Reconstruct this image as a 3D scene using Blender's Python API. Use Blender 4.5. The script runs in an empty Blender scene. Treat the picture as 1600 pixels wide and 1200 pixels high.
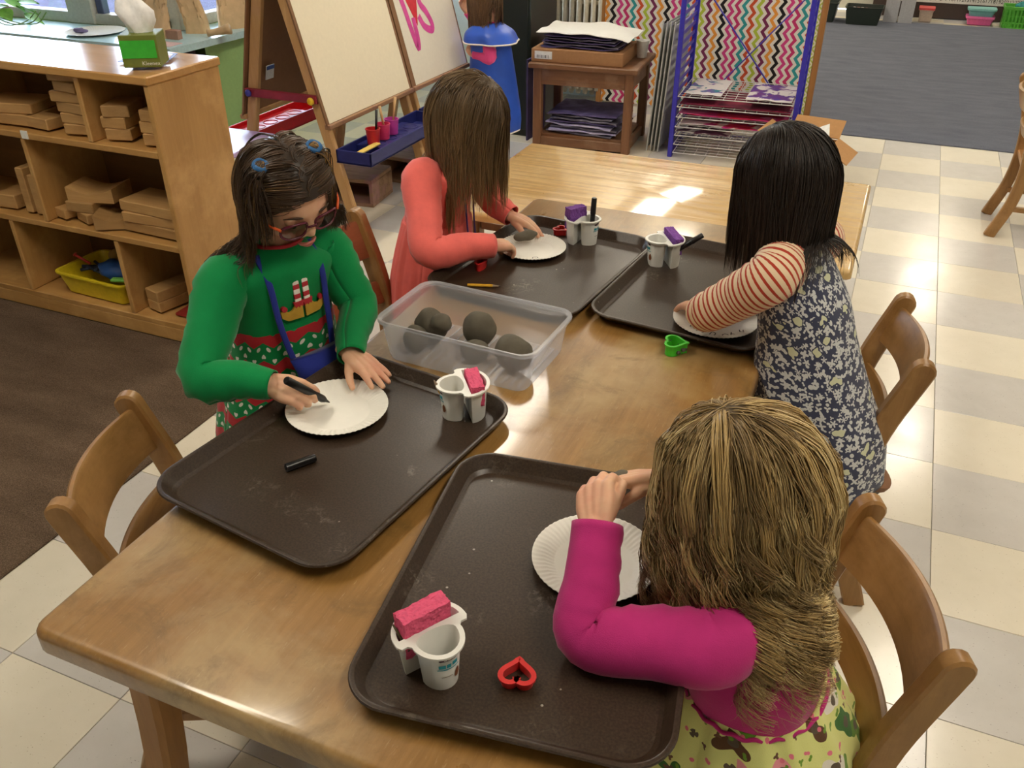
import bpy, bmesh, math, random
import numpy as np
from mathutils import Vector, Matrix
random.seed(7); RNG = np.random.default_rng(7)
SC = bpy.context.scene
COL = SC.collection

# ------------------------------------------------------------------ camera
CAM_LOC = (-0.0188, -5.3321, 1.4868)
YAW, PITCH = -0.40434, 0.55493
cam = bpy.data.cameras.new('camera')
cam.sensor_width = 36.0
cam.lens = 36.0 * 1353.0 / 1600.0
cam.clip_start = 0.02
cam_o = bpy.data.objects.new('camera', cam)
COL.objects.link(cam_o)
fw = Vector((math.sin(YAW) * math.cos(PITCH), math.cos(YAW) * math.cos(PITCH), -math.sin(PITCH)))
rt = Vector((math.cos(YAW), -math.sin(YAW), 0))
up = rt.cross(fw)
cam_o.matrix_world = Matrix(((rt.x, up.x, -fw.x, CAM_LOC[0]), (rt.y, up.y, -fw.y, CAM_LOC[1]),
                             (rt.z, up.z, -fw.z, CAM_LOC[2]), (0, 0, 0, 1)))
SC.camera = cam_o

# ------------------------------------------------------------------ sky, exposure
SC.view_settings.view_transform = 'Standard'
SC.view_settings.look = 'None'
SC.view_settings.gamma = 1.0
SC.view_settings.use_curve_mapping = False
SC.view_settings.exposure = 0.0
SKY = 18.0
LAMP = 24.0
w = bpy.data.worlds.new('overcast_sky'); SC.world = w
w.use_nodes = True
bg = w.node_tree.nodes['Background']
bg.inputs[0].default_value = (0.74, 0.84, 1.0, 1)
bg.inputs[1].default_value = SKY
SC.cycles.use_denoising = True
SC.cycles.max_bounces = 7
SC.cycles.diffuse_bounces = 4
SC.cycles.glossy_bounces = 3
SC.cycles.transmission_bounces = 7
SC.cycles.transparent_max_bounces = 10
SC.cycles.caustics_reflective = False
SC.cycles.caustics_refractive = False
SC.cycles.sample_clamp_indirect = 6.0

# ------------------------------------------------------------------ materials
def C(r, g, b):
    f = lambda v: (v / 255 / 12.92) if v / 255 <= 0.04045 else ((v / 255 + 0.055) / 1.055) ** 2.4
    return (f(r), f(g), f(b), 1.0)

class NT:
    def __init__(s, name, rough=0.5, spec=0.5, metal=0.0):
        s.m = bpy.data.materials.new(name); s.m.use_nodes = True
        s.t = s.m.node_tree; s.b = s.t.nodes['Principled BSDF']
        s.b.inputs['Roughness'].default_value = rough
        s.b.inputs['Specular IOR Level'].default_value = spec
        s.b.inputs['Metallic'].default_value = metal
    def node(s, ty, **kw):
        n = s.t.nodes.new(ty)
        for k, v in kw.items(): setattr(n, k, v)
        return n
    def put(s, sock, v):
        if v is None: return
        if isinstance(v, bpy.types.NodeSocket): s.t.links.new(v, sock)
        else: sock.default_value = v
    def coord(s, which='Object'):
        return s.node('ShaderNodeTexCoord').outputs[which]
    def rnd(s):
        return s.node('ShaderNodeObjectInfo').outputs['Random']
    def map(s, vec, scale=(1, 1, 1), loc=(0, 0, 0), rot=(0, 0, 0)):
        n = s.node('ShaderNodeMapping'); s.put(n.inputs[0], vec)
        n.inputs[1].default_value = loc; n.inputs[2].default_value = rot; n.inputs[3].default_value = scale
        return n.outputs[0]
    def noise(s, vec, scale=5, detail=4, rough=0.55, dist=0.0):
        n = s.node('ShaderNodeTexNoise'); s.put(n.inputs['Vector'], vec)
        n.inputs['Scale'].default_value = scale; n.inputs['Detail'].default_value = detail
        n.inputs['Roughness'].default_value = rough; n.inputs['Distortion'].default_value = dist
        return n.outputs[0]
    def voro(s, vec, scale=5, rand=1.0, feature='F1'):
        n = s.node('ShaderNodeTexVoronoi', feature=feature); s.put(n.inputs['Vector'], vec)
        n.inputs['Scale'].default_value = scale; n.inputs['Randomness'].default_value = rand
        return n
    def math(s, op, a, b=None, c=None, clamp=False):
        n = s.node('ShaderNodeMath', operation=op, use_clamp=clamp)
        s.put(n.inputs[0], a); s.put(n.inputs[1], b); s.put(n.inputs[2], c)
        return n.outputs[0]
    def vmath(s, op, a, b=None):
        n = s.node('ShaderNodeVectorMath', operation=op)
        s.put(n.inputs[0], a); s.put(n.inputs[1], b)
        return n.outputs[0]
    def sep(s, v):
        n = s.node('ShaderNodeSeparateXYZ'); s.put(n.inputs[0], v); return n.outputs
    def comb(s, x=0, y=0, z=0):
        n = s.node('ShaderNodeCombineXYZ')
        s.put(n.inputs[0], x); s.put(n.inputs[1], y); s.put(n.inputs[2], z); return n.outputs[0]
    def ramp(s, fac, stops, interp='LINEAR'):
        n = s.node('ShaderNodeValToRGB'); n.color_ramp.interpolation = interp
        e = n.color_ramp.elements
        while len(e) < len(stops): e.new(0.5)
        for el, (p, c) in zip(e, stops): el.position = p; el.color = c
        s.put(n.inputs[0], fac); return n.outputs[0]
    def mix(s, fac, a, b, blend='MIX'):
        n = s.node('ShaderNodeMix', data_type='RGBA', blend_type=blend)
        s.put(n.inputs[0], fac); s.put(n.inputs[6], a); s.put(n.inputs[7], b); return n.outputs[2]
    def mapr(s, v, a, b, c=0.0, d=1.0):
        n = s.node('ShaderNodeMapRange'); s.put(n.inputs[0], v)
        for i, q in enumerate((a, b, c, d)): n.inputs[1 + i].default_value = q
        return n.outputs[0]
    def bump(s, h, strength=0.3, dist=0.002):
        n = s.node('ShaderNodeBump'); n.inputs['Strength'].default_value = strength
        n.inputs['Distance'].default_value = dist; s.put(n.inputs['Height'], h)
        s.t.links.new(n.outputs[0], s.b.inputs['Normal'])
    def base(s, c): s.put(s.b.inputs['Base Color'], c)
    def rough(s, c): s.put(s.b.inputs['Roughness'], c)

MATS = {}
def plain(name, col, rough=0.5, spec=0.5, metal=0.0, noise=0.08, bump=0.0, nscale=60):
    if name in MATS: return MATS[name]
    t = NT(name, rough, spec, metal)
    c = t.coord()
    n = t.noise(c, nscale, 3)
    lo = tuple(max(0, v * (1 - noise)) for v in col[:3]) + (1,)
    hi = tuple(min(1, v * (1 + noise)) for v in col[:3]) + (1,)
    t.base(t.ramp(n, [(0.3, lo), (0.7, hi)]))
    if bump: t.bump(n, bump, 0.001)
    MATS[name] = t.m; return t.m

def wood(name, c1, c2, axis=0, rough=0.4, scale=9.0, wear=None, spec=0.5, vary=0.25, coat=0.0):
    if name in MATS: return MATS[name]
    t = NT(name, rough, spec)
    co = t.coord()
    r = t.rnd()
    off = t.comb(t.math('MULTIPLY', r, 17.0), t.math('MULTIPLY', r, 31.0), t.math('MULTIPLY', r, 11.0))
    sc = [scale, scale, scale]; sc[axis] = scale * 0.09
    v = t.map(t.vmath('ADD', co, off), tuple(sc))
    n1 = t.noise(v, 2.2, 5, 0.6, 0.6)
    n2 = t.noise(v, 14.0, 3, 0.7)
    f = t.math('ADD', t.math('MULTIPLY', n1, 0.75), t.math('MULTIPLY', n2, 0.25))
    col = t.ramp(f, [(0.32, c2), (0.68, c1)])
    if wear:
        n3 = t.noise(co, 6.0, 6, 0.65)
        col = t.mix(t.mapr(n3, 0.5, 0.72), col, wear)
    hsv = t.node('ShaderNodeHueSaturation')
    t.put(hsv.inputs['Value'], t.mapr(r, 0, 1, 1 - vary / 2, 1 + vary / 2)); t.put(hsv.inputs['Color'], col)
    t.base(hsv.outputs[0])
    t.bump(n2, 0.15, 0.0008)
    if coat:
        t.b.inputs['Coat Weight'].default_value = coat; t.b.inputs['Coat Roughness'].default_value = 0.12
    MATS[name] = t.m; return t.m

# ------------------------------------------------------------------ mesh helpers
class MB:
    def __init__(s): s.v = []; s.f = []; s.mi = []; s.uv = []; s.hasuv = False
    def add(s, vs, fs, mi=0, uv=None):
        o = len(s.v); s.v += [tuple(map(float, p)) for p in vs]
        s.f += [tuple(i + o for i in f) for f in fs]; s.mi += [mi] * len(fs)
        if uv is not None: s.hasuv = True; s.uv += [tuple(map(float, q)) for q in uv]
        else: s.uv += [(0.0, 0.0)] * len(vs)
        return s
    def box(s, c, size, bev=0.0, rot=None, mi=0):
        hx, hy, hz = [q / 2 for q in size]
        b = min(bev, 0.45 * min(size)) if bev else 0
        R = rot if rot is not None else Matrix.Identity(3)
        def P(x, y, z): q = R @ Vector((x, y, z)); return (q.x + c[0], q.y + c[1], q.z + c[2])
        if not b:
            vs = [P(x * hx, y * hy, z * hz) for x in (-1, 1) for y in (-1, 1) for z in (-1, 1)]
            fs = [(0, 1, 3, 2), (4, 6, 7, 5), (0, 4, 5, 1), (2, 3, 7, 6), (0, 2, 6, 4), (1, 5, 7, 3)]
            return s.add(vs, fs, mi)
        vs = []; idx = {}
        for sx in (-1, 1):
            for sy in (-1, 1):
                for sz in (-1, 1):
                    for a in range(3):
                        d = [b, b, b]; d[a] = 0
                        idx[(sx, sy, sz, a)] = len(vs)
                        vs.append(P(sx * (hx - d[0]), sy * (hy - d[1]), sz * (hz - d[2])))
        I = lambda x, y, z, a: idx[(x, y, z, a)]
        fs = []
        for q in (-1, 1):
            r = [(q, -1, -1), (q, 1, -1), (q, 1, 1), (q, -1, 1)]
            if q < 0: r.reverse()
            fs.append(tuple(I(*k, 0) for k in r))
            r = [(-1, q, -1), (-1, q, 1), (1, q, 1), (1, q, -1)]
            if q < 0: r.reverse()
            fs.append(tuple(I(*k, 1) for k in r))
            r = [(-1, -1, q), (1, -1, q), (1, 1, q), (-1, 1, q)]
            if q < 0: r.reverse()
            fs.append(tuple(I(*k, 2) for k in r))
        for p in (-1, 1):
            for q in (-1, 1):
                fs.append((I(p, q, -1, 0), I(p, q, -1, 1), I(p, q, 1, 1), I(p, q, 1, 0)))
                fs.append((I(p, -1, q, 0), I(p, -1, q, 2), I(p, 1, q, 2), I(p, 1, q, 0)))
                fs.append((I(-1, p, q, 1), I(-1, p, q, 2), I(1, p, q, 2), I(1, p, q, 1)))
                for r in (-1, 1): fs.append((I(p, q, r, 0), I(p, q, r, 1), I(p, q, r, 2)))
        return s.add(vs, fs, mi)
    def loft(s, rings, caps=True, closed=True, mi=0, uv=None):
        n = len(rings[0]); vs = [p for r in rings for p in r]; fs = []
        m = n if closed else n - 1
        for i in range(len(rings) - 1):
            for j in range(m):
                k = (j + 1) % n
                fs.append((i * n + j, i * n + k, (i + 1) * n + k, (i + 1) * n + j))
        if caps and closed:
            fs.append(tuple(range(n - 1, -1, -1))); o = (len(rings) - 1) * n
            fs.append(tuple(range(o, o + n)))
        return s.add(vs, fs, mi, uv)
    def tube(s, path, rad, n=8, caps=True, mi=0, flat=1.0, upv=None):
        P = np.array(path, float)
        if np.isscalar(rad): rad = [rad] * len(P)
        T = np.gradient(P, axis=0); T /= np.linalg.norm(T, axis=1)[:, None] + 1e-12
        u = np.array(upv if upv is not None else ((0, 0, 1) if abs(T[0][2]) < 0.9 else (1, 0, 0)), float)
        rings = []
        for p, t, r in zip(P, T, rad):
            a = u - t * (u @ t); a /= np.linalg.norm(a) + 1e-12; u = a
            b = np.cross(t, a)
            rings.append([p + r * (math.cos(q) * b + flat * math.sin(q) * a) for q in np.linspace(0, 2 * math.pi, n, endpoint=False)])
        return s.loft(rings, caps, True, mi)
    def bar(s, path, w, h, upv=(0, 0, 1), mi=0, bev=0.15):
        """rectangular bar (w sideways, h along upv) along a path, corners chamfered"""
        P = np.array(path, float); T = np.gradient(P, axis=0); T /= np.linalg.norm(T, axis=1)[:, None] + 1e-12
        u = np.array(upv, float); rings = []
        c = bev * min(w, h)
        sh = [(-w/2+c, -h/2), (w/2-c, -h/2), (w/2, -h/2+c), (w/2, h/2-c), (w/2-c, h/2), (-w/2+c, h/2), (-w/2, h/2-c), (-w/2, -h/2+c)]
        for p, t in zip(P, T):
            a = u - t * (u @ t); a /= np.linalg.norm(a) + 1e-12; b = np.cross(t, a)
            rings.append([p + x * b + y * a for x, y in sh])
        return s.loft(rings, True, True, mi)
    def lathe(s, prof, c=(0, 0, 0), n=32, mi=0, wob=None):
        rings = []
        for k, (r, z) in enumerate(prof):
            rings.append([(c[0] + (r + (wob(a, k) if wob else 0)) * math.cos(a), c[1] + (r + (wob(a, k) if wob else 0)) * math.sin(a), c[2] + z)
                          for a in np.linspace(0, 2 * math.pi, n, endpoint=False)])
        return s.loft(rings, False, True, mi)
    def prism(s, poly, z0, z1, mi=0):
        return s.loft([[(x, y, z0) for x, y in poly], [(x, y, z1) for x, y in poly]], True, True, mi)
    def sphere(s, c, r, nu=16, nv=10, mi=0, R=None, fn=None):
        r = (r, r, r) if np.isscalar(r) else r
        vs = []; fs = []
        for i in range(nv + 1):
            t = math.pi * i / nv
            for j in range(nu):
                p = 2 * math.pi * j / nu
                d = np.array((math.sin(t) * math.cos(p), math.sin(t) * math.sin(p), math.cos(t)))
                q = d * r
                if fn is not None: q = q * fn(d)
                if R is not None: q = np.array(R) @ q
                vs.append(q + np.array(c))
        for i in range(nv):
            for j in range(nu):
                k = (j + 1) % nu
                fs.append((i * nu + j, (i + 1) * nu + j, (i + 1) * nu + k, i * nu + k))
        return s.add(vs, fs, mi)
    def mesh(s, name, smooth=False, weld=False):
        me = bpy.data.meshes.new(name); me.from_pydata(s.v, [], s.f)
        if s.hasuv:
            l = me.uv_layers.new(name='UVMap')
            vi = np.empty(len(me.loops), np.int32); me.loops.foreach_get('vertex_index', vi)
            l.data.foreach_set('uv', np.array(s.uv, np.float32)[vi].ravel())
        me.polygons.foreach_set('material_index', s.mi)
        if weld or True:
            b = bmesh.new(); b.from_mesh(me)
            if weld: bmesh.ops.remove_doubles(b, verts=b.verts, dist=1e-5)
            bmesh.ops.recalc_face_normals(b, faces=b.faces); b.to_mesh(me); b.free()
        if smooth: me.polygons.foreach_set('use_smooth', [True] * len(me.polygons))
        me.update(); return me
    def build(s, name, mat, parent=None, smooth=False, loc=None, weld=False, angle=None):
        me = s.mesh(name, smooth or angle is not None, weld)
        for m in (mat if isinstance(mat, (list, tuple)) else [mat]): me.materials.append(m)
        if angle is not None: me.set_sharp_from_angle(angle=math.radians(angle))
        return link(name, me, parent, loc)

def link(name, data, parent=None, loc=None, rz=None):
    o = bpy.data.objects.new(name, data); COL.objects.link(o)
    if parent is not None: o.parent = parent
    if loc is not None: o.location = loc
    if rz is not None: o.rotation_euler = (0, 0, rz)
    return o
def tag(o, label, cat, group=None, kind=None):
    o['label'] = label; o['category'] = cat
    if group: o['group'] = group
    if kind: o['kind'] = kind
    return o
def thing(name, label, cat, loc=(0, 0, 0), rz=0.0, group=None):
    o = link(name, None, None, loc, rz); o.empty_display_size = 0.05
    return tag(o, label, cat, group)
def struct(o): o['kind'] = 'structure'; return o
def copy_tree(o, parent=None):
    c = o.copy(); COL.objects.link(c); c.parent = parent
    for ch in list(o.children): copy_tree(ch, c)
    return c
def rotz(a): return Matrix.Rotation(a, 3, 'Z')
def crom(pts, n):
    """Catmull-Rom resample of a list of vectors to n points"""
    P = np.array(pts, float); m = len(P)
    if m == 2: return np.array([P[0] + (P[1] - P[0]) * t for t in np.linspace(0, 1, n)])
    E = np.vstack([2 * P[0] - P[1], P, 2 * P[-1] - P[-2]]); out = []
    for t in np.linspace(0, m - 1 - 1e-9, n):
        i = int(t); f = t - i; a, b, c, d = E[i], E[i + 1], E[i + 2], E[i + 3]
        out.append(0.5 * (2 * b + (c - a) * f + (2 * a - 5 * b + 4 * c - d) * f * f + (3 * b - a - 3 * c + d) * f ** 3))
    return np.array(out)
def rrect(w, d, r, n=6):
    pts = []
    for cx, cy, a0 in ((w/2-r, d/2-r, 0), (-w/2+r, d/2-r, 90), (-w/2+r, -d/2+r, 180), (w/2-r, -d/2+r, 270)):
        for k in range(n + 1):
            a = math.radians(a0 + 90 * k / n); pts.append((cx + r * math.cos(a), cy + r * math.sin(a)))
    return pts
def text_mesh(body, size, ext=0.0):
    cu = bpy.data.curves.new('t', 'FONT'); cu.body = body; cu.size = size; cu.extrude = ext
    cu.align_x = 'CENTER'; cu.align_y = 'CENTER'; cu.resolution_u = 2
    o = bpy.data.objects.new('t', cu); COL.objects.link(o)
    dg = bpy.context.evaluated_depsgraph_get()
    me = bpy.data.meshes.new_from_object(o.evaluated_get(dg))
    bpy.data.objects.remove(o); bpy.data.curves.remove(cu); return me
def wloc(p):
    v = Vector((0, 0, 0))
    while p is not None: v += p.location; p = p.parent
    return v
def wbuild(mb, name, mat, parent, **kw):
    """build a part whose vertices are given in room coordinates"""
    o = wloc(parent); mb.v = [(x - o.x, y - o.y, z - o.z) for x, y, z in mb.v]
    return mb.build(name, mat, parent, **kw)
# ------------------------------------------------------------------ room shell
def m_tile(name, c1, c2, speck):
    t = NT(name, 0.28, 0.5)
    co = t.node('ShaderNodeNewGeometry').outputs['Position']
    r = t.rnd()
    n = t.noise(t.vmath('ADD', co, t.comb(t.math('MULTIPLY', r, 9.0), r, 0)), 14, 5, 0.6, 0.4)
    col = t.ramp(n, [(0.3, c1), (0.7, c2)])
    v = t.voro(t.map(co, (1, 1.7, 1)), 110)
    n2 = t.noise(co, 50, 2)
    sp = t.math('MULTIPLY', t.mapr(v.outputs['Distance'], 0.16, 0.1), t.mapr(n2, 0.5, 0.58))
    col = t.mix(t.math('MULTIPLY', sp, 0.75), col, speck)
    hsv = t.node('ShaderNodeHueSaturation'); t.put(hsv.inputs['Value'], t.mapr(r, 0, 1, 0.94, 1.05)); t.put(hsv.inputs['Color'], col)
    t.base(hsv.outputs[0])
    t.rough(t.mapr(t.noise(co, 5, 4), 0.3, 0.7, 0.14, 0.26))
    t.bump(t.noise(co, 25, 3), 0.05, 0.001)
    return t.m
M_CREAM = m_tile('cream_vinyl', C(228, 220, 201), C(233, 225, 207), C(170, 155, 125))
M_GREY = m_tile('grey_vinyl', C(203, 199, 194), C(210, 206, 201), C(130, 122, 116))
def m_floorbase():
    t = NT('tiled_floor_distance', 0.3)
    co = t.node('ShaderNodeNewGeometry').outputs['Position']
    ch = t.node('ShaderNodeTexChecker'); t.put(ch.inputs['Vector'], t.map(co, (1 / 0.3048, 1 / 0.3048, 0), (0, 0, 0.5)))
    ch.inputs['Scale'].default_value = 1.0
    ch.inputs[1].default_value = C(180, 176, 170); ch.inputs[2].default_value = C(216, 206, 180)
    t.base(ch.outputs[0]); return t.m
def m_carpet(name, a, b, sc=320):
    t = NT(name, 0.95, 0.1)
    co = t.coord()
    n = t.noise(co, sc, 2, 0.7); n2 = t.noise(t.map(co, (1, 3, 1)), 4, 4)
    f = t.math('ADD', t.math('MULTIPLY', n, 0.7), t.math('MULTIPLY', n2, 0.3))
    t.base(t.ramp(f, [(0.35, a), (0.65, b)])); t.bump(n, 0.8, 0.004); return t.m
floor = struct(MB().add([(-6.5, -7.5, -0.006), (3.3, -7.5, -0.006), (3.3, 5.4, -0.006), (-6.5, 5.4, -0.006)], [(0, 1, 2, 3)]).build('floor', m_floorbase()))
T = 0.3048
tmesh = {}
for k, m in ((0, M_GREY), (1, M_CREAM)):
    mb = MB().box((0, 0, -0.0025), (T - 0.0012, T - 0.0012, 0.005), 0.0009)
    me = mb.mesh('floor_tile'); me.materials.append(m); tmesh[k] = me
def project(x, y, z):
    d = Vector((x, y, z)) - Vector(CAM_LOC); w_ = d.dot(fw)
    return (800 + 1353 * d.dot(rt) / w_, 600 - 1353 * d.dot(up) / w_) if w_ > 0.1 else (-9e3, -9e3)
cand = []
for i in range(-12, 8):
    for j in range(-18, 5):
        x, y = i * T, j * T
        if x + T < -1.76 and y + T < -3.1: continue
        if y > 0.31 and x > -1.2: continue
        pr_ = [project(x + a * T, y + b * T, 0) for a in (0, 1) for b in (0, 1)]
        if max(p[0] for p in pr_) < -40 or min(p[0] for p in pr_) > 1640 or max(p[1] for p in pr_) < -30 or min(p[1] for p in pr_) > 1240: continue
        cand.append((math.hypot(x - CAM_LOC[0], y - CAM_LOC[1]), i, j))
cand.sort()
for _, i, j in cand[:300]:
    link('floor_tile', tmesh[(i + j) % 2], floor, ((i + 0.5) * T, (j + 0.5) * T, 0.0))

M_WALL = plain('painted_wall', C(214, 212, 200), 0.75, 0.2, noise=0.03)
M_PALE = plain('pale_blue_wall', C(206, 220, 224), 0.7, 0.2, noise=0.03)
M_SAGE = plain('sage_green_paint', C(150, 186, 120), 0.55, 0.4, noise=0.04)
def wall(name, c, size, m=M_WALL): return struct(MB().box(c, size).build(name, m))
wall('wall_right', (3.35, -1.05, 1.375), (0.1, 12.9, 2.75))
wall('wall_rear', (-1.6, -7.55, 1.375), (9.8, 0.1, 2.75))
wall('wall_far', (0.5, 5.45, 1.375), (5.8, 0.1, 2.75))
wall('wall_left', (-6.55, -4.4, 1.375), (0.1, 6.2, 2.75))
wall('wall_back', (-3.05, 0.66, 1.375), (1.5, 0.1, 2.75), M_PALE)
wall('wall_back_low', (-1.9, 0.66, 0.4), (0.8, 0.1, 0.8), M_PALE)
wall('wall_passage', (-2.35, 3.05, 1.375), (0.1, 4.7, 2.75))
ceiling = struct(MB().box((-1.6, -1.05, 2.80), (10, 13, 0.1)).build('ceiling', plain('ceiling_white', C(232, 230, 224), 0.9, 0.1)))
# window walls round the courtyard corner: sills at 0.62, heads at 2.35
M_FRAME = plain('grey_window_frame', C(186, 184, 172), 0.5)
tg = NT('window_glass', 0.05)
tr = tg.node('ShaderNodeBsdfTransparent'); gl = tg.node('ShaderNodeBsdfGlossy'); gl.inputs['Roughness'].default_value = 0.02
mx = tg.node('ShaderNodeMixShader'); mx.inputs[0].default_value = 0.06
tr.inputs[0].default_value = (0.93, 0.95, 0.97, 1)
tg.t.links.new(tr.outputs[0], mx.inputs[1]); tg.t.links.new(gl.outputs[0], mx.inputs[2])
tg.t.links.new(mx.outputs[0], tg.t.nodes['Material Output'].inputs[0])
M_GLASS = tg.m
wall('wall_window_under', (-5.15, -1.25, 0.3), (2.7, 0.1, 0.6), M_SAGE)
wall('wall_window_over', (-5.15, -1.25, 2.55), (2.7, 0.1, 0.4))
wall('wall_court_under', (-3.85, -0.30, 0.3), (0.1, 1.8, 0.6), M_SAGE)
wall('wall_court_over', (-3.85, -0.30, 2.55), (0.1, 1.8, 0.4))
posts_x = [-6.45, -5.5, -4.5]
n = 0
for a, b in zip(posts_x, posts_x[1:] + [-3.86]):
    n += 1
    wd = struct(link('window_%d' % n, None, None, ((a + b) / 2, -1.25, 0.6)))
    L = b - a
    mb = MB().box((-L / 2, 0, 0.875), (0.2, 0.11, 1.75), 0.006)
    mb.box((0, 0, 0.03), (L, 0.08, 0.06), 0.004).box((0, 0, 1.72), (L, 0.08, 0.06), 0.004).box((L / 2 - 0.02, 0, 0.875), (0.04, 0.08, 1.75), 0.004)
    mb.build('window_frame', M_FRAME, wd)
    MB().box((-L / 2 + 0.13, 0, 0.875), (0.05, 0.05, 1.68), 0.004).build('sash', plain('dark_sash', C(70, 78, 110), 0.4), wd)
    MB().box((0.04, 0.0, 0.875), (L - 0.2, 0.004, 1.68)).build('pane', M_GLASS, wd)
for a, b in ((-1.18, -0.3), (-0.3, 0.6)):
    n += 1; L = b - a
    wd = struct(link('window_%d' % n, None, None, (-3.85, (a + b) / 2, 0.6)))
    mb = MB().box((0, -L / 2 + 0.03, 0.875), (0.09, 0.06, 1.75), 0.006).box((0, L / 2 - 0.03, 0.875), (0.09, 0.06, 1.75), 0.006)
    mb.box((0, 0, 0.03), (0.08, L, 0.06), 0.004).box((0, 0, 1.72), (0.08, L, 0.06), 0.004).build('window_frame', M_FRAME, wd)
    MB().box((0, 0, 0.875), (0.004, L - 0.1, 1.68)).build('pane', M_GLASS, wd)
struct(MB().box((-3.85, -1.22, 1.475), (0.12, 0.1, 1.75), 0.006).build('trim_1', M_FRAME))
# window ledge
lp = [(-6.45, -1.69), (-3.5, -1.69), (-3.42, 0.6), (-3.8, 0.6), (-3.8, -1.3), (-6.45, -1.3)]
struct(MB().prism(lp, 0.565, 0.60).build('trim_2', plain('teal_ledge', C(190, 222, 228), 0.3)))
struct(MB().prism([(-3.53, -1.4), (-3.455, 0.6), (-3.8, 0.6), (-3.8, -1.2), (-3.53, -1.2)], 0, 0.565).build('trim_3', M_SAGE))
struct(MB().prism([(-6.45, -1.62), (-3.6, -1.62), (-3.6, -1.4), (-6.45, -1.4)], 0, 0.565).build('trim_4', plain('recess_shade', C(58, 58, 66), 0.7)))  # solid block under the ledge; the recess shade is put into its dark colour
to = NT('wet_asphalt', 0.8, 0.05)
co = to.node('ShaderNodeNewGeometry').outputs['Position']
to.base(to.ramp(to.noise(to.map(co, (1, 5, 1), rot=(0, 0, 0.5)), 5, 6, 0.7), [(0.3, C(26, 26, 38)), (0.55, C(40, 40, 58)), (0.75, C(66, 66, 88))]))
struct(MB().add([(-20, -1.2, -0.1), (-3.9, -1.2, -0.1), (-3.9, 18, -0.1), (-20, 18, -0.1)], [(0, 1, 2, 3)]).build('courtyard_ground', to.m))

# ceiling lamps
te = NT('lamp_diffuser'); te.b.inputs['Base Color'].default_value = (0.9, 0.9, 0.9, 1)
te.b.inputs['Emission Color'].default_value = (1.0, 0.90, 0.74, 1); te.b.inputs['Emission Strength'].default_value = LAMP
M_LAMPW = plain('white_enamel', C(225, 225, 220), 0.4)
LBL = ['above the easels', 'beyond the bulletin board', 'over the passage far behind', 'over the far end of the grey carpet', 'over the grey carpet', 'above the far wooden chair', 'right above the camera', 'above the block shelf']
for (x, y), lb in zip([(-1.85, -1.4), (-1.95, 2.0), (-1.95, 4.4), (0.72, 4.6), (0.65, 1.4), (0.72, -1.6), (0.72, -4.5), (-1.95, -4.5)], LBL):
    t = thing('ceiling_lamp', 'white fluorescent ceiling lamp ' + lb, 'lamp', (x, y, 2.75), 0, 'ceiling lamps')
    MB().box((0, -0.62, -0.025), (0.36, 0.03, 0.05)).box((0, 0.62, -0.025), (0.36, 0.03, 0.05)).box((-0.17, 0, -0.025), (0.02, 1.22, 0.05)).box((0.17, 0, -0.025), (0.02, 1.22, 0.05)).build('housing', M_LAMPW, t)
    MB().box((0, 0, -0.03), (0.32, 1.21, 0.03)).build('diffuser', te.m, t)

# carpets
tag(MB().box((-4.1, -5.2, 0.003), (4.73, 4.4, 0.008), 0.003).build('brown_carpet', m_carpet('brown_carpet_pile', C(72, 58, 46), C(126, 106, 88))),
    'flat brown carpet lying in front of the wooden block shelf', 'carpet')
tag(MB().box((1.0, 2.5, 0.003), (4.5, 4.4, 0.008), 0.003).build('grey_carpet', m_carpet('grey_carpet_pile', C(88, 92, 104), C(122, 125, 136))),
    'large grey carpet covering the floor beyond the bulletin board', 'carpet')

# ------------------------------------------------------------------ block shelf
W_SHELF = wood('shelf_birch', C(192, 148, 88), C(168, 124, 68), 0, 0.38, wear=C(205, 160, 100), vary=0.08)
W_SHELFV = wood('shelf_birch_upright', C(194, 150, 90), C(172, 128, 72), 2, 0.38, wear=C(208, 165, 105), vary=0.08)
XL, XR, YF, YB, HT = -3.25, -2.03, -3.345, -3.03, 0.917
sh = thing('block_shelf', 'open wooden shelf unit with cubbies full of building blocks', 'shelf', ((XL + XR) / 2, (YF + YB) / 2, 0.006))
yc, dp = (YF + YB) / 2, YB - YF
wbuild(MB().box(((XL + XR) / 2, yc, HT - 0.013), (XR - XL + 0.01, dp + 0.012, 0.026), 0.004), 'top_panel', wood('shelf_top_varnish', C(206, 160, 98), C(184, 134, 76), 0, 0.17, vary=0.05), sh)
for x in (XL + 0.011, XR - 0.011):
    wbuild(MB().box((x, yc, 0.448), (0.022, dp, 0.884), 0.003), 'side_panel', W_SHELFV, sh)
for z in (0.69, 0.378, 0.082):
    wbuild(MB().box(((XL + XR) / 2, yc - 0.002, z - 0.011), (XR - XL - 0.046, dp - 0.012, 0.022), 0.003), 'shelf_board', W_SHELF, sh)
wbuild(MB().box(((XL + XR) / 2, YF + 0.014, 0.035), (XR - XL - 0.046, 0.02, 0.052), 0.003), 'plinth', W_SHELF, sh)
wbuild(MB().box(((XL + XR) / 2, YB - 0.006, 0.45), (XR - XL - 0.046, 0.01, 0.87)), 'back_panel', wood('shelf_back', C(120, 84, 46), C(100, 70, 38), 0), sh)
for x, z0, z1 in ((-2.325, 0.69, 0.891), (-2.93, 0.69, 0.891), (-2.635, 0.378, 0.668), (-2.33, 0.082, 0.356), (-2.82, 0.082, 0.356)):
    wbuild(MB().box((x, yc - 0.002, (z0 + z1) / 2), (0.019, dp - 0.014, z1 - z0 - 0.001), 0.003), 'divider', W_SHELFV, sh)
wbuild(MB().box((-2.612, YF + 0.0018, 0.684), (0.028, 0.004, 0.026)), 'paper_tag', plain('white_paper', C(236, 236, 230), 0.8, 0.2), sh)
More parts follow.
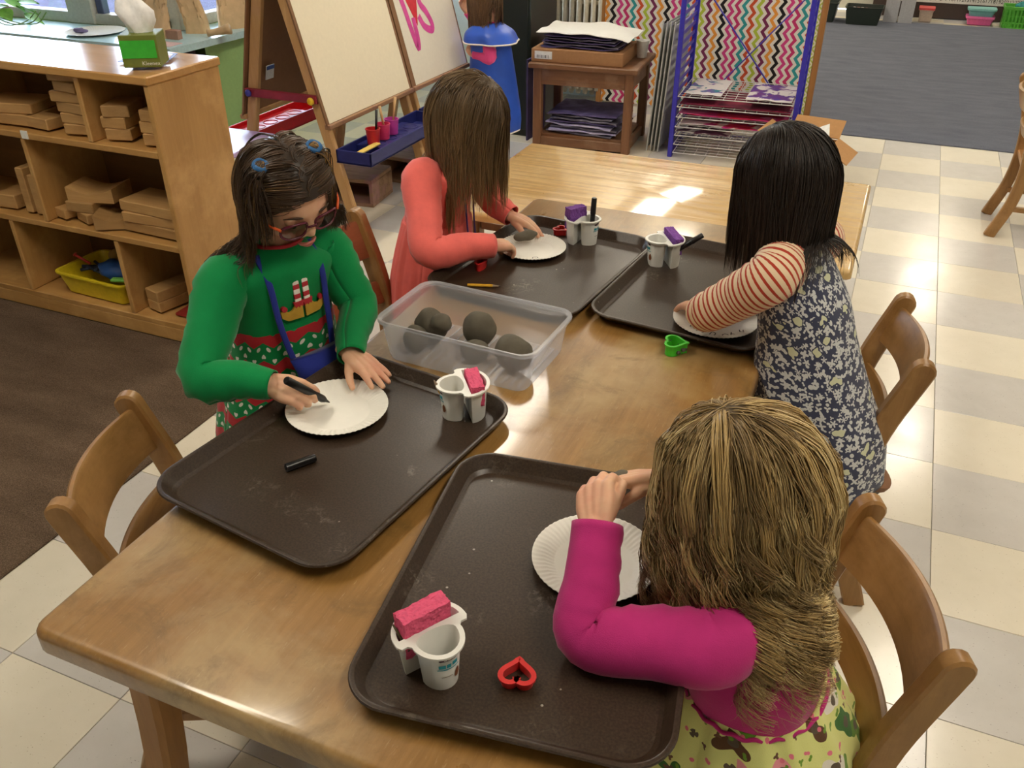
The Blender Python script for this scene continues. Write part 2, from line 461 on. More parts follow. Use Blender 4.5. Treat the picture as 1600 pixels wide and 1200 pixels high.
# building blocks
W_BLK = wood('block_maple', C(190, 150, 96), C(160, 120, 72), 0, 0.55, 12, vary=0.35)
bl = [  # x, z bottom, w, h, depth, yaw, phrase
 (-2.428, 0.856, 0.118, 0.033, 0.14, 8, 'topmost of the tall stack in the upper left cubby'), (-2.420, 0.823, 0.100, 0.033, 0.07, -6, 'second from the top of the tall stack in the upper left cubby'),
 (-2.430, 0.790, 0.128, 0.033, 0.14, 5, 'third from the top of the tall stack in the upper left cubby'), (-2.415, 0.757, 0.118, 0.033, 0.14, -4, 'fourth from the top of the tall stack in the upper left cubby'),
 (-2.412, 0.724, 0.115, 0.033, 0.14, 3, 'fifth from the top of the tall stack in the upper left cubby'), (-2.408, 0.691, 0.122, 0.033, 0.14, 10, 'bottom of the tall stack in the upper left cubby'),
 (-2.585, 0.691, 0.110, 0.036, 0.07, -6, 'lying alone beside the tall stack'), (-2.735, 0.727, 0.20, 0.034, 0.14, 12, 'upper plank of the pair at the left end of the top row'), (-2.735, 0.691, 0.21, 0.036, 0.14, 3, 'lower plank of the pair at the left end of the top row'),
 (-2.253, 0.763, 0.088, 0.036, 0.12, 20, 'top of the left pile in the upper right cubby'), (-2.257, 0.727, 0.088, 0.036, 0.12, 8, 'middle of the left pile in the upper right cubby'), (-2.255, 0.691, 0.086, 0.036, 0.12, 16, 'bottom of the left pile in the upper right cubby'),
 (-2.096, 0.763, 0.076, 0.036, 0.14, 3, 'top of the right pile in the upper right cubby'), (-2.100, 0.727, 0.080, 0.036, 0.14, 0, 'middle of the right pile in the upper right cubby'), (-2.102, 0.691, 0.084, 0.036, 0.14, 12, 'bottom of the right pile in the upper right cubby'),
 (-2.505, 0.414, 0.11, 0.036, 0.14, 6, 'under the curved one in the middle row'), (-2.59, 0.379, 0.06, 0.035, 0.07, -12, 'small and set at the left of the middle row'), (-2.487, 0.379, 0.085, 0.035, 0.07, -20, 'tilted between the curved ones in the middle row'),
 (-2.185, 0.449, 0.25, 0.036, 0.14, -3, 'top plank of the long stack in the middle row'), (-2.18, 0.414, 0.25, 0.035, 0.14, 2, 'middle plank of the long stack in the middle row'), (-2.185, 0.379, 0.25, 0.035, 0.14, -2, 'bottom plank of the long stack in the middle row'),
 (-2.86, 0.379, 0.09, 0.05, 0.14, 4, 'lying at the far left of the middle row'), (-2.745, 0.379, 0.034, 0.16, 0.14, 0, 'standing upright left of the middle divider'), (-2.695, 0.379, 0.034, 0.14, 0.14, 0, 'standing upright right against the middle divider'),
 (-2.235, 0.123, 0.07, 0.04, 0.24, -14, 'upper plank of the pair in the bottom right cubby'), (-2.235, 0.083, 0.07, 0.04, 0.24, -14, 'lower plank of the pair in the bottom right cubby')]
for x, z, bw, bh, bd, a, ph in bl:
    y0 = -3.325 + bd / 2 + 0.018
    o = MB().box((0, 0, bh / 2 - 0.0005), (bw, bd, bh), 0.003, rotz(math.radians(a))).build('building_block', W_BLK, None, loc=(x, y0, z + 0.0065))
    tag(o, 'wooden building block ' + ph, 'block', 'unit blocks on the shelf')
def arch(name, x, y, z, L, label, rz):
    poly = [(-L / 2, 0), (-L / 2, 0.05)] + [(t * L / 2, 0.05 - 0.022 * math.cos(t * math.pi / 2)) for t in np.linspace(-0.8, 0.8, 9)] + [(L / 2, 0.05), (L / 2, 0)]
    mb = MB().loft([[(px, -0.06, pz) for px, pz in poly], [(px, 0.06, pz) for px, pz in poly]])
    o = mb.build(name, W_BLK, None, loc=(x, y, z)); o.rotation_euler = (0, 0, rz); tag(o, label, 'block', 'unit blocks on the shelf')
arch('curved_block', -2.47, -3.23, 0.456, 0.17, 'curved wooden block resting on top in the middle row', 0.25)
arch('curved_block', -2.375, -3.26, 0.3845, 0.13, 'curved wooden block at the front of the middle row', 0.5)

# things on the shelf top
th = HT + 0.0065
d = tag(MB().prism([(0.085 * math.cos(math.radians(60 * k)), 0.085 * math.sin(math.radians(60 * k)) * 1.15) for k in range(6)], 0, 0.0012).build('hexagon_sign', plain('sign_blue', C(60, 70, 150), 0.4), None, loc=(-2.195, -3.155, th)),
        'flat hexagonal sign with blue border under the tissue box', 'sign')
MB().prism([(0.073 * math.cos(math.radians(60 * k)), 0.073 * math.sin(math.radians(60 * k)) * 1.15) for k in range(6)], 0.0012, 0.0018).build('sign_face', plain('sign_pale', C(226, 222, 232), 0.4), d)
MB().prism([(0.04 * math.cos(math.radians(60 * k)) + 0.03, 0.03 * math.sin(math.radians(60 * k)) + 0.02) for k in range(6)], 0.0018, 0.0022).build('sign_picture', plain('sign_red', C(200, 110, 130), 0.4), d)
tb = thing('tissue_box', 'green cardboard tissue box with a white tissue sticking out', 'tissue box', (-2.125, -3.235, th + 0.002), math.radians(30))
mb = MB(); mb.box((0, 0, 0.046), (0.108, 0.108, 0.092), 0.002)
mb.build('carton', plain('carton_olive', C(108, 118, 44), 0.5), tb)
MB().box((-0.002, -0.0545, 0.052), (0.1, 0.002, 0.05), 0.0).build('front_print', plain('print_green', C(56, 178, 48), 0.45), tb)
MB().prism([(0.03 * math.cos(a), 0.018 * math.sin(a)) for a in np.linspace(0, 6.283, 14, endpoint=False)], 0.092, 0.0926).build('slot', plain('slot_film', C(205, 215, 225), 0.3), tb)
me = text_mesh('Kleenex', 0.016); me.materials.append(plain('print_white', C(235, 235, 225), 0.6))
o = link('lettering', me, tb, (0.027, -0.0558, 0.012)); o.rotation_euler = (math.pi / 2, 0, 0)
prof = [(0.03, 0.085), (0.046, 0.12), (0.05, 0.15), (0.035, 0.18), (0.008, 0.195)]
mb = MB(); rings = []
for k, (r, z) in enumerate(prof):
    rings.append([(r * math.cos(a) * (1 + 0.25 * math.sin(3 * a + k)) - 0.02 * k / 4, 0.55 * r * math.sin(a) * (1 + 0.3 * math.cos(4 * a + k)), z + 0.006 * math.sin(5 * a)) for a in np.linspace(0, 2 * math.pi, 28, endpoint=False)])
mb.loft(rings, False).build('tissue', plain('tissue_white', C(246, 246, 246), 0.9, 0.1), tb, smooth=True)
# yellow bin with toys in the bottom row
M_YEL = plain('yellow_plastic', C(222, 196, 40), 0.35)
def tub(name, mat, parent, w, d, h, t=0.004, taper=0.86, lip=0.008, r=0.025):
    a = rrect(w * taper, d * taper, r * 0.8); b = rrect(w, d, r); l = rrect(w + 2 * lip, d + 2 * lip, r + lip)
    bi = rrect(w - 2 * t, d - 2 * t, r - t * 0.8); ai = rrect(w * taper - 2 * t, d * taper - 2 * t, r * 0.8 - t * 0.6)
    R = lambda p, z: [(x, y, z) for x, y in p]
    mb = MB().loft([R(a, 0), R(b, h - 0.004), R(l, h - 0.006), R(l, h), R(bi, h), R(ai, t)], True)
    return mb.build(name, mat, parent, angle=40)
yb = thing('toy_bin', 'yellow plastic bin of toys in the bottom cubby', 'bin', (-2.535, -3.21, 0.0885), math.radians(-2))
tub('bin_body', M_YEL, yb, 0.33, 0.22, 0.082)
tag(MB().sphere((0, 0, 0), (0.075, 0.05, 0.035), 20, 12, fn=lambda q: 1 + 0.12 * math.sin(7 * q[0] + 4 * q[1]) * math.cos(5 * q[2])).build('blue_toy', plain('toy_blue', C(40, 84, 150), 0.5), None, smooth=True, loc=(-2.50, -3.22, 0.172)), 'blue rounded toy heaped in the yellow bin', 'toy')
mb = MB()
for k in range(7): mb.tube([(math.cos(k) * 0.05, math.sin(k * 1.7) * 0.03, 0), (math.cos(k + 2.4) * 0.05, math.sin(k * 1.7 + 2) * 0.035, 0.012)], 0.006, 6)
tag(mb.build('toy_track', plain('toy_navy', C(38, 46, 66), 0.6), None, smooth=True, loc=(-2.60, -3.22, 0.155)), 'dark tangled toy pieces at the left in the yellow bin', 'toy')
tag(MB().tube([(-0.05, 0, 0.03), (0.0, 0.01, 0.0)], 0.005, 8).tube([(-0.055, 0, 0.034), (-0.05, 0, 0.03)], 0.008, 8).build('red_stick', plain('toy_red', C(170, 40, 34), 0.4), None, smooth=True, loc=(-2.60, -3.25, 0.185)), 'thin red toy stick poking out of the yellow bin', 'toy')
tag(MB().sphere((0, 0, 0), (0.03, 0.03, 0.028), 14, 8).sphere((0.055, 0.01, -0.002), (0.034, 0.028, 0.024), 14, 8).sphere((-0.05, 0.0, -0.006), (0.026, 0.03, 0.022), 12, 8).build('tan_toy', plain('toy_tan', C(176, 138, 70), 0.6), None, smooth=True, loc=(-2.53, -3.135, 0.19)), 'lumpy tan toy animal at the back of the yellow bin', 'toy')
tag(MB().box((0, 0, 0), (0.09, 0.025, 0.012), 0.004, rotz(0.3)).box((0.05, 0.01, 0.004), (0.03, 0.03, 0.014), 0.004).build('green_toy', plain('toy_lime', C(120, 190, 80), 0.5), None, loc=(-2.42, -3.27, 0.165)), 'lime green toy piece at the right end of the yellow bin', 'toy')
tag(MB().prism(rrect(0.12, 0.1, 0.01, 3), 0, 0.004).build('red_card', plain('card_red', C(150, 40, 34), 0.6), None, loc=(-2.12, -3.25, 0.089)), 'flat red card lying in the bottom right cubby', 'card')

# ------------------------------------------------------------------ window ledge things
lz = 0.60
def plate(name, loc, R, label, flute=True, dirt=False, rz=0.0):
    n = 96
    prof = [(0.0001, 0.0016), (R * 0.62, 0.0016), (R * 0.66, 0.003), (R * 0.80, 0.010), (R * 0.99, 0.0135), (R, 0.0145), (R, 0.0132), (R * 0.80, 0.0085), (R * 0.64, 0.0005), (0.0001, 0)]
    mb = MB(); rings = []
    for k, (r, z) in enumerate(prof):
        amp = {3: 0.0009, 4: 0.0009, 5: 0.0006, 6: 0.0006, 7: 0.0008}.get(k, 0) if flute else 0
        rings.append([((r) * math.cos(a), r * math.sin(a), z + amp * math.sin(60 * a)) for a in np.linspace(0, 2 * math.pi, 240, endpoint=False)])
    mb.loft(rings, False)
    o = mb.build(name, plain('paper_plate_white', C(240, 238, 230), 0.62, 0.35, noise=0.015), None, smooth=True, loc=loc)
    o.rotation_euler = (0, 0, rz)
    return tag(o, label, 'plate', 'paper plates')
plate('paper_plate', (-4.2, -1.5, lz), 0.16, 'large white plate lying on the window ledge')
tag(MB().sphere((0, 0, 0), (0.05, 0.016, 0.013), 14, 8, fn=lambda q: 1 + 0.2 * math.sin(9 * q[0])).build('clay_piece', plain('purple_clay', C(120, 110, 150), 0.7), None, smooth=True, loc=(-4.27, -1.54, lz + 0.016)), 'purple-grey lump lying on the plate at the window', 'clay')
M_LEAF = NT('leaf_green', 0.4); cc = M_LEAF.coord()
M_LEAF.base(M_LEAF.ramp(M_LEAF.noise(cc, 18, 3), [(0.3, C(70, 130, 30)), (0.7, C(140, 200, 60))])); M_LEAF = M_LEAF.m
pl = thing('potted_pothos', 'trailing green pothos in a clay pot on the window ledge', 'plant', (-5.12, -1.48, lz))
MB().lathe([(0.0001, 0), (0.055, 0), (0.075, 0.11), (0.085, 0.11), (0.085, 0.14), (0.072, 0.14), (0.07, 0.12), (0.0001, 0.12)], n=28).build('pot', plain('terracotta', C(176, 112, 70), 0.8), pl, angle=40)
rs = random.Random(3)
leaf_me = None
def leafmesh():
    mb = MB(); rows = []
    for t in np.linspace(0, 1, 7):
        wv = 0.042 * math.sin(math.pi * min(1, t ** 0.65)) * (1 if t < 1 else 0) + 0.0005
        zz = -0.02 * t * t
        rows.append([(-wv, t * 0.11, zz + 0.006), (0, t * 0.11, zz), (wv, t * 0.11, zz + 0.006)])
    mb.loft(rows, False, False); return mb.mesh('leaf', True)
leaf_me = leafmesh(); leaf_me.materials.append(M_LEAF)
for k in range(34):
    a = rs.uniform(-2.6, 0.6); r = rs.uniform(0.03, 0.26); h = rs.uniform(0.02, 0.26) * (1.05 - r)
    o = link('leaf', leaf_me, pl, (r * math.cos(a), max(-0.19, r * math.sin(a)), 0.05 + h))
    o.rotation_euler = (rs.uniform(-0.9, 0.3), rs.uniform(-0.4, 0.4), a - math.pi / 2 + rs.uniform(-0.6, 0.6)); s = rs.uniform(0.8, 1.25); o.scale = (s, s, s)
for k, (x, y, z) in enumerate([(0.33, -0.10, 0.10), (0.42, -0.04, 0.07), (0.46, -0.08, 0.12)]):
    o = link('leaf', leaf_me, pl, (x, y, z)); o.rotation_euler = (-0.4, 0.2, -2.0 + 0.9 * k)
for k in range(3):
    pts = crom([(0.03, -0.02, 0.13), (0.14, -0.06 - 0.03 * k, 0.1), (0.3, -0.1 + 0.04 * k, 0.02), (0.42 + 0.05 * k, -0.05, 0.03), (0.5 + 0.04 * k, -0.02, 0.09)], 16)
    MB().tube(pts, 0.003, 6).build('vine', plain('stem_green', C(110, 140, 70), 0.6), pl, smooth=True)
def bag(loc, label, w, h, lean, rz, seed):
    r = np.random.default_rng(seed); rings = []
    N = 40
    for k, t in enumerate(np.linspace(0, 1, 9)):
        ring = []
        ww, dd = w * (1 - 0.12 * t), w * 0.6 * (1 - 0.75 * t)
        for a in np.linspace(0, 2 * math.pi, N, endpoint=False):
            c, s_ = math.cos(a), math.sin(a)
            x = math.copysign(abs(c) ** 0.5, c) * ww / 2; y = math.copysign(abs(s_) ** 0.5, s_) * dd / 2
            cr = 0.012 * (r.random() - 0.5) * (0.3 + t)
            ring.append((x + cr + lean[0] * t * t, y + cr + lean[1] * t * t, h * t * (1 - 0.12 * t * abs(lean[0]) * 4) + 0.006 * r.random() * t))
        rings.append(ring)
    o = MB().loft(rings).build('paper_bag', plain('kraft_paper', C(212, 182, 142), 0.8, 0.2, bump=0.4, nscale=25), None, loc=loc, angle=25)
    o.rotation_euler = (0, 0, rz); return tag(o, label, 'paper bag', 'crumpled paper bags')
bag((-3.80, -1.46, lz), 'crumpled brown paper bag behind the tissue box', 0.17, 0.20, (0.03, 0.0), 0.2, 1)
bag((-3.60, -1.05, lz), 'crumpled brown paper bag standing on the ledge nearest the easel', 0.17, 0.24, (0.02, 0.02), 0.9, 2)
bag((-3.68, -1.26, lz), 'tall slumped brown paper bag in the middle of the ledge', 0.13, 0.22, (-0.05, 0.0), 0.4, 5)
tag(MB().tube(crom([(0, 0, 0.022), (0.05, 0.03, 0.03), (0.11, 0.06, 0.045)], 8), [0.02, 0.018, 0.017, 0.018, 0.02, 0.022, 0.026, 0.03], 14).build('paper_scrap', plain('kraft_paper', C(196, 160, 116)), None, smooth=True, loc=(-3.53, -1.36, lz)), 'rolled scrap of brown paper at the corner of the ledge', 'paper')
tag(MB().prism([(-0.04, -0.02), (0.04, -0.02), (0.035, 0.02), (-0.035, 0.025)], 0, 0.045).build('tan_card', plain('tan_card', C(170, 130, 110), 0.7), None, loc=(-3.67, -1.46, lz)), 'small tan card piece standing on the ledge', 'card')
tag(MB().prism(rrect(0.16, 0.11, 0.01, 3), 0, 0.002).build('pink_paper', plain('pink_paper', C(226, 190, 190), 0.7), None, loc=(-3.62, -1.6, lz)), 'flat pink paper lying on the front of the ledge', 'paper')
# lavender low table between shelf and easel
lt = thing('low_table', 'low table with a lavender top behind the block shelf', 'table', (-2.64, -2.64, 0))
MB().box((0, 0, 0.44), (0.52, 0.62, 0.02), 0.004).build('tabletop', plain('lavender_laminate', C(196, 176, 226), 0.35), lt)
for sx in (-1, 1):
    for sy in (-1, 1): MB().box((sx * 0.22, sy * 0.27, 0.215), (0.035, 0.035, 0.43), 0.004).build('leg', plain('leg_white', C(200, 200, 200), 0.5), lt)
# ------------------------------------------------------------------ easels
W_EASEL = wood('easel_pine', C(206, 166, 112), C(180, 138, 86), 2, 0.5, wear=C(190, 150, 110))
M_BOARD = plain('easel_board_brown', C(132, 96, 66), 0.6, noise=0.05)
M_NAVYP = plain('navy_tray_plastic', C(40, 46, 110), 0.35)
M_REDP = plain('red_tray_plastic', C(206, 30, 40), 0.35)
M_REDBAR = plain('red_painted_bar', C(140, 40, 56), 0.45, noise=0.2, nscale=18)
M_KNOBY = plain('yellow_knob', C(228, 190, 40), 0.35)
def sheet_mat(name, base, blots):
    t = NT(name, 0.7, 0.3); t.base(base); return t.m
ZT = 1.22
def xr(z): return -2.05 - 0.26 * z
def xl(z): return -2.66 + 0.235 * z
def easel(y0, y1, label, red=True):
    e = thing('painting_easel', label, 'easel', (-2.36, (y0 + y1) / 2, 0), 0, 'easels')
    for y in (y0, y1):
        wbuild(MB().bar([(xr(0), y, 0), (xr(ZT), y, ZT)], 0.028, 0.048, (1, 0, 0)), 'leg', W_EASEL, e)
        wbuild(MB().bar([(xl(0), y, 0), (xl(ZT), y, ZT)], 0.028, 0.048, (1, 0, 0)), 'leg', W_EASEL, e)
        s = -1 if y == y0 else 1
        cb = wbuild(MB().box(((xr(.605) + xl(.605)) / 2, y + s * 0.024, 0.605), (xr(.605) - xl(.605) + 0.05, 0.018, 0.034), 0.003), 'crossbar', M_REDBAR, e)
        wbuild(MB().sphere((xr(.6) - 0.0, y + s * 0.042, 0.6), (0.016, 0.011, 0.016), 14, 8), 'knob', M_KNOBY, cb, smooth=True)
        wbuild(MB().sphere((xl(.605), y + s * 0.042, 0.605), (0.015, 0.011, 0.015), 14, 8), 'knob', plain('blue_knob', C(50, 50, 140), 0.35), cb, smooth=True)
        wbuild(MB().sphere((xl(.47) - 0.03, y, 0.5), (0.014, 0.014, 0.012), 12, 8), 'knob', plain('teal_knob', C(50, 170, 170), 0.35), e, smooth=True)
    z0, z1 = 0.50, ZT - 0.02
    a = math.atan(0.26)
    def panel(f, sgn, mats):
        o = 0.03 * sgn
        p = [(f(z0) + o, y0 - 0.03, z0), (f(z0) + o, y1 + 0.03, z0), (f(z1) + o, y1 + 0.03, z1), (f(z1) + o, y0 - 0.03, z1)]
        q = [(x + 0.008 * sgn, y, z) for x, y, z in p]
        return MB().loft([p, q])
    wbuild(panel(xr, 1, 0), 'board', M_BOARD, e); wbuild(panel(xl, -1, 0), 'board', M_BOARD, e)
    wbuild(MB().box((xr(.49) + 0.032, (y0 + y1) / 2, 0.497), (0.03, y1 - y0 + 0.06, 0.02), 0.003), 'ledge', wood('ledge_painted', C(190, 150, 110), C(120, 84, 70), 1, wear=C(120, 60, 80)), e)
    wbuild(MB().box((xl(.49) - 0.032, (y0 + y1) / 2, 0.497), (0.03, y1 - y0 + 0.06, 0.02), 0.003), 'ledge', W_EASEL, e)
    st = wbuild(MB().box((xl(.66) - 0.012, y0 + 0.12, 0.66), (0.003, 0.055, 0.06), 0, Matrix.Rotation(0.23, 3, 'Y')), 'sticker', plain('sticker_white', C(214, 220, 224), 0.5), e)
    wbuild(MB().box((xl(.68) - 0.009, y0 + 0.12, 0.68), (0.003, 0.05, 0.016), 0, Matrix.Rotation(0.23, 3, 'Y')), 'sticker_band', plain('sticker_blue', C(70, 100, 170), 0.5), st)
    wbuild(MB().box((xl(.645) - 0.016, y0 + 0.132, 0.645), (0.003, 0.02, 0.018), 0, Matrix.Rotation(0.23, 3, 'Y')), 'barcode', plain('sticker_dark', C(60, 60, 60), 0.5), st)
    # paint trays hung on the legs
    for side, mat in ((1, M_NAVYP), (-1, M_REDP)):
        xa = xr(0.40) + 0.03 if side > 0 else xl(0.40) - 0.03
        xb = xa + side * 0.17; zt = 0.40; x0, x1 = min(xa, xb), max(xa, xb); ya, yb_ = y0 - 0.02, y1 + 0.02
        tr_ = thing('paint_tray', {(1, True): 'navy plastic paint tray under the near blank easel sheet', (1, False): 'navy plastic paint tray below the heart painting', (-1, True): 'red plastic paint tray on the window side of the near easel', (-1, False): 'red plastic paint tray on the window side of the far easel'}[(side, red)], 'paint tray', ((x0 + x1) / 2, (ya + yb_) / 2, zt - 0.05), 0, 'easel paint trays')
        L, W = yb_ - ya, x1 - x0
        mb = MB().box((0, 0, 0.003), (W, L, 0.006)).box((-W / 2 + 0.004, 0, 0.028), (0.008, L, 0.056), 0.002).box((W / 2 - 0.004, 0, 0.028), (0.008, L, 0.056), 0.002)
        mb.box((0, -L / 2 + 0.004, 0.028), (W, 0.008, 0.056), 0.002).box((0, L / 2 - 0.004, 0.028), (W, 0.008, 0.056), 0.002)
        mb.build('tray_body', mat, tr_)
        # cup deck with holes suggested by rings, open wells at the ends
        MB().box((0, 0, 0.034), (W - 0.016, L * 0.56, 0.006), 0.001).box((0, -L * 0.28, 0.02), (W - 0.016, 0.006, 0.034)).box((0, L * 0.28, 0.02), (W - 0.016, 0.006, 0.034)).build('cup_deck', mat, tr_)
        for k in range(4):
            MB().lathe([(0.036, 0.037), (0.036, 0.0395), (0.032, 0.0395), (0.032, 0.037)], (0, (k - 1.5) * L * 0.135, 0), 24).build('cup_ring', mat, tr_, smooth=True)
    return e
easel(-2.28, -1.62, 'wooden double easel holding a blank cream sheet', True)
easel(-1.55, -1.00, 'farther wooden easel holding the heart painting', False)
def eplane(y, z, o): return (xr(z) + o, y, z)
def epoly(pts, o, th=0.0012):
    """outline given as (y,z) on the right easel face, o metres proud of the leg line"""
    return MB().loft([[eplane(y, z, o) for y, z in pts], [eplane(y, z, o + th) for y, z in pts]])
M_SHEET = plain('cream_easel_paper', C(236, 226, 202), 0.75, 0.2, noise=0.02)
o = thing('blank_sheet', 'large blank cream sheet of paper on the near easel', 'paper', eplane(-1.9, 0.52, 0.038))
wbuild(epoly([(-2.295, 0.509), (-1.61, 0.509), (-1.61, 1.18), (-2.295, 1.18)], 0.0385), 'paper', M_SHEET, o)
o = thing('heart_painting', 'easel painting of a red heart with pink loops', 'painting', eplane(-1.27, 0.52, 0.038))
wbuild(epoly([(-1.545, 0.509), (-0.985, 0.509), (-0.985, 1.18), (-1.545, 1.18)], 0.0385), 'paper', plain('white_easel_paper', C(226, 220, 206), 0.75, 0.2, noise=0.02), o)
M_PRED = plain('red_paint', C(206, 44, 60), 0.5, noise=0.15, nscale=30); M_PPINK = plain('pink_paint', C(216, 80, 160), 0.5, noise=0.15, nscale=30)
hy, hz = -1.385, 0.75
wbuild(epoly([(hy, hz), (hy + 0.075, hz + 0.17), (hy + 0.09, hz + 0.27), (hy + 0.045, hz + 0.31), (hy, hz + 0.27), (hy - 0.045, hz + 0.31), (hy - 0.09, hz + 0.27), (hy - 0.075, hz + 0.17)], 0.0399, 0.0006), 'heart', M_PRED, o)
def stroke(pts, wid, mat, name, par, off=0.0399):
    P = crom([(y, z, 0) for y, z in pts], 24); Tn = np.gradient(P, axis=0); Tn /= np.linalg.norm(Tn, axis=1)[:, None]
    Nn = np.stack([-Tn[:, 1], Tn[:, 0]], 1)
    a = [eplane(p[0] + n_[0] * wid / 2, p[1] + n_[1] * wid / 2, off + 0.0008) for p, n_ in zip(P, Nn)]
    b = [eplane(p[0] - n_[0] * wid / 2, p[1] - n_[1] * wid / 2, off + 0.0008) for p, n_ in zip(P, Nn)]
    wbuild(MB().loft([a, b], False, False), name, mat, par)
stroke([(hy - 0.12, hz + 0.22), (hy - 0.085, hz + 0.10), (hy - 0.07, hz + 0.0), (hy - 0.05, hz - 0.09), (hy - 0.03, hz - 0.05), (hy - 0.025, hz + 0.04)], 0.036, M_PPINK, 'paint_loop', o)
stroke([(hy + 0.03, hz + 0.04), (hy + 0.06, hz - 0.01), (hy + 0.12, hz - 0.035), (hy + 0.14, hz - 0.01), (hy + 0.11, hz + 0.05), (hy + 0.07, hz + 0.10), (hy + 0.10, hz + 0.2)], 0.036, M_PPINK, 'paint_loop', o)
# paint pots and brushes
def paint_pot(loc, col, label, brush=None):
    p = thing('paint_pot', label, 'paint pot', loc, 0, 'paint pots')
    m = plain('pot_' + col[0], col[1], 0.35)
    MB().lathe([(0.0001, 0), (0.026, 0), (0.031, 0.062), (0.033, 0.062), (0.033, 0.066), (0.0295, 0.066), (0.025, 0.004)], n=24).build('cup', m, p, angle=40)
    MB().lathe([(0.0001, 0.03), (0.0275, 0.03)], n=24).build('paint', plain('paint_' + col[0], tuple(v * 0.6 for v in col[1][:3]) + (1,), 0.2), p)
    return p
def brush(loc, tip, col, label):
    b = thing('paint_brush', label, 'paint brush', loc, 0, 'paint brushes')
    MB().tube([(0, 0, 0), tuple(q * 0.25 for q in tip)], [0.007, 0.005], 8).build('bristles', plain('bristle', C(90, 60, 60), 0.8), b, smooth=True)
    MB().tube([tuple(q * 0.25 for q in tip), tip], [0.0045, 0.0065], 8).build('handle', col, b, smooth=True)
zt = 0.40 - 0.05 + 0.037
M_STICK = wood('brush_stick', C(206, 170, 120), C(180, 140, 96), 2); M_BLKS = plain('black_stick', C(30, 30, 34), 0.4)
TX = -2.03
P0 = [(-2.05, -2.115, 'red', C(200, 44, 50), 'red paint pot nearest in the navy easel tray'), (-2.05, -2.03, 'rose', C(222, 60, 110), 'rose pink paint pot in the middle of the near navy tray'), (-2.055, -1.945, 'magenta', C(200, 70, 170), 'magenta paint pot third in the near navy tray')]
for x, y, cn, cc, lb in P0: paint_pot((x, y, zt + 0.003), (cn, cc), lb)
brush((-2.04, -2.11, zt + 0.02), (-0.005, 0.03, 0.12), M_BLKS, 'black handled brush standing in the red paint pot')
brush((-2.045, -2.02, zt + 0.02), (-0.02, 0.0, 0.12), M_STICK, 'wooden handled brush standing in the rose paint pot')
brush((-2.06, -1.93, zt + 0.02), (-0.0, 0.04, 0.13), M_STICK, 'wooden handled brush leaning in the magenta paint pot')
tag(MB().bar([(0, 0, 0), (0.02, 0.12, 0.012)], 0.03, 0.006).build('yellow_scraper', plain('yellow_wood', C(236, 206, 110), 0.5), None, loc=(-2.04, -2.25, zt + 0.0)), 'yellow stick lying across the near end of the navy tray', 'stick')
paint_pot((-2.06, -1.36, zt + 0.003), ('pink2', C(226, 70, 120)), 'bright pink paint pot in the farther navy tray')
paint_pot((-2.06, -1.27, zt + 0.003), ('dusty', C(150, 84, 110)), 'dusty mauve paint pot in the farther navy tray')
brush((-2.06, -1.35, zt + 0.02), (0.0, 0.03, 0.13), M_STICK, 'wooden brush standing in the bright pink pot of the farther tray')
# crates under the easels
W_CRATE = wood('crate_plywood', C(168, 136, 104), C(120, 92, 70), 0, 0.7, wear=C(170, 120, 130))
def crate(loc, w, d, h, rz, label):
    c = thing('step_crate', label, 'crate', loc, rz, 'wooden step crates')
    t = 0.018
    MB().box((0, 0, h - t / 2), (w, d, t), 0.002).build('top_board', W_CRATE, c)
    MB().box((0, 0, t / 2), (w, d, t), 0.002).build('bottom_board', W_CRATE, c)
    for s in (-1, 1): MB().box((s * (w / 2 - t / 2), 0, h / 2), (t, d, h - 2 * t), 0.002).build('side_board', W_CRATE, c)
    MB().box((0, d / 2 - t / 2, h / 2), (w - 2 * t, t, h - 2 * t), 0.002).build('back_board', W_CRATE, c)
crate((-2.24, -1.385, 0), 0.33, 0.30, 0.135, -0.02, 'open wooden step crate with a paint-stained top under the easels')
crate((-2.39, -1.80, 0), 0.32, 0.24, 0.135, 0.12, 'open wooden step crate half hidden behind the girl in green')

# ------------------------------------------------------------------ board, radiator, cabinet
def m_chevron():
    t = NT('chevron_print', 0.8, 0.15)
    p = t.node('ShaderNodeNewGeometry').outputs['Position']; s = t.sep(p)
    zig = t.math('PINGPONG', t.math('MULTIPLY', s[2], 1.0), 0.035)
    u = t.math('ADD', s[0], t.math('MULTIPLY', zig, 0.75))
    per = 0.088; u6 = t.math('DIVIDE', t.math('MODULO', t.math('ADD', u, 20.0), per * 4), per * 4)
    fr = t.math('FRACT', t.math('MULTIPLY', u6, 8.0))
    cols = [C(196, 60, 110), C(60, 150, 150), C(200, 84, 50), C(176, 190, 70), C(120, 50, 84), C(226, 150, 66), C(40, 36, 36), C(206, 70, 130)]
    col = t.ramp(u6, [(i / 8, c) for i, c in enumerate(cols)], 'CONSTANT')
    t.base(t.mix(t.math('GREATER_THAN', fr, 0.52), col, C(226, 218, 206))); return t.m
bd = thing('bulletin_board', 'tall bulletin board covered in multicoloured zigzag stripes', 'bulletin board', (-1.17, 0.47, 0))
wbuild(MB().box((-1.17, 0.47, 0.62), (1.34, 0.02, 1.20)), 'printed_panel', m_chevron(), bd)
W_FR = wood('board_frame', C(176, 122, 66), C(150, 100, 52), 2, 0.45)
wbuild(MB().box((-0.487, 0.47, 0.62), (0.035, 0.045, 1.24), 0.004), 'frame_post', W_FR, bd)
wbuild(MB().box((-1.857, 0.47, 0.62), (0.035, 0.045, 1.24), 0.004), 'frame_post', W_FR, bd)
wbuild(MB().box((-1.17, 0.47, 1.235), (1.335, 0.045, 0.03), 0.004), 'frame_rail', W_FR, bd)
sc_ = [(-0.545 + 0.0, 0.02)]
pts = [(-0.507, 0.02)] + [(-0.507, 1.2)]
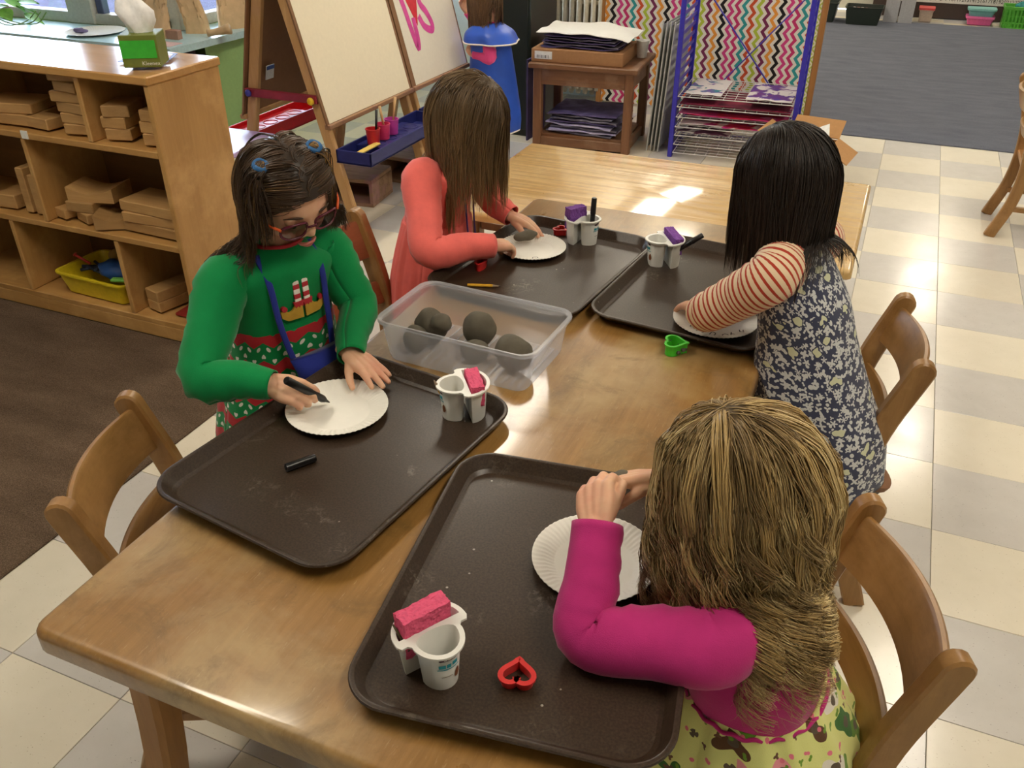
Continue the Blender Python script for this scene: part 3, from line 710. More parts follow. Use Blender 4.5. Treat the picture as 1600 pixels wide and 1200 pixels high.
wav = [(-0.545 - 0.012 * abs(math.sin(z * 60)), z) for z in np.linspace(1.2, 0.02, 120)]
mb = MB(); ring = [(-0.507, 0.02), (-0.507, 1.2)] + wav
mb.loft([[(x, 0.4585, z) for x, z in ring], [(x, 0.4555, z) for x, z in ring]])
def m_border():
    t = NT('lime_zigzag_border', 0.8, 0.2); p = t.node('ShaderNodeNewGeometry').outputs['Position']; s = t.sep(p)
    z = t.math('PINGPONG', s[2], 0.03)
    f = t.math('FRACT', t.math('MULTIPLY', t.math('ADD', s[0], z), 40.0))
    t.base(t.mix(t.math('GREATER_THAN', f, 0.5), C(176, 190, 84), C(222, 216, 190))); return t.m
wbuild(mb, 'scalloped_border', m_border(), bd)
M_RAD = plain('radiator_cream', C(200, 190, 168), 0.45)
rd = thing('radiator', 'cream cast iron column radiator behind the side table', 'radiator', (-2.07, 0.50, 0))
for k in range(9):
    x = (k - 4) * 0.05
    MB().tube([(x, -0.04, 0.08), (x, -0.04, 0.66), (x, 0.0, 0.70), (x, 0.04, 0.66), (x, 0.04, 0.08), (x, 0, 0.05)], 0.0175, 10).build('fin', M_RAD, rd, smooth=True)
MB().tube([(-0.225, 0, 0.12), (0.225, 0, 0.12)], 0.016, 10).tube([(-0.225, 0, 0.62), (0.225, 0, 0.62)], 0.016, 10).build('pipe', M_RAD, rd, smooth=True)
cb = thing('metal_cabinet', 'tall dark green metal cabinet behind the child in the blue smock', 'cabinet', (-2.13, -0.27, 0))
M_DKG = plain('dark_green_metal', C(26, 36, 30), 0.45)
MB().box((0, 0, 0.75), (0.30, 0.42, 1.5), 0.006).build('body', M_DKG, cb)
MB().box((0, -0.214, 0.75), (0.27, 0.006, 1.42), 0.002).build('door', M_DKG, cb)
o = tag(MB().prism([(-0.005, -0.14), (0.005, -0.14), (0.005, 0.14), (-0.005, 0.14)], 0, 0.46).build('purple_board', plain('purple_painted_card', C(70, 58, 100), 0.7, noise=0.3, nscale=12), None, loc=(-1.966, -0.42, 0.0)), 'purple painted card standing between cabinet and side table', 'card')
# ------------------------------------------------------------------ side table with papers
W_OLD = wood('old_oak', C(140, 96, 62), C(104, 66, 40), 0, 0.5, wear=C(150, 116, 90))
W_OLDV = wood('old_oak_upright', C(140, 96, 62), C(104, 66, 40), 2, 0.5)
s_ = thing('side_table', 'old dark oak side table with a low shelf by the drying rack', 'table', (-1.625, -0.40, 0), math.radians(4))
MB().box((0, 0, 0.455), (0.62, 0.50, 0.03), 0.005).build('tabletop', W_OLD, s_)
for sx in (-1, 1):
    for sy in (-1, 1): MB().box((sx * 0.262, sy * 0.205, 0.22), (0.048, 0.048, 0.44), 0.004).build('leg', W_OLDV, s_)
    MB().box((sx * 0.265, 0, 0.395), (0.022, 0.36, 0.085), 0.002).build('apron', W_OLD, s_)
    MB().box((sx * 0.265, 0, 0.035), (0.022, 0.36, 0.05), 0.002).build('rail', W_OLD, s_)
for sy in (-1, 1):
    MB().box((0, sy * 0.21, 0.395), (0.476, 0.022, 0.085), 0.002).build('apron', W_OLD, s_)
    MB().box((0, sy * 0.21, 0.035), (0.476, 0.022, 0.05), 0.002).build('rail', W_OLD, s_)
MB().box((0, 0, 0.066), (0.505, 0.40, 0.014)).build('low_shelf', W_OLD, s_)
M_CARD = plain('cardboard', C(160, 118, 82), 0.75, 0.2, noise=0.06)
bx = thing('cardboard_carton', 'flat cardboard carton with a barcode label on the side table', 'box', (-1.665, -0.42, 0.4705), math.radians(4))
MB().box((0, 0, 0.035), (0.52, 0.40, 0.07), 0.003).build('carton', M_CARD, bx)
lb_ = MB().box((-0.19, -0.2012, 0.038), (0.1, 0.002, 0.04)).build('label_sticker', plain('label_white', C(222, 222, 220), 0.5), bx)
for k in range(9): MB().box((-0.225 + k * 0.008, -0.2027, 0.03), (0.002 + 0.002 * (k % 3 == 0), 0.0012, 0.016)).build('barcode_bar', plain('label_black', C(50, 50, 50), 0.5), lb_)
def paper_sheet(loc, w, d, mat, label, seed, curl=0.0, rz=0.0, group=None, amp=0.006, th=0.004):
    r = np.random.default_rng(seed); ph = r.random(4) * 6
    def zf(u, v): return amp * (math.sin(5 * u + ph[0]) * math.cos(4 * v + ph[1]) + 0.5 * math.sin(9 * u + 6 * v + ph[2])) + curl * max(0, u - 0.2) ** 2
    NX, NY = 16, 10; rows = []
    top = [[((i / NX - .5) * w, (j / NY - .5) * d * (1 + 0.01 * math.sin(7 * i / NX + ph[3])), zf(i / NX * 2 - 1, j / NY * 2 - 1) + 1.5 * amp + th) for i in range(NX + 1)] for j in range(NY + 1)]
    bot = [[(x, y, z - th) for x, y, z in row] for row in top]
    mb = MB().loft(top, False, False); mb.loft([rw[::-1] for rw in bot], False, False)
    edge = top[0] + [rw[-1] for rw in top[1:]] + top[-1][::-1][1:] + [rw[0] for rw in top[::-1]][1:-1]
    mb.loft([edge, [(x, y, z - th) for x, y, z in edge]], False, True)
    o = mb.build('paper_sheet', mat, None, loc=loc, weld=True, angle=50); o.rotation_euler = (0, 0, rz)
    return tag(o, label, 'paper', group)
def m_purple(name, a, b, c):
    t = NT(name, 0.7, 0.3); co = t.coord(); t.base(t.ramp(t.noise(co, 7, 4, 0.6, 0.5), [(0.3, a), (0.5, b), (0.72, c)])); return t.m
M_PUR1 = m_purple('purple_wash', C(56, 48, 84), C(86, 76, 120), C(120, 110, 160))
M_PUR2 = m_purple('grey_purple_wash', C(60, 56, 76), C(100, 96, 112), C(150, 146, 170))
M_PUR3 = m_purple('pale_purple_wash', C(110, 100, 160), C(170, 164, 200), C(210, 206, 224))
ordn = ['bottom', 'second', 'third', 'fourth', 'fifth', 'sixth', 'seventh', 'eighth']
for k in range(5):
    paper_sheet((-1.66 + 0.01 * (k % 2), -0.42, 0.5415 + k * 0.0135), 0.44 - 0.012 * k, 0.34, [M_PUR1, M_PUR2][k % 2], 'purple painted sheet, %s of the pile on the cardboard carton' % ordn[k], 10 + k, rz=0.06 - 0.02 * k, group='painted sheets on the carton', amp=0.004, th=0.0045)
paper_sheet((-1.64, -0.42, 0.6145), 0.52, 0.38, plain('white_drawing_paper', C(232, 232, 228), 0.7, 0.2, noise=0.02), 'white sheet curling over the pile of purple papers', 30, -0.04, 0.05, None, 0.006, 0.003)
for k in range(8):
    paper_sheet((-1.62 + 0.012 * ((k * 7) % 3 - 1), -0.42 - 0.01 * (k % 2), 0.0735 + k * 0.0158), 0.40, 0.33, [M_PUR2, M_PUR3, M_PUR2, M_PUR3, M_PUR1, M_PUR2, M_PUR2, M_PUR1][k], 'purple painted sheet, %s of the pile on the low shelf' % ordn[k], 50 + k, rz=0.05 * ((k * 5) % 3 - 1), group='painted sheets on the low shelf', amp=0.0035, th=0.008)
cpx = thing('paper_cup', 'white paper cup on the corner of the oak side table', 'cup', (-1.375, -0.285, 0.4705))
MB().lathe([(0.0001, 0.002), (0.026, 0.002), (0.026, 0), (0.027, 0), (0.036, 0.088), (0.0375, 0.09), (0.0355, 0.092), (0.034, 0.088), (0.0255, 0.006), (0.0001, 0.006)], n=32).build('cup_body', plain('cup_paper', C(232, 230, 226), 0.55), cpx, angle=50)
# ------------------------------------------------------------------ drying rack
M_BLUE = plain('blue_enamel', C(52, 46, 170), 0.35); M_WIRE = plain('white_wire', C(216, 214, 214), 0.35)
rk = thing('drying_rack', 'blue metal art drying rack with white wire shelves', 'drying rack', (-0.80, -0.27, 0), math.radians(3.5))
x0, x1, y0, y1 = -1.12, -0.48, -0.51, -0.04
for x in (x0, x1):
    for y in (y0, y1): wbuild(MB().box((x, y, 0.475), (0.026, 0.026, 0.95), 0.003), 'post', M_BLUE, rk)
    wbuild(MB().box((x, (y0 + y1) / 2, 0.012), (0.022, y1 - y0 - 0.026, 0.022), 0.002), 'foot_rail', M_BLUE, rk)
    for k in range(18): wbuild(MB().bar([(x, y0 + 0.012, 0.045 + 0.05 * k), (x, y1 - 0.012, 0.045 + 0.05 * k)], 0.006, 0.02), 'side_rung', M_BLUE, rk)
wbuild(MB().bar([(x0, y1 + 0.016, 0.1), (x1, y1 + 0.016, 0.86)], 0.006, 0.018, (0, 1, 0)), 'cross_brace', M_BLUE, rk)
wbuild(MB().bar([(x0, y1 + 0.022, 0.86), (x1, y1 + 0.022, 0.1)], 0.006, 0.018, (0, 1, 0)), 'cross_brace', M_BLUE, rk)
wbuild(MB().box(((x0 + x1) / 2, y1, 0.012), (x1 - x0 - 0.026, 0.022, 0.022), 0.002), 'foot_rail', M_BLUE, rk)
lev = [0.03, 0.077, 0.127, 0.174, 0.227, 0.282, 0.337]
for z in lev:
    mb = MB(); xa, xb, ya, yb_ = x0 + 0.018, x1 - 0.018, y0 - 0.02, y1 - 0.02
    mb.tube([(xa, ya, z), (xb, ya, z), (xb, yb_, z), (xa, yb_, z), (xa, ya, z)], 0.0028, 6)
    for x in np.linspace(xa, xb, 11)[1:-1]: mb.tube([(x, ya, z), (x, yb_, z)], 0.0016, 5)
    for y in np.linspace(ya, yb_, 10)[1:-1]: mb.tube([(xa, y, z), (xb, y, z)], 0.0016, 5)
    wbuild(mb, 'wire_shelf', M_WIRE, rk, smooth=True)
def m_blot(name, paper, c1, c2, thr=0.48, sc=6):
    t = NT(name, 0.7, 0.3); co = t.coord()
    n = t.noise(co, sc, 3, 0.5, 0.8); n2 = t.noise(t.map(co, loc=(3, 1, 0)), sc * 1.3, 3)
    paint = t.mix(t.mapr(n2, 0.4, 0.6), c1, c2)
    t.base(t.mix(t.mapr(n, thr, thr + 0.03), paper, paint)); return t.m
PAP = C(226, 220, 220)
blots = [(0.127, -0.95, 0.30, m_blot('mauve_ring_blot', PAP, C(84, 40, 70), C(120, 70, 100), 0.5), 'art sheet with a dark mauve ring on the third rack shelf'),
         (0.174, -0.80, 0.56, m_blot('magenta_red_blot', PAP, C(190, 40, 130), C(200, 40, 60), 0.5), 'art sheet with magenta and red smears on the fourth rack shelf'),
         (0.227, -0.80, 0.58, m_blot('pink_red_wash', C(214, 110, 160), C(206, 60, 130), C(206, 40, 66), 0.4), 'art sheet washed pink and red on the fifth rack shelf'),
         (0.282, -0.80, 0.58, m_blot('dark_red_wash', C(110, 34, 60), C(140, 40, 70), C(90, 30, 50), 0.4), 'art sheet painted dark red on the sixth rack shelf'),
         (0.337, -0.97, 0.20, m_blot('teal_purple_blot', PAP, C(40, 140, 150), C(120, 70, 160), 0.52, 9), 'small art sheet with a teal blot on the top rack shelf'),
         (0.337, -0.62, 0.24, m_blot('violet_blot', PAP, C(84, 60, 150), C(110, 50, 130), 0.47, 8), 'small art sheet with a violet blot on the top rack shelf')]
for z, xc, wv, m, lb in blots:
    paper_sheet((xc, -0.30, z + 0.003), wv, 0.38, m, lb, int(z * 1000 + xc * 50) % 97 + 3, rz=0.03, group='art sheets on the drying rack', amp=0.0025, th=0.0012)
for k in range(4):
    p = thing('folded_panel', 'pale grey wire panel leaning by the drying rack, %s from the rack' % ['first', 'second', 'third', 'fourth'][k], 'panel', (-1.19 - 0.022 * k, -0.47, 0), 0, 'leaning panels')
    p.rotation_euler = (0, math.radians(3), 0)
    for yy in (0, 0.40): MB().box((0, yy, 0.35), (0.008, 0.012, 0.70), 0.002).build('frame_bar', plain('pale_grey_metal', C(186, 186, 182), 0.45), p)
    MB().box((0, 0.20, 0.35), (0.003, 0.39, 0.66)).build('sheet', plain('pale_grey_sheet', C(176, 178, 174), 0.6), p)
# open cardboard box in front of the board
ob = thing('open_box', 'open cardboard box with flaps up on the floor beside the drying rack', 'box', (-0.36, -0.74, 0), math.radians(-8))
t_ = 0.005; W_, D_, H_ = 0.25, 0.24, 0.22
M_CB = plain('box_cardboard', C(188, 142, 94), 0.75, 0.2, noise=0.05)
MB().box((0, 0, t_ / 2), (W_, D_, t_)).build('base', M_CB, ob)
for s in (-1, 1):
    MB().box((s * W_ / 2, 0, H_ / 2), (t_, D_, H_)).build('wall', M_CB, ob); MB().box((0, s * D_ / 2, H_ / 2), (W_, t_, H_)).build('wall', M_CB, ob)
MB().box((-W_ / 2 - 0.05, 0, H_ + 0.03), (0.12, D_, t_), 0, Matrix.Rotation(0.5, 3, 'Y')).build('flap', M_CB, ob)
MB().box((W_ / 2 + 0.05, 0, H_ - 0.02), (0.12, D_, t_), 0, Matrix.Rotation(0.5, 3, 'Y')).build('flap', M_CB, ob)
MB().box((0, D_ / 2 + 0.05, H_ + 0.04), (W_, 0.12, t_), 0, Matrix.Rotation(0.6, 3, 'X')).build('flap', M_CB, ob)
o = tag(MB().box((0, 0, 0), (0.17, 0.14, 0.002), 0, Matrix.Rotation(-0.45, 3, 'Y') @ Matrix.Rotation(0.3, 3, 'X')).build('white_paper', plain('white_paper', C(240, 240, 236), 0.7), None, loc=(-0.345, -0.72, 0.245)), 'white paper sticking out of the open cardboard box', 'paper')

# ------------------------------------------------------------------ far end of the room
fc = thing('low_cabinet', 'low dark cabinet along the far wall behind storage boxes', 'cabinet', (0.9, 5.24, 0))
MB().box((0, 0, 0.30), (2.6, 0.3, 0.6), 0.005).build('body', plain('dark_brown_laminate', C(62, 48, 44), 0.5), fc)
ns = tag(MB().box((0, 0, 0), (2.0, 0.004, 0.075)).build('number_line', plain('strip_white', C(220, 216, 210), 0.6), None, loc=(0.72, 5.085, 0.185)), 'white number line strip on the far low cabinet', 'number line')
M_INK = plain('ink_black', C(40, 36, 40), 0.6)
for k in range(1, 25):
    me = text_mesh(str(k), 0.05); me.materials.append(M_INK)
    o = link('numeral', me, ns, (0.234 + (k - 8) * 0.0475 - 0.72, -0.004, 0.0)); o.rotation_euler = (math.pi / 2, 0, 0)
M_BIN = plain('dark_green_bin', C(34, 44, 38), 0.45)
for x, y, wv, dv, hv, lb in ((-0.44, 4.45, 0.34, 0.26, 0.16, 'dark green storage bin of papers at the far carpet edge'), (-0.86, 4.5, 0.34, 0.28, 0.18, 'dark green storage bin half hidden by the bulletin board frame')):
    b = thing('storage_bin', lb, 'bin', (x, y, 0.0075), 0, 'dark storage bins'); tub('bin_body', M_BIN, b, wv, dv, hv)
    if x > -0.5:
        for k in range(5): MB().box((-0.1 + 0.05 * k, 0.0, 0.11), (0.03, 0.16, 0.05), 0.004, rotz(0.2 * k)).build('contents', plain('mixed_papers_%d' % (k % 2), [C(206, 190, 180), C(190, 120, 110)][k % 2], 0.7), b)
o = thing('grey_carton', 'pale grey carton with a dark seam at the far carpet edge', 'box', (-0.13, 4.72, 0))
MB().box((-0.065, 0, 0.15), (0.13, 0.2, 0.3), 0.003).build('carton_half', plain('grey_card', C(176, 176, 180), 0.6), o); MB().box((0.075, 0, 0.15), (0.13, 0.2, 0.3), 0.003).build('carton_half', plain('grey_card', C(176, 176, 180), 0.6), o)
def clearbox(x, wv, hv, cb_, cl, lb):
    b = thing('lidded_box', lb, 'box', (x, 4.9, 0), 0, 'lidded boxes'); tub('box_body', cb_, b, wv, 0.16, hv)
    MB().prism(rrect(wv + 0.02, 0.18, 0.02), hv, hv + 0.018).build('lid', cl, b)
clearbox(0.125, 0.13, 0.11, plain('frosted_box', C(196, 176, 160), 0.4), plain('lid_red', C(220, 80, 80), 0.4), 'small frosted box with a red lid under the number line')
clearbox(0.62, 0.24, 0.06, plain('pink_box', C(206, 90, 150), 0.4), plain('lid_pink', C(226, 110, 170), 0.4), 'flat pink box under a teal one by the number line')
b = thing('lidded_box', 'flat teal box stacked on the pink one', 'box', (0.62, 4.9, 0.0785), 0, 'lidded boxes'); tub('box_body', plain('teal_box', C(110, 170, 170), 0.4), b, 0.24, 0.16, 0.055); MB().prism(rrect(0.26, 0.18, 0.02), 0.055, 0.07).build('lid', plain('lid_teal', C(130, 190, 185), 0.4), b)
gb = thing('green_basket', 'bright green plastic basket at the right end of the far wall', 'basket', (1.0, 4.85, 0))
M_GRN = plain('lime_basket', C(90, 176, 60), 0.4)
MB().box((0, 0, 0.005), (0.36, 0.24, 0.01)).box((0, -0.12, 0.18), (0.40, 0.012, 0.03), 0.002).box((0, 0.12, 0.18), (0.40, 0.012, 0.03), 0.002).box((-0.195, 0, 0.18), (0.012, 0.24, 0.03), 0.002).box((0.195, 0, 0.18), (0.012, 0.24, 0.03), 0.002).build('rim_and_base', M_GRN, gb)
for k in range(12):
    x = -0.18 + 0.033 * k
    MB().bar([(x * 0.92, -0.11, 0.005), (x, -0.12, 0.17)], 0.016, 0.006, (0, 1, 0)).build('slat', M_GRN, gb)
for z in (0.05, 0.11): MB().box((0, -0.116, z), (0.38, 0.006, 0.012)).build('hoop', M_GRN, gb)
MB().box((0, 0.115, 0.09), (0.38, 0.005, 0.17)).box((-0.188, 0, 0.09), (0.005, 0.22, 0.17)).box((0.188, 0, 0.09), (0.005, 0.22, 0.17)).build('side_wall', M_GRN, gb)
tag(MB().sphere((0, 0, 0), (0.13, 0.08, 0.05), 16, 8).build('dotted_cloth', plain('teal_dots', C(40, 130, 130), 0.7, noise=0.6, nscale=40), None, smooth=True, loc=(1.02, 4.85, 0.19)), 'teal cloth heaped in the green basket', 'cloth')
# ------------------------------------------------------------------ tables
H = 0.61
def m_table(name, a, b, wear, stain, rough, coat, film=False):
    t = NT(name, rough, 0.5)
    co = t.node('ShaderNodeNewGeometry').outputs['Position']
    v = t.map(co, (9, 0.8, 9) if not film else (0.8, 9, 9))
    n1 = t.noise(v, 2.4, 5, 0.62, 0.8); n2 = t.noise(t.map(co, (60, 5, 60) if not film else (5, 60, 60)), 2, 3, 0.7)
    f = t.math('ADD', t.math('MULTIPLY', n1, 0.6), t.math('MULTIPLY', n2, 0.4))
    col = t.ramp(f, [(0.34, b), (0.66, a)])
    n3 = t.noise(co, 3.6, 6, 0.62, 0.3)
    col = t.mix(t.mapr(n3, 0.48, 0.66, 0, 0.8), col, wear)
    n4 = t.noise(t.map(co, loc=(4, 7, 1)), 7.5, 6, 0.7, 0.6)
    col = t.mix(t.mapr(n4, 0.52, 0.68, 0, 0.75), col, stain)
    if not film:
        sc1 = t.mapr(t.noise(t.map(co, (26, 3.5, 26), rot=(0, 0, 0.5)), 9, 3, 0.8), 0.62, 0.72, 0, 0.35); col = t.mix(sc1, col, C(206, 176, 130))
        sc2 = t.mapr(t.noise(t.map(co, (1, 1, 1), loc=(9, 2, 0)), 34, 5, 0.8), 0.64, 0.74, 0, 0.5); col = t.mix(sc2, col, C(90, 66, 36))
    t.base(col)
    t.b.inputs['Coat Weight'].default_value = coat; t.b.inputs['Coat Roughness'].default_value = 0.06 if film else 0.11
    t.rough(t.mapr(n3, 0.3, 0.7, rough - 0.06, rough + 0.12))
    if film:
        wv = t.noise(t.map(co, (1.2, 16, 1), rot=(0, 0, 0.06)), 1.6, 2, 0.4)
        t.bump(wv, 0.8, 0.012)
    else:
        t.bump(t.math('ADD', t.noise(co, 4, 3), t.math('MULTIPLY', n2, 0.25)), 0.12, 0.004)
    return t.m
M_TAB = m_table('worn_varnished_oak', C(164, 122, 66), C(134, 96, 46), C(178, 150, 102), C(116, 88, 46), 0.32, 0.8)
M_TABV = wood('table_leg_oak', C(166, 118, 62), C(134, 90, 42), 2, 0.45)
M_FAR = m_table('film_covered_birch', C(214, 176, 112), C(200, 158, 92), C(218, 184, 124), C(200, 160, 100), 0.3, 0.9, True)
def tabletop(name, x0, x1, y0, y1, z, th, mat, parent, r=0.02):
    R = lambda ins, zz: [(x + (x0 + x1) / 2, y + (y0 + y1) / 2, zz) for x, y in rrect(x1 - x0 - 2 * ins, y1 - y0 - 2 * ins, max(0.003, r - ins), 4)]
    rings = [R(0.008, z - th), R(0.0, z - th + 0.006)] + [R(0.012 * (1 - math.cos(a)), z - 0.012 + 0.012 * math.sin(a)) for a in np.linspace(0, math.pi / 2, 6)]
    return wbuild(MB().loft(rings), name, mat, parent, angle=35)
TX0, TX1, TY0, TY1 = -0.925, -0.145, -4.848, -3.042
ft = thing('classroom_table', 'worn wooden table in front holding the brown trays', 'table', ((TX0 + TX1) / 2, (TY0 + TY1) / 2, 0))
tabletop('tabletop', TX0, TX1, TY0, TY1, H, 0.042, M_TAB, ft, 0.025)
for x, sx in ((TX0 + 0.075, -1), (TX1 - 0.075, 1)):
    for y, sy in ((TY0 + 0.10, -1), (TY1 - 0.10, 1)):
        P = crom([(x, y, H - 0.044), (x + sx * 0.005, y + sy * 0.002, 0.38), (x + sx * 0.03, y + sy * 0.012, 0.15), (x + sx * 0.065, y + sy * 0.03, 0.0)], 9)
        wbuild(MB().bar(P, 0.052, 0.052, (0, 1, 0)), 'leg', M_TABV, ft)
for y in (TY0 + 0.09, TY1 - 0.09): wbuild(MB().box(((TX0 + TX1) / 2, y, H - 0.085), (TX1 - TX0 - 0.21, 0.022, 0.08), 0.002), 'apron', M_TABV, ft)
for x in (TX0 + 0.07, TX1 - 0.07): wbuild(MB().box((x, (TY0 + TY1) / 2, H - 0.085), (0.022, TY1 - TY0 - 0.27, 0.08), 0.002), 'apron', M_TABV, ft)
FX0, FX1, FY0, FY1, FH = -1.222, -0.018, -3.09, -2.345, 0.552
gt = thing('film_covered_table', 'pale wooden table under shiny clear film behind the front table', 'table', ((FX0 + FX1) / 2, (FY0 + FY1) / 2, 0))
tabletop('tabletop', FX0, FX1, FY0, FY1, FH, 0.03, M_FAR, gt, 0.012)
for x in (FX0 + 0.06, FX1 - 0.06):
    for y in (FY0 + 0.13, FY1 - 0.06): wbuild(MB().box((x, y, 0.26), (0.045, 0.045, 0.52), 0.004), 'leg', M_TABV, gt)
for y in (FY0 + 0.13, FY1 - 0.06): wbuild(MB().box(((FX0 + FX1) / 2, y, 0.485), (FX1 - FX0 - 0.17, 0.02, 0.07), 0.002), 'apron', M_TABV, gt)

# ------------------------------------------------------------------ trays
def m_tray():
    t = NT('dark_brown_tray', 0.36, 0.45)
    co = t.coord(); r = t.rnd()
    v = t.vmath('ADD', co, t.comb(t.math('MULTIPLY', r, 23.0), t.math('MULTIPLY', r, 41.0), 0))
    n = t.noise(v, 300, 2); col = t.ramp(n, [(0.35, C(46, 34, 25)), (0.7, C(66, 52, 40))])
    # dried clay smears: sparse scratchy patches
    p = t.mapr(t.noise(v, 7.5, 3, 0.5), 0.56, 0.70)
    s_ = t.mapr(t.noise(v, 60, 5, 0.75, 1.5), 0.5, 0.62)
    col = t.mix(t.math('MULTIPLY', t.math('MULTIPLY', p, s_), 0.55), col, C(150, 142, 128))
    sp = t.math('MULTIPLY', t.mapr(t.voro(v, 42).outputs['Distance'], 0.09, 0.06), t.mapr(t.noise(v, 9, 2), 0.55, 0.6))
    col = t.mix(t.math('MULTIPLY', sp, 0.7), col, C(190, 184, 172))
    t.base(col); t.rough(t.mapr(t.noise(v, 5, 4), 0.3, 0.7, 0.28, 0.42)); t.bump(n, 0.08, 0.0006); return t.m
M_TRAY = m_tray()
def tray(x, y, deg, label, w=0.39, d=0.515):
    R = lambda ins, z, r: [(a, b, z) for a, b in rrect(w - 2 * ins, d - 2 * ins, r, 10)]
    rings = [R(0.032, 0.0, 0.032), R(0.016, 0.010, 0.048), R(0.007, 0.021, 0.056), R(0.001, 0.022, 0.061), R(0.0, 0.0245, 0.062), R(0.0015, 0.0265, 0.0605),
             R(0.0045, 0.027, 0.0575), R(0.0075, 0.026, 0.0545), R(0.0095, 0.0235, 0.0525), R(0.020, 0.0075, 0.042), R(0.0225, 0.0048, 0.0395), R(0.026, 0.0038, 0.036), R(0.030, 0.0036, 0.033)]
    o = thing('serving_tray', label, 'tray', (x, y, H + 0.0006), math.radians(deg), 'brown trays')
    MB().loft(rings).build('tray_body', M_TRAY, o, angle=32)
    return o
tray(-0.747, -4.352, -8, 'dark brown tray in front of the girl in green')
tray(-0.316, -4.516, 8, 'dark brown tray in front of the blonde girl in magenta', 0.40, 0.52)
tray(-0.712, -3.512, -7, 'dark brown tray in front of the girl in the coral dress')
tray(-0.318, -3.500, -6, 'dark brown tray in front of the girl with striped sleeves')
TZ = H + 0.0046
PLG = plate('paper_plate', (-0.825, -4.252, TZ), 0.092, 'white paper plate under the hands of the girl in green')
PLN = plate('paper_plate', (-0.272, -4.44, TZ), 0.090, 'white paper plate beside the magenta sleeve', rz=0.3)
PLP = plate('paper_plate', (-0.778, -3.428, TZ), 0.086, 'white paper plate in front of the girl in coral')
PLV = plate('paper_plate', (-0.268, -3.640, TZ), 0.090, 'white paper plate with black writing under the striped sleeve')
plate('paper_plate', (-0.325, -2.72, FH + 0.0008), 0.075, 'white paper plate on the film covered table')
def scribble(parent, strokes, z=0.0022, r=0.0011):
    for s_ in strokes:
        P = crom([(a, b, z) for a, b in s_], max(2, 5 * len(s_))) if len(s_) > 2 else np.array([(a, b, z) for a, b in s_])
        MB().tube(P, r, 5, flat=0.3).build('ink_stroke', M_INK, parent, smooth=True)
def letters(parent, txt, size, loc, rz):
    me = text_mesh(txt, size); me.materials.append(M_INK); o = link('ink_lettering', me, parent, loc); o.rotation_euler = (0, 0, rz)
letters(PLV, 'E', 0.026, (0.066, -0.028, 0.0098), 1.9); letters(PLV, 'T', 0.026, (0.052, -0.046, 0.008), 1.7); letters(PLV, 'O', 0.022, (0.034, -0.052, 0.004), 1.2)
scribble(PLV, [[(-0.035, -0.05), (-0.045, -0.04), (-0.042, -0.028)], [(-0.03, -0.055), (-0.02, -0.035), (-0.012, -0.05), (-0.02, -0.06)], [(0.0, -0.06), (0.004, -0.045), (0.012, -0.05), (0.008, -0.062), (0.0, -0.06)], [(-0.03, -0.03), (-0.02, -0.025), (-0.01, -0.03)]], 0.003)
scribble(PLP, [[(0.02, -0.045), (0.03, -0.04), (0.034, -0.05), (0.024, -0.054), (0.02, -0.045)], [(0.026, -0.06), (0.032, -0.058)], [(0.0, -0.062), (0.006, -0.06)]], 0.004, 0.0009)
scribble(PLN, [[(0.03, -0.02), (0.036, -0.014), (0.032, -0.006)]], 0.0022, 0.0007)

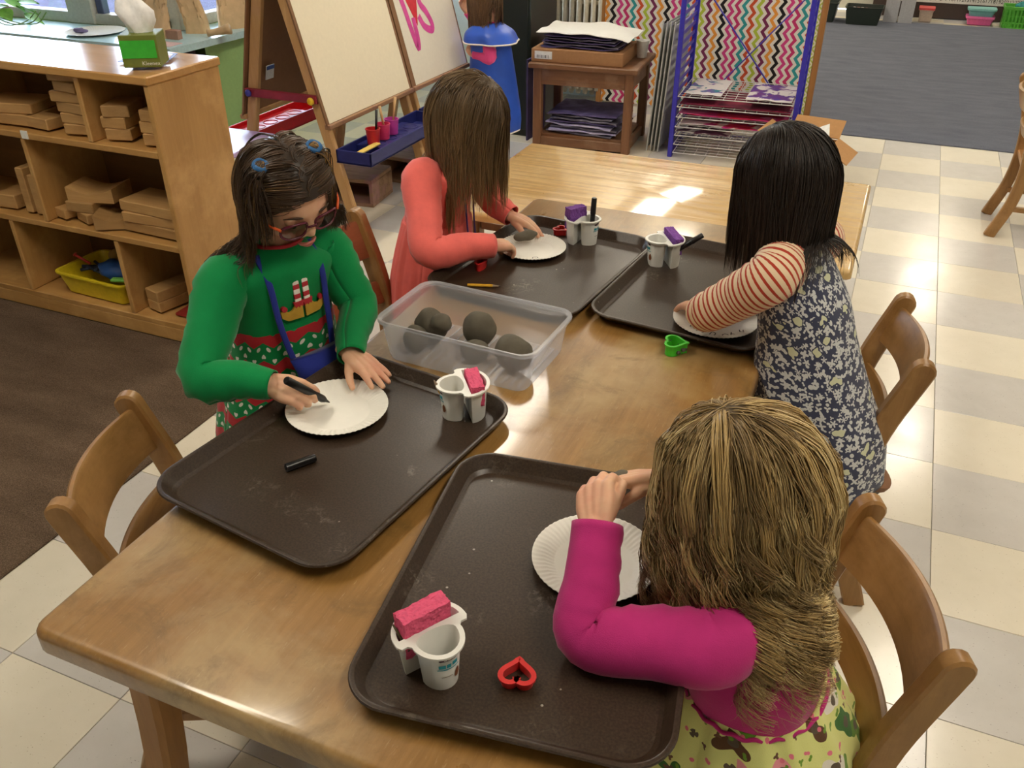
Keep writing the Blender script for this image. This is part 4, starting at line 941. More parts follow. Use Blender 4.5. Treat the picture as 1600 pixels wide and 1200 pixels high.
# ------------------------------------------------------------------ two-part yogurt cups, sponges
M_CUP = plain('cup_white_plastic', C(226, 226, 220), 0.35, 0.5, noise=0.02)
def ell(a, b, cx, cy, t0, t1, n): return [(cx + a * math.cos(t), cy + b * math.sin(t)) for t in np.linspace(t0, t1, n)]
def yogurt_cup(x, y, deg, label, z=TZ):
    o = thing('yogurt_cup', label, 'cup', (x, y, z), math.radians(deg), 'two-part yogurt cups')
    hh = 0.066
    big = ell(0.042, 0.036, 0, 0.005, 0, math.pi, 20)
    sm = [(-0.027, -0.012)] + ell(0.027, 0.012, 0, -0.012, math.pi, 0, 10)[1:-1] + [(0.027, -0.012)] + ell(0.027, 0.031, 0, -0.012, 0, -math.pi, 16)[1:-1]
    out = ell(0.0485, 0.043, 0, 0.004, 0, math.pi, 24) + [(-0.0485, -0.002), (-0.045, -0.008), (-0.037, -0.008), (-0.033, -0.012)] + ell(0.0335, 0.0375, 0, -0.012, math.pi, 2 * math.pi, 22)[1:-1] + [(0.033, -0.012), (0.037, -0.008), (0.045, -0.008), (0.0485, -0.002)]
    # rim plate with two openings
    bm = bmesh.new(); ed = []
    for loop in (out, big, sm):
        vs = [bm.verts.new((a, b, hh)) for a, b in loop]
        ed += [bm.edges.new((vs[i], vs[(i + 1) % len(vs)])) for i in range(len(vs))]
    bmesh.ops.triangle_fill(bm, use_beauty=True, edges=ed)
    # drop triangles inside the openings
    def inside(p, poly):
        c = False
        for i in range(len(poly)):
            (x1_, y1_), (x2_, y2_) = poly[i - 1], poly[i]
            if (y1_ > p[1]) != (y2_ > p[1]) and p[0] < (x2_ - x1_) * (p[1] - y1_) / (y2_ - y1_) + x1_: c = not c
        return c
    bad = [f for f in bm.faces if inside(f.calc_center_median(), big) or inside(f.calc_center_median(), sm)]
    bmesh.ops.delete(bm, geom=bad, context='FACES_ONLY')
    r_ = bmesh.ops.extrude_face_region(bm, geom=list(bm.faces))
    for v in [g for g in r_['geom'] if isinstance(g, bmesh.types.BMVert)]: v.co.z -= 0.003
    bmesh.ops.recalc_face_normals(bm, faces=bm.faces)
    me = bpy.data.meshes.new('rim'); bm.to_mesh(me); bm.free(); me.materials.append(M_CUP); link('rim', me, o)
    def pot(loop, cx, cy, nm, z0):
        sc = lambda k, zz: [(cx + (a - cx) * k, cy + (b - cy) * k, zz) for a, b in loop]
        MB().loft([sc(0.80, z0), sc(0.84, z0), sc(1.04, hh - 0.002), sc(1.0, hh - 0.001), sc(0.985, hh - 0.002), sc(0.80, z0 + 0.002)], True).build(nm, M_CUP, o, angle=45)
    pot(big, 0, 0.02, 'large_pot', 0.0); pot(sm, 0, -0.022, 'small_pot', 0.0)
    # printed marks follow the small pot's wall
    def surf(ang, zz, off=0.0009):
        k = 0.84 + (1.04 - 0.84) * (zz / hh); a = math.radians(ang)
        px, py = 0.027 * math.sin(a), -0.012 - 0.031 * math.cos(a)
        return (px * k * (1 + off / 0.03), (-0.022 + (py + 0.022) * k) - off * math.cos(a), zz)
    def patch(pts, mat, nm):
        rows = [[surf(a, zz) for a in np.linspace(a0, a1, 6)] for a0, a1, zz in pts]
        MB().loft(rows, False, False).build(nm, mat, o)
    patch([(-26, 24, 0.0535), (-30, 28, 0.0555), (-24, 22, 0.0575), (-12, 12, 0.0595)], plain('print_plum', C(70, 36, 60), 0.5), 'printed_emblem')
    patch([(-16, 12, 0.0548), (-16, 12, 0.0562)], plain('print_paper', C(230, 226, 224), 0.5), 'printed_emblem_letters')
    for a0, a1, za, zb in ((-30, -12, 0.041, 0.047), (-9, 3, 0.041, 0.0475), (7, 24, 0.0425, 0.049), (-34, 30, 0.0375, 0.0392)):
        patch([(a0, a1, za), (a0, a1, zb)], plain('print_teal', C(50, 160, 176), 0.5), 'printed_mark')
    patch([(20, 30, 0.016), (16, 36, 0.021), (18, 34, 0.027), (24, 30, 0.032)], plain('print_fruit', C(130, 80, 50), 0.5), 'printed_fruit')
    patch([(-24, 8, 0.024), (-24, 8, 0.0255)], plain('print_grey', C(170, 160, 150), 0.5), 'printed_mark')
    return o
def sponge(x, y, z, deg, col, label, sz=(0.064, 0.022, 0.05), tilt=0.0):
    t = NT('sponge_' + label[:14].replace(' ', '_'), 0.85, 0.2); c = t.coord()
    h = t.mapr(t.voro(c, 170).outputs['Distance'], 0.2, 0.5); n = t.noise(c, 120, 3)
    t.base(t.mix(t.math('MULTIPLY', t.mapr(n, 0.5, 0.68), 0.35), col, tuple(v * 0.5 for v in col[:3]) + (1,))); t.bump(t.math('ADD', h, n), 0.5, 0.002)
    bm = bmesh.new(); bmesh.ops.create_cube(bm, size=1.0)
    bmesh.ops.subdivide_edges(bm, edges=bm.edges, cuts=9, use_grid_fill=True)
    r = random.Random(label)
    for v in bm.verts: v.co = Vector((v.co.x * sz[0], v.co.y * sz[1], v.co.z * sz[2] + sz[2] / 2)) + Vector((r.uniform(-1, 1), r.uniform(-1, 1), r.uniform(-1, 1))) * 0.0009
    me = bpy.data.meshes.new('sponge'); bm.to_mesh(me); bm.free(); me.materials.append(t.m)
    o = link('sponge', me, None, (x, y, z)); o.rotation_euler = (0, tilt, math.radians(deg)); return tag(o, label, 'sponge', 'sponges')
def local(x, y, deg, lx, ly):
    a = math.radians(deg); return x + lx * math.cos(a) - ly * math.sin(a), y + lx * math.sin(a) + ly * math.cos(a)
def marker(loc, d, label, L=0.105, r=0.006):
    d = Vector(d).normalized(); o = thing('black_marker', label, 'marker', loc, 0, 'black markers')
    P = lambda t: tuple(d * t)
    m = plain('marker_black', C(18, 18, 20), 0.3)
    MB().tube([P(0), P(0.001), P(L * 0.62), P(L * 0.625)], [r * 0.8, r, r, r * 0.9], 14).build('barrel', m, o, angle=40)
    MB().tube([P(L * 0.63), P(L * 0.632), P(L - 0.002), P(L)], [r * 0.95, r * 1.12, r * 1.05, r * 0.8], 14).build('cap', m, o, angle=40)
    return o
YC = [(-0.398, -4.694, 57, 'two-part white yogurt cup holding a pink sponge, nearest the camera'), (-0.612, -4.165, -52, 'two-part white yogurt cup with pink sponge and pencil by the girl in green'),
      (-0.683, -3.318, 84, 'two-part white yogurt cup with purple sponge and upright marker'), (-0.452, -3.372, -58, 'two-part white yogurt cup with purple sponge and slanting marker')]
for a in YC: yogurt_cup(*a)
PK, PU = C(222, 92, 126), C(128, 80, 160)
sx_, sy_ = local(*YC[0][:3], -0.002, 0.017); sponge(sx_, sy_, TZ + 0.030, 57 + 3, PK, 'pink sponge standing tall in the nearest yogurt cup', (0.066, 0.024, 0.060))
sx_, sy_ = local(*YC[1][:3], 0.0, 0.02); sponge(sx_, sy_, TZ + 0.033, -54, PK, 'pink sponge lying low in the cup of the girl in green', (0.068, 0.024, 0.040))
sx_, sy_ = local(*YC[2][:3], 0.0, 0.02); sponge(sx_, sy_, TZ + 0.034, 84 - 30, PU, 'purple sponge in the cup with the upright marker', (0.05, 0.024, 0.056))
sx_, sy_ = local(*YC[3][:3], -0.004, 0.02); sponge(sx_, sy_, TZ + 0.036, -52, PU, 'purple sponge in the cup with the slanting marker', (0.068, 0.022, 0.042), 0.1)
sx_, sy_ = local(*YC[2][:3], 0.002, -0.024); marker((sx_, sy_, TZ + 0.006), (0.03, 0.02, 1), 'black marker standing upright in a yogurt cup', 0.115, 0.0065)
sx_, sy_ = local(*YC[3][:3], 0.026, 0.014); marker((sx_ - 0.004, sy_, TZ + 0.036), (0.75, 0.3, 0.55), 'black marker slanting out of a yogurt cup', 0.085, 0.0065)
# dried clay twig in the nearest cup, pencil in the cup of the girl in green
sx_, sy_ = local(*YC[0][:3], -0.036, 0.012); tag(MB().tube([(0.01, 0.0, -0.02), (0, 0, 0), (-0.012, 0.004, 0.012)], [0.002, 0.0022, 0.0012], 6).build('thin_twig', plain('olive_wire', C(80, 72, 40), 0.6), None, smooth=True, loc=(sx_, sy_, TZ + 0.064)), 'thin olive stick poking from the nearest yogurt cup', 'stick')
M_PENC = plain('pencil_yellow', C(214, 160, 40), 0.4)
def pencil(loc, d, L, label):
    d = Vector(d).normalized(); P = lambda t: tuple(d * t); o = thing('short_pencil', label, 'pencil', loc, 0, 'short pencils')
    MB().tube([P(0), P(L * 0.76)], 0.0036, 6).build('shaft', M_PENC, o); MB().tube([P(L * 0.76), P(L * 0.94)], [0.0036, 0.0011], 6).build('wood_cone', plain('pencil_wood', C(150, 130, 110), 0.6), o); MB().tube([P(L * 0.94), P(L)], [0.0011, 0.0003], 6).build('lead', plain('graphite', C(40, 40, 44), 0.4), o)
pencil((-0.838, -3.682, TZ + 0.0038), (0.97, 0.32, 0.0), 0.078, 'short yellow pencil lying near the clear bin')
sx_, sy_ = local(*YC[1][:3], 0.004, -0.024); pencil((sx_, sy_, TZ + 0.01), (-0.45, -0.12, 1), 0.075, 'short yellow pencil standing point up in a yogurt cup')
tg_ = thing('marker_cap', 'black marker cap lying on the tray of the girl in green', 'marker cap', (-0.806, -4.436, TZ + 0.0075)); MB().tube([(0, 0, 0), (0.0005, 0.0008, 0), (0.0275, 0.0425, 0), (0.0285, 0.044, 0)], [0.006, 0.0073, 0.0068, 0.0062], 16).build('cap_shell', plain('marker_black', C(18, 18, 20)), tg_, angle=40); MB().tube([(-0.0002, -0.0003, 0), (0.0, 0.0, 0)], [0.0045, 0.0045], 12).build('hollow_shade', plain('cap_shade_black', C(8, 8, 8), 0.8), tg_)  # flat black disc, coloured as the shade inside the cap

# ------------------------------------------------------------------ cookie cutters
def heart(s):
    pts = []
    for t in np.linspace(0, 2 * math.pi, 48, endpoint=False):
        x = 16 * math.sin(t) ** 3; y = 13 * math.cos(t) - 5 * math.cos(2 * t) - 2 * math.cos(3 * t) - math.cos(4 * t)
        pts.append((x * s / 32, y * s / 32))
    return pts
def cutter(name, loc, outline, h, mat, label, deg, th=0.0022, tilt=(0, 0)):
    n = len(outline); P = np.array(outline); c = P.mean(0)
    Tn = np.roll(P, -1, 0) - np.roll(P, 1, 0); Tn /= np.linalg.norm(Tn, axis=1)[:, None] + 1e-9
    Nn = np.stack([Tn[:, 1], -Tn[:, 0]], 1)
    if ((P - c) * Nn).sum() < 0: Nn = -Nn
    ring = lambda off, z: [(p[0] + off * q[0], p[1] + off * q[1], z) for p, q in zip(P, Nn)]
    o = thing(name, label, 'cookie cutter', loc, 0, 'cookie cutters'); o.rotation_euler = (tilt[0], tilt[1], math.radians(deg))
    mb = MB().loft([ring(0, 0), ring(th * 0.5, 0), ring(th * 0.5, h - 0.004), ring(th * 1.8, h - 0.003), ring(th * 1.8, h), ring(-th * 0.4, h), ring(-th * 0.2, 0), ring(0, 0)], False)
    mb.build('cutter_band', mat, o, angle=35); return o
M_RED = plain('red_plastic', C(206, 44, 44), 0.35); M_LIME = plain('lime_plastic', C(70, 200, 50), 0.3, noise=0.1)
cutter('heart_cutter', (-0.294, -4.672, TZ), heart(0.037), 0.014, M_RED, 'red heart cookie cutter on the nearest tray', 196, 0.003)
cutter('heart_cutter', (-0.752, -3.292, TZ), heart(0.034), 0.016, M_RED, 'small red cookie cutter beside the cup with the upright marker', 70)
c_ = cutter('heart_cutter', (-0.320, -3.786, H + 0.0008), heart(0.046), 0.024, M_LIME, 'lime green heart cookie cutter on the bare table', 100)
for k in range(5):
    a = 3.6 + 0.55 * k
    MB().sphere((0.020 * math.cos(a), 0.021 * math.sin(a), 0.008 + 0.003 * (k % 2)), (0.005, 0.005, 0.004), 8, 6).build('clay_smear', plain('clay_grey', C(84, 80, 70), 0.8), c_, smooth=True)
strip = [(0.011 * math.cos(t), 0.03 * math.sin(t)) for t in np.linspace(0, 2 * math.pi, 30, endpoint=False)]
cutter('oval_cutter', (-0.856, -3.566, TZ), strip, 0.02, M_RED, 'long red oval cookie cutter by the coral sleeve', 10)

# ------------------------------------------------------------------ clear bin with clay
tc = NT('frosted_clear_plastic', 0.16, 0.5)
tc.b.inputs['Base Color'].default_value = (0.93, 0.95, 1.0, 1)
pr_b = tc.b; trb = tc.node('ShaderNodeBsdfTransparent'); trb.inputs[0].default_value = (0.94, 0.96, 1.0, 1)
tlb = tc.node('ShaderNodeBsdfTranslucent'); tlb.inputs[0].default_value = (0.72, 0.77, 0.9, 1)
m1 = tc.node('ShaderNodeMixShader'); m1.inputs[0].default_value = 0.26
tc.t.links.new(trb.outputs[0], m1.inputs[1]); tc.t.links.new(pr_b.outputs[0], m1.inputs[2])
m2 = tc.node('ShaderNodeMixShader'); m2.inputs[0].default_value = 0.08
tc.t.links.new(m1.outputs[0], m2.inputs[1]); tc.t.links.new(tlb.outputs[0], m2.inputs[2])
tc.t.links.new(m2.outputs[0], tc.t.nodes['Material Output'].inputs[0])
cbn = thing('clear_bin', 'clear plastic bin holding lumps of grey clay', 'bin', (-0.688, -3.955, H + 0.0008), math.radians(-3))
W_, D_, HB = 0.335, 0.205, 0.088
R = lambda k, z, r: [(x, y, z) for x, y in rrect(W_ * k - 0, D_ * k - (1 - k) * 0.0, r, 6)]
MB().loft([R(0.90, 0.0, 0.022), R(0.93, 0.006, 0.026), R(1.0, HB - 0.008, 0.03), R(1.0, HB - 0.006, 0.03)], True).build('bin_wall', tc.m, cbn, angle=40)
MB().loft([R(0.998, HB - 0.009, 0.03), R(1.045, HB - 0.007, 0.034), R(1.05, HB - 0.002, 0.035), R(1.04, HB, 0.034), R(1.0, HB, 0.03), R(0.985, HB - 0.003, 0.029)], False).build('bin_rim', tc.m, cbn, angle=40)
for k in range(16): MB().box((-0.135 + 0.018 * k, 0, 0.0022), (0.003, 0.165, 0.0024)).build('floor_rib', tc.m, cbn)
# open the top: remove the lid cap of the wall mesh
for o in cbn.children:
    if o.name.startswith('bin_wall'):
        b = bmesh.new(); b.from_mesh(o.data); top = [f for f in b.faces if len(f.verts) > 6 and f.calc_center_median().z > 0.05]
        bmesh.ops.delete(b, geom=top, context='FACES'); b.to_mesh(o.data); b.free()
M_CLAY = plain('grey_clay', C(96, 90, 78), 0.8, 0.3, noise=0.12, bump=0.4, nscale=45)
def clay(x, y, z, r, label, seed, sq=(1, 1, 1)):
    g = np.random.default_rng(seed).random(6) * 6
    f = lambda q: 1 + 0.07 * math.sin(3 * q[0] + g[0]) * math.cos(2.5 * q[1] + g[1]) + 0.05 * math.sin(5 * q[2] + g[2]) * math.sin(4 * q[0] + g[3])
    return tag(MB().sphere((0, 0, 0), tuple(r * k for k in sq), 24, 16, fn=f).build('clay_lump', M_CLAY, None, smooth=True, loc=(x, y, z)), label, 'clay', 'clay lumps in the clear bin')
bz = H + 0.0025
clay(-0.792, -3.945, bz + 0.036, 0.036, 'knobbly clay lump at the left end of the clear bin', 1, (1.0, 0.9, 1)); clay(-0.758, -3.965, bz + 0.06, 0.022, 'small clay lump pressed onto the left one in the bin', 9, (1, 1, .8)); clay(-0.805, -3.990, bz + 0.026, 0.027, 'clay lump in front of the knobbly one', 4)
clay(-0.695, -3.925, bz + 0.040, 0.037, 'smooth round clay ball in the middle of the clear bin', 2, (.92, .9, 1.05)); clay(-0.676, -3.985, bz + 0.024, 0.025, 'flattened clay lump in front of the middle ball', 6, (1.2, .9, .9))
clay(-0.592, -3.985, bz + 0.038, 0.036, 'smooth clay lump at the right end of the clear bin', 3, (1.1, .95, 1))

# ------------------------------------------------------------------ chairs
W_CH = wood('chair_oak', C(166, 124, 72), C(128, 90, 46), 2, 0.36, wear=C(180, 136, 86), vary=0.1)
W_CHX = wood('chair_oak_rail', C(162, 120, 68), C(124, 88, 44), 0, 0.36, wear=C(176, 132, 82), vary=0.1)
W_SEAT = wood('chair_seat', C(178, 130, 76), C(150, 100, 54), 1, 0.4, vary=0.1)
def slab(path, hw, x, th):
    """slab with rounded ends in the local y-z plane, thickness th in x"""
    P = crom([(0, a, b) for a, b in path], 22)[:, 1:]; Tn = np.gradient(P, axis=0); Tn /= np.linalg.norm(Tn, axis=1)[:, None]; Nn = np.stack([-Tn[:, 1], Tn[:, 0]], 1)
    L = [tuple(p + n_ * hw) for p, n_ in zip(P, Nn)]; Rr = [tuple(p - n_ * hw) for p, n_ in zip(P, Nn)][::-1]
    cap = [tuple(P[-1] + hw * (math.cos(a) * Nn[-1] + math.sin(a) * Tn[-1])) for a in np.linspace(0.3, math.pi - 0.3, 7)]
    out = L + cap + Rr
    c = np.mean(out, axis=0)
    ins = lambda k: [(c[0] + (a - c[0]) * 1.0 - 0, b) for a, b in out]
    mb = MB(); e = 0.004
    shr = [tuple(np.array(q) * 1.0) for q in out]
    Pn = np.array(out); Tt = np.roll(Pn, -1, 0) - np.roll(Pn, 1, 0); Tt /= np.linalg.norm(Tt, axis=1)[:, None] + 1e-9; N2 = np.stack([Tt[:, 1], -Tt[:, 0]], 1)
    if ((Pn - c) * N2).sum() < 0: N2 = -N2
    small = Pn - N2 * e
    R_ = lambda q, xx: [(xx, a, b) for a, b in q]
    return mb.loft([R_(small, x - th / 2), R_(Pn, x - th / 2 + e), R_(Pn, x + th / 2 - e), R_(small, x + th / 2)])
def chair(x, y, deg, label, seat=True, rail_mat=None):
    c = thing('wooden_chair', label, 'chair', (x, y, 0), math.radians(deg), 'small wooden chairs')
    for s in (-1, 1):
        slab([(-0.185, 0.0), (-0.135, 0.16), (-0.122, 0.32), (-0.14, 0.47), (-0.19, 0.625)], 0.023, s * 0.152, 0.028).build('back_post', W_CH, c, angle=30)
        MB().bar(crom([(s * 0.135, 0.125, 0.30), (s * 0.138, 0.128, 0.15), (s * 0.142, 0.145, 0.0)], 6), 0.03, 0.034, (0, 1, 0)).build('front_leg', W_CH, c)
        MB().bar([(s * 0.14, -0.13, 0.13), (s * 0.14, 0.12, 0.13)], 0.016, 0.024).build('side_stretcher', W_CHX, c)
    MB().bar([(-0.13, 0.125, 0.20), (0.13, 0.125, 0.20)], 0.016, 0.024).build('front_stretcher', W_CHX, c)
    def rail(z, h, ypost, bow, nm):
        rings = []
        for t in np.linspace(-1, 1, 17):
            yy = ypost - bow * (1 - t * t); xx = t * 0.142; th = 0.0075; le = -0.03 * (1 if h > 0.06 else .5)
            hh = h / 2; e = 0.0045
            rings.append([(xx, yy - th - 0.28 * (-hh), z - hh + e), (xx, yy - th + e - 0.28 * (-hh), z - hh), (xx, yy + th - e - 0.28 * (-hh), z - hh), (xx, yy + th - 0.28 * (-hh), z - hh + e), (xx, yy + th - 0.28 * hh, z + hh - e), (xx, yy + th - e - 0.28 * hh, z + hh), (xx, yy - th + e - 0.28 * hh, z + hh), (xx, yy - th - 0.28 * hh, z + hh - e)])
        MB().loft(rings).build(nm, rail_mat or W_CHX, c, angle=35)
    rail(0.575, 0.09, -0.172, 0.03, 'top_rail'); rail(0.445, 0.055, -0.134, 0.026, 'lower_rail')
    if seat:
        P = [(-0.155, 0.15), (0.155, 0.15), (0.137, -0.135), (-0.137, -0.135)]
        q = lambda k, z: [(a * k, 0.01 + (b - 0.01) * k, z) for a, b in P]
        MB().loft([q(0.97, 0.298), q(1.0, 0.303), q(1.0, 0.314), q(0.97, 0.319)]).build('seat', W_SEAT, c)
    return c
chair(-0.945, -4.445, -64.5, 'worn wooden chair pushed under the left edge of the table')
chair(-0.063, -3.575, 98.4, 'wooden chair behind the girl in the navy print dress')
chair(-0.035, -4.385, 113.0, 'wooden chair the blonde girl sits on')
c_ = chair(-1.02, -3.70, -90, 'wooden chair with reddish slats between the girls in green and coral', rail_mat=wood('reddish_slat', C(160, 92, 58), C(126, 66, 40), 0, 0.4)); c_.scale = (1.08, 1.08, 1.08)
chair(0.695, -0.965, -90, 'wooden chair at the far right edge of the tiled floor')
# ------------------------------------------------------------------ people
V = lambda *a: np.array(a, float)
def unit(v): v = np.array(v, float); return v / (np.linalg.norm(v) + 1e-12)
def frame(fwd, upv):
    """columns right, forward, up"""
    f = unit(fwd); r = unit(np.cross(f, upv)); u = np.cross(r, f); return np.stack([r, f, u], 1)
def remesh(mb, voxel, smooth=2):
    me = mb.mesh('tmp', weld=True); o = bpy.data.objects.new('tmp', me); COL.objects.link(o)
    m = o.modifiers.new('r', 'REMESH'); m.mode = 'VOXEL'; m.voxel_size = voxel
    if smooth:
        k = o.modifiers.new('s', 'SMOOTH'); k.factor = 0.5; k.iterations = smooth
    dg = bpy.context.evaluated_depsgraph_get(); e = bpy.data.meshes.new_from_object(o.evaluated_get(dg))
    vs = np.empty(len(e.vertices) * 3); e.vertices.foreach_get('co', vs); fs = [tuple(p.vertices) for p in e.polygons]
    bpy.data.objects.remove(o); bpy.data.meshes.remove(me); bpy.data.meshes.remove(e)
    return vs.reshape(-1, 3), fs
def limb(mb, pts, rad, n=16, sub=10):
    P = crom(pts, sub * (len(pts) - 1) + 1); r = crom([(q, 0, 0) for q in rad], len(P))[:, 0]
    mb.tube(P, r, n)
    for p, q in ((pts[0], rad[0]), (pts[-1], rad[-1])): mb.sphere(p, q * 0.99, 14, 10)
def head_mesh(mb, c, R, s=1.0):
    nu, nv = 84, 60; vs = []; fs = []
    for i in range(nv + 1):
        t = math.pi * i / nv
        for j in range(nu):
            p = 2 * math.pi * j / nu
            d = (math.sin(t) * math.cos(p), math.sin(t) * math.sin(p), math.cos(t))
            x, y, z = d[0] * 0.070, d[1] * 0.084, d[2] * 0.097
            k = max(0.0, -z / 0.097)
            x *= 1 - 0.27 * k ** 1.7
            y *= (1 - 0.5 * k ** 1.3) if y < 0 else (0.97 - 0.05 * k)
            if d[1] > 0:
                g = lambda cx, cz, sx, sz: math.exp(-((x - cx) / sx) ** 2 - ((z - cz) / sz) ** 2)
                y += 0.015 * g(0, -0.026, 0.011, 0.013) + 0.006 * g(0, -0.01, 0.008, 0.016) + 0.003 * g(0, 0.022, 0.04, 0.012)
                y -= 0.007 * (g(0.03, 0.0, 0.015, 0.011) + g(-0.03, 0.0, 0.015, 0.011))
                y += 0.006 * (g(0.036, -0.038, 0.02, 0.02) + g(-0.036, -0.038, 0.02, 0.02))
                y += 0.0045 * g(0, -0.056, 0.017, 0.007) + 0.006 * g(0, -0.085, 0.018, 0.014) - 0.003 * g(0, -0.068, 0.02, 0.005)
            vs.append(R @ (np.array((x, y, z)) * s) + c)
    for i in range(nv):
        for j in range(nu):
            k = (j + 1) % nu; fs.append((i * nu + j, (i + 1) * nu + j, (i + 1) * nu + k, i * nu + k))
    mb.add(vs, fs)
    for sx in (-1, 1):
        mb.sphere(R @ (np.array((sx * 0.070, -0.008, -0.012)) * s) + c, tuple(q * s for q in (0.007, 0.014, 0.02)), 12, 8, R=R)
def hand_mesh(wrist, d, nrm, thumb, curls, s=1.0, tcurl=0.5, spread=0.06, tang=0.7):
    """wrist point, direction to the fingers, back-of-hand normal, thumb = +-1 side along d x nrm"""
    mb = MB(); Y = unit(d); Z = unit(np.array(nrm) - Y * (np.array(nrm) @ Y)); X = np.cross(Y, Z)
    P = lambda x, y, z: np.array(wrist) + s * (x * X + y * Y + z * Z)
    ln = [0.044, 0.050, 0.046, 0.036]; kx = [0.0195, 0.0065, -0.0065, -0.0185]; ky = [0.056, 0.059, 0.056, 0.050]
    for i in range(4):
        k = P(thumb * kx[i], ky[i], 0.001)
        mb.tube([P(thumb * kx[i] * 0.55, 0.0, 0), P(thumb * kx[i] * 0.9, 0.03, 0.001), k], [0.0115 * s, 0.0112 * s, 0.0088 * s], 12); mb.sphere(k, 0.0085 * s, 12, 8)
        p = k; ang = 0.0; seg = [0.46, 0.30, 0.24]; rr = [0.0078, 0.0068, 0.0062, 0.0052]
        side = unit(Y + thumb * X * spread * (1.5 - i)); pts = [k]
        for q in range(3):
            ang += curls[i] * [0.9, 1.1, 0.7][q]
            dv = math.cos(ang) * side - math.sin(ang) * Z
            p = p + dv * ln[i] * seg[q] * s; pts.append(p)
        for q in range(3):
            mb.tube([pts[q], pts[q + 1]], [rr[q] * s, rr[q + 1] * s], 12); mb.sphere(pts[q + 1], rr[q + 1] * s, 12, 8)
    b = P(thumb * 0.016, 0.018, -0.005); mb.sphere(P(thumb * 0.014, 0.02, -0.006), 0.0125 * s, 12, 8)
    ang = tang; p = b; pts = [b]
    for q, L in enumerate((0.024, 0.019, 0.016)):
        dv = unit(math.cos(ang) * Y + math.sin(ang) * thumb * X - tcurl * (0.5 + 0.4 * q) * Z); p = p + dv * L * s; pts.append(p); ang -= 0.22
    rr = [0.0105, 0.0085, 0.0075, 0.006]
    for q in range(3): mb.tube([pts[q], pts[q + 1]], [rr[q] * s, rr[q + 1] * s], 12); mb.sphere(pts[q + 1], rr[q + 1] * s, 12, 8)
    mb.tube([P(0, -0.03, 0), P(0, 0.006, 0)], [0.0165 * s, 0.0165 * s], 14, flat=0.8, upv=Z); mb.sphere(P(0, 0.004, 0), 0.0155 * s, 12, 8)
    return remesh(mb, 0.0019, 3)
def m_skin(name, c, red):
    t = NT(name, 0.5, 0.35); co = t.coord()
    t.base(t.mix(t.mapr(t.noise(co, 22, 3), 0.4, 0.7), c, red))
    t.b.inputs['Subsurface Weight'].default_value = 0.12; t.b.inputs['Subsurface Radius'].default_value = (0.01, 0.004, 0.002); t.b.inputs['Subsurface Scale'].default_value = 0.4
    t.bump(t.noise(co, 500, 2), 0.06, 0.0005); return t.m
SKIN = m_skin('fair_skin', C(224, 178, 146), C(218, 158, 132)); SKIN2 = m_skin('warm_skin', C(214, 164, 130), C(206, 146, 118))
def superell(n, p=2.4):
    th = np.linspace(0, 2 * math.pi, n, endpoint=False); c, s = np.cos(th), np.sin(th)
    return th, np.sign(c) * np.abs(c) ** (2 / p), np.sign(s) * np.abs(s) ** (2 / p)
def garment(name, rings, right, fwd, mat, parent, nrow=44, N=96, fold=None, thick=0.003, uref=0.62, p=2.3, v0=0.0, open_top=True, keep=None):
    """rings: (center, half width, half depth). Lofted shell with thickness and metric UVs"""
    K = crom([tuple(c) + (a, b) for c, a, b in rings], nrow); th, cx, sy = superell(N, p)
    right, fwd = unit(right), unit(fwd)
    vs = []; uv = []; L = v0; prev = None
    for i, k in enumerate(K):
        c = k[:3]
        if prev is not None: L += np.linalg.norm(c - prev) + 0.35 * abs(k[3] - K[i - 1][3])
        prev = c; t = i / (nrow - 1)
        f = np.ones(N) if fold is None else 1 + fold(th, t)
        ring = c + (k[3] * cx * f)[:, None] * right + (k[4] * sy * f)[:, None] * fwd
        vs.append(ring); uv.append(np.stack([th / (2 * math.pi) * uref, np.full(N, L)], 1))
    # close the UV seam by repeating the first column
    vs = [np.vstack([r, r[:1]]) for r in vs]; uv = [np.vstack([u, [[uref, u[0, 1]]]]) for u in uv]
    mb = MB(); M_ = N + 1
    fs = [(i * M_ + j, i * M_ + j + 1, (i + 1) * M_ + j + 1, (i + 1) * M_ + j) for i in range(nrow - 1) for j in range(N)]
    mb.add(np.vstack(vs), fs, 0, np.vstack(uv))
    o = wbuild(mb, name, mat, parent, smooth=True)
    md = o.modifiers.new('thickness', 'SOLIDIFY'); md.thickness = thick; md.offset = -1
    return o
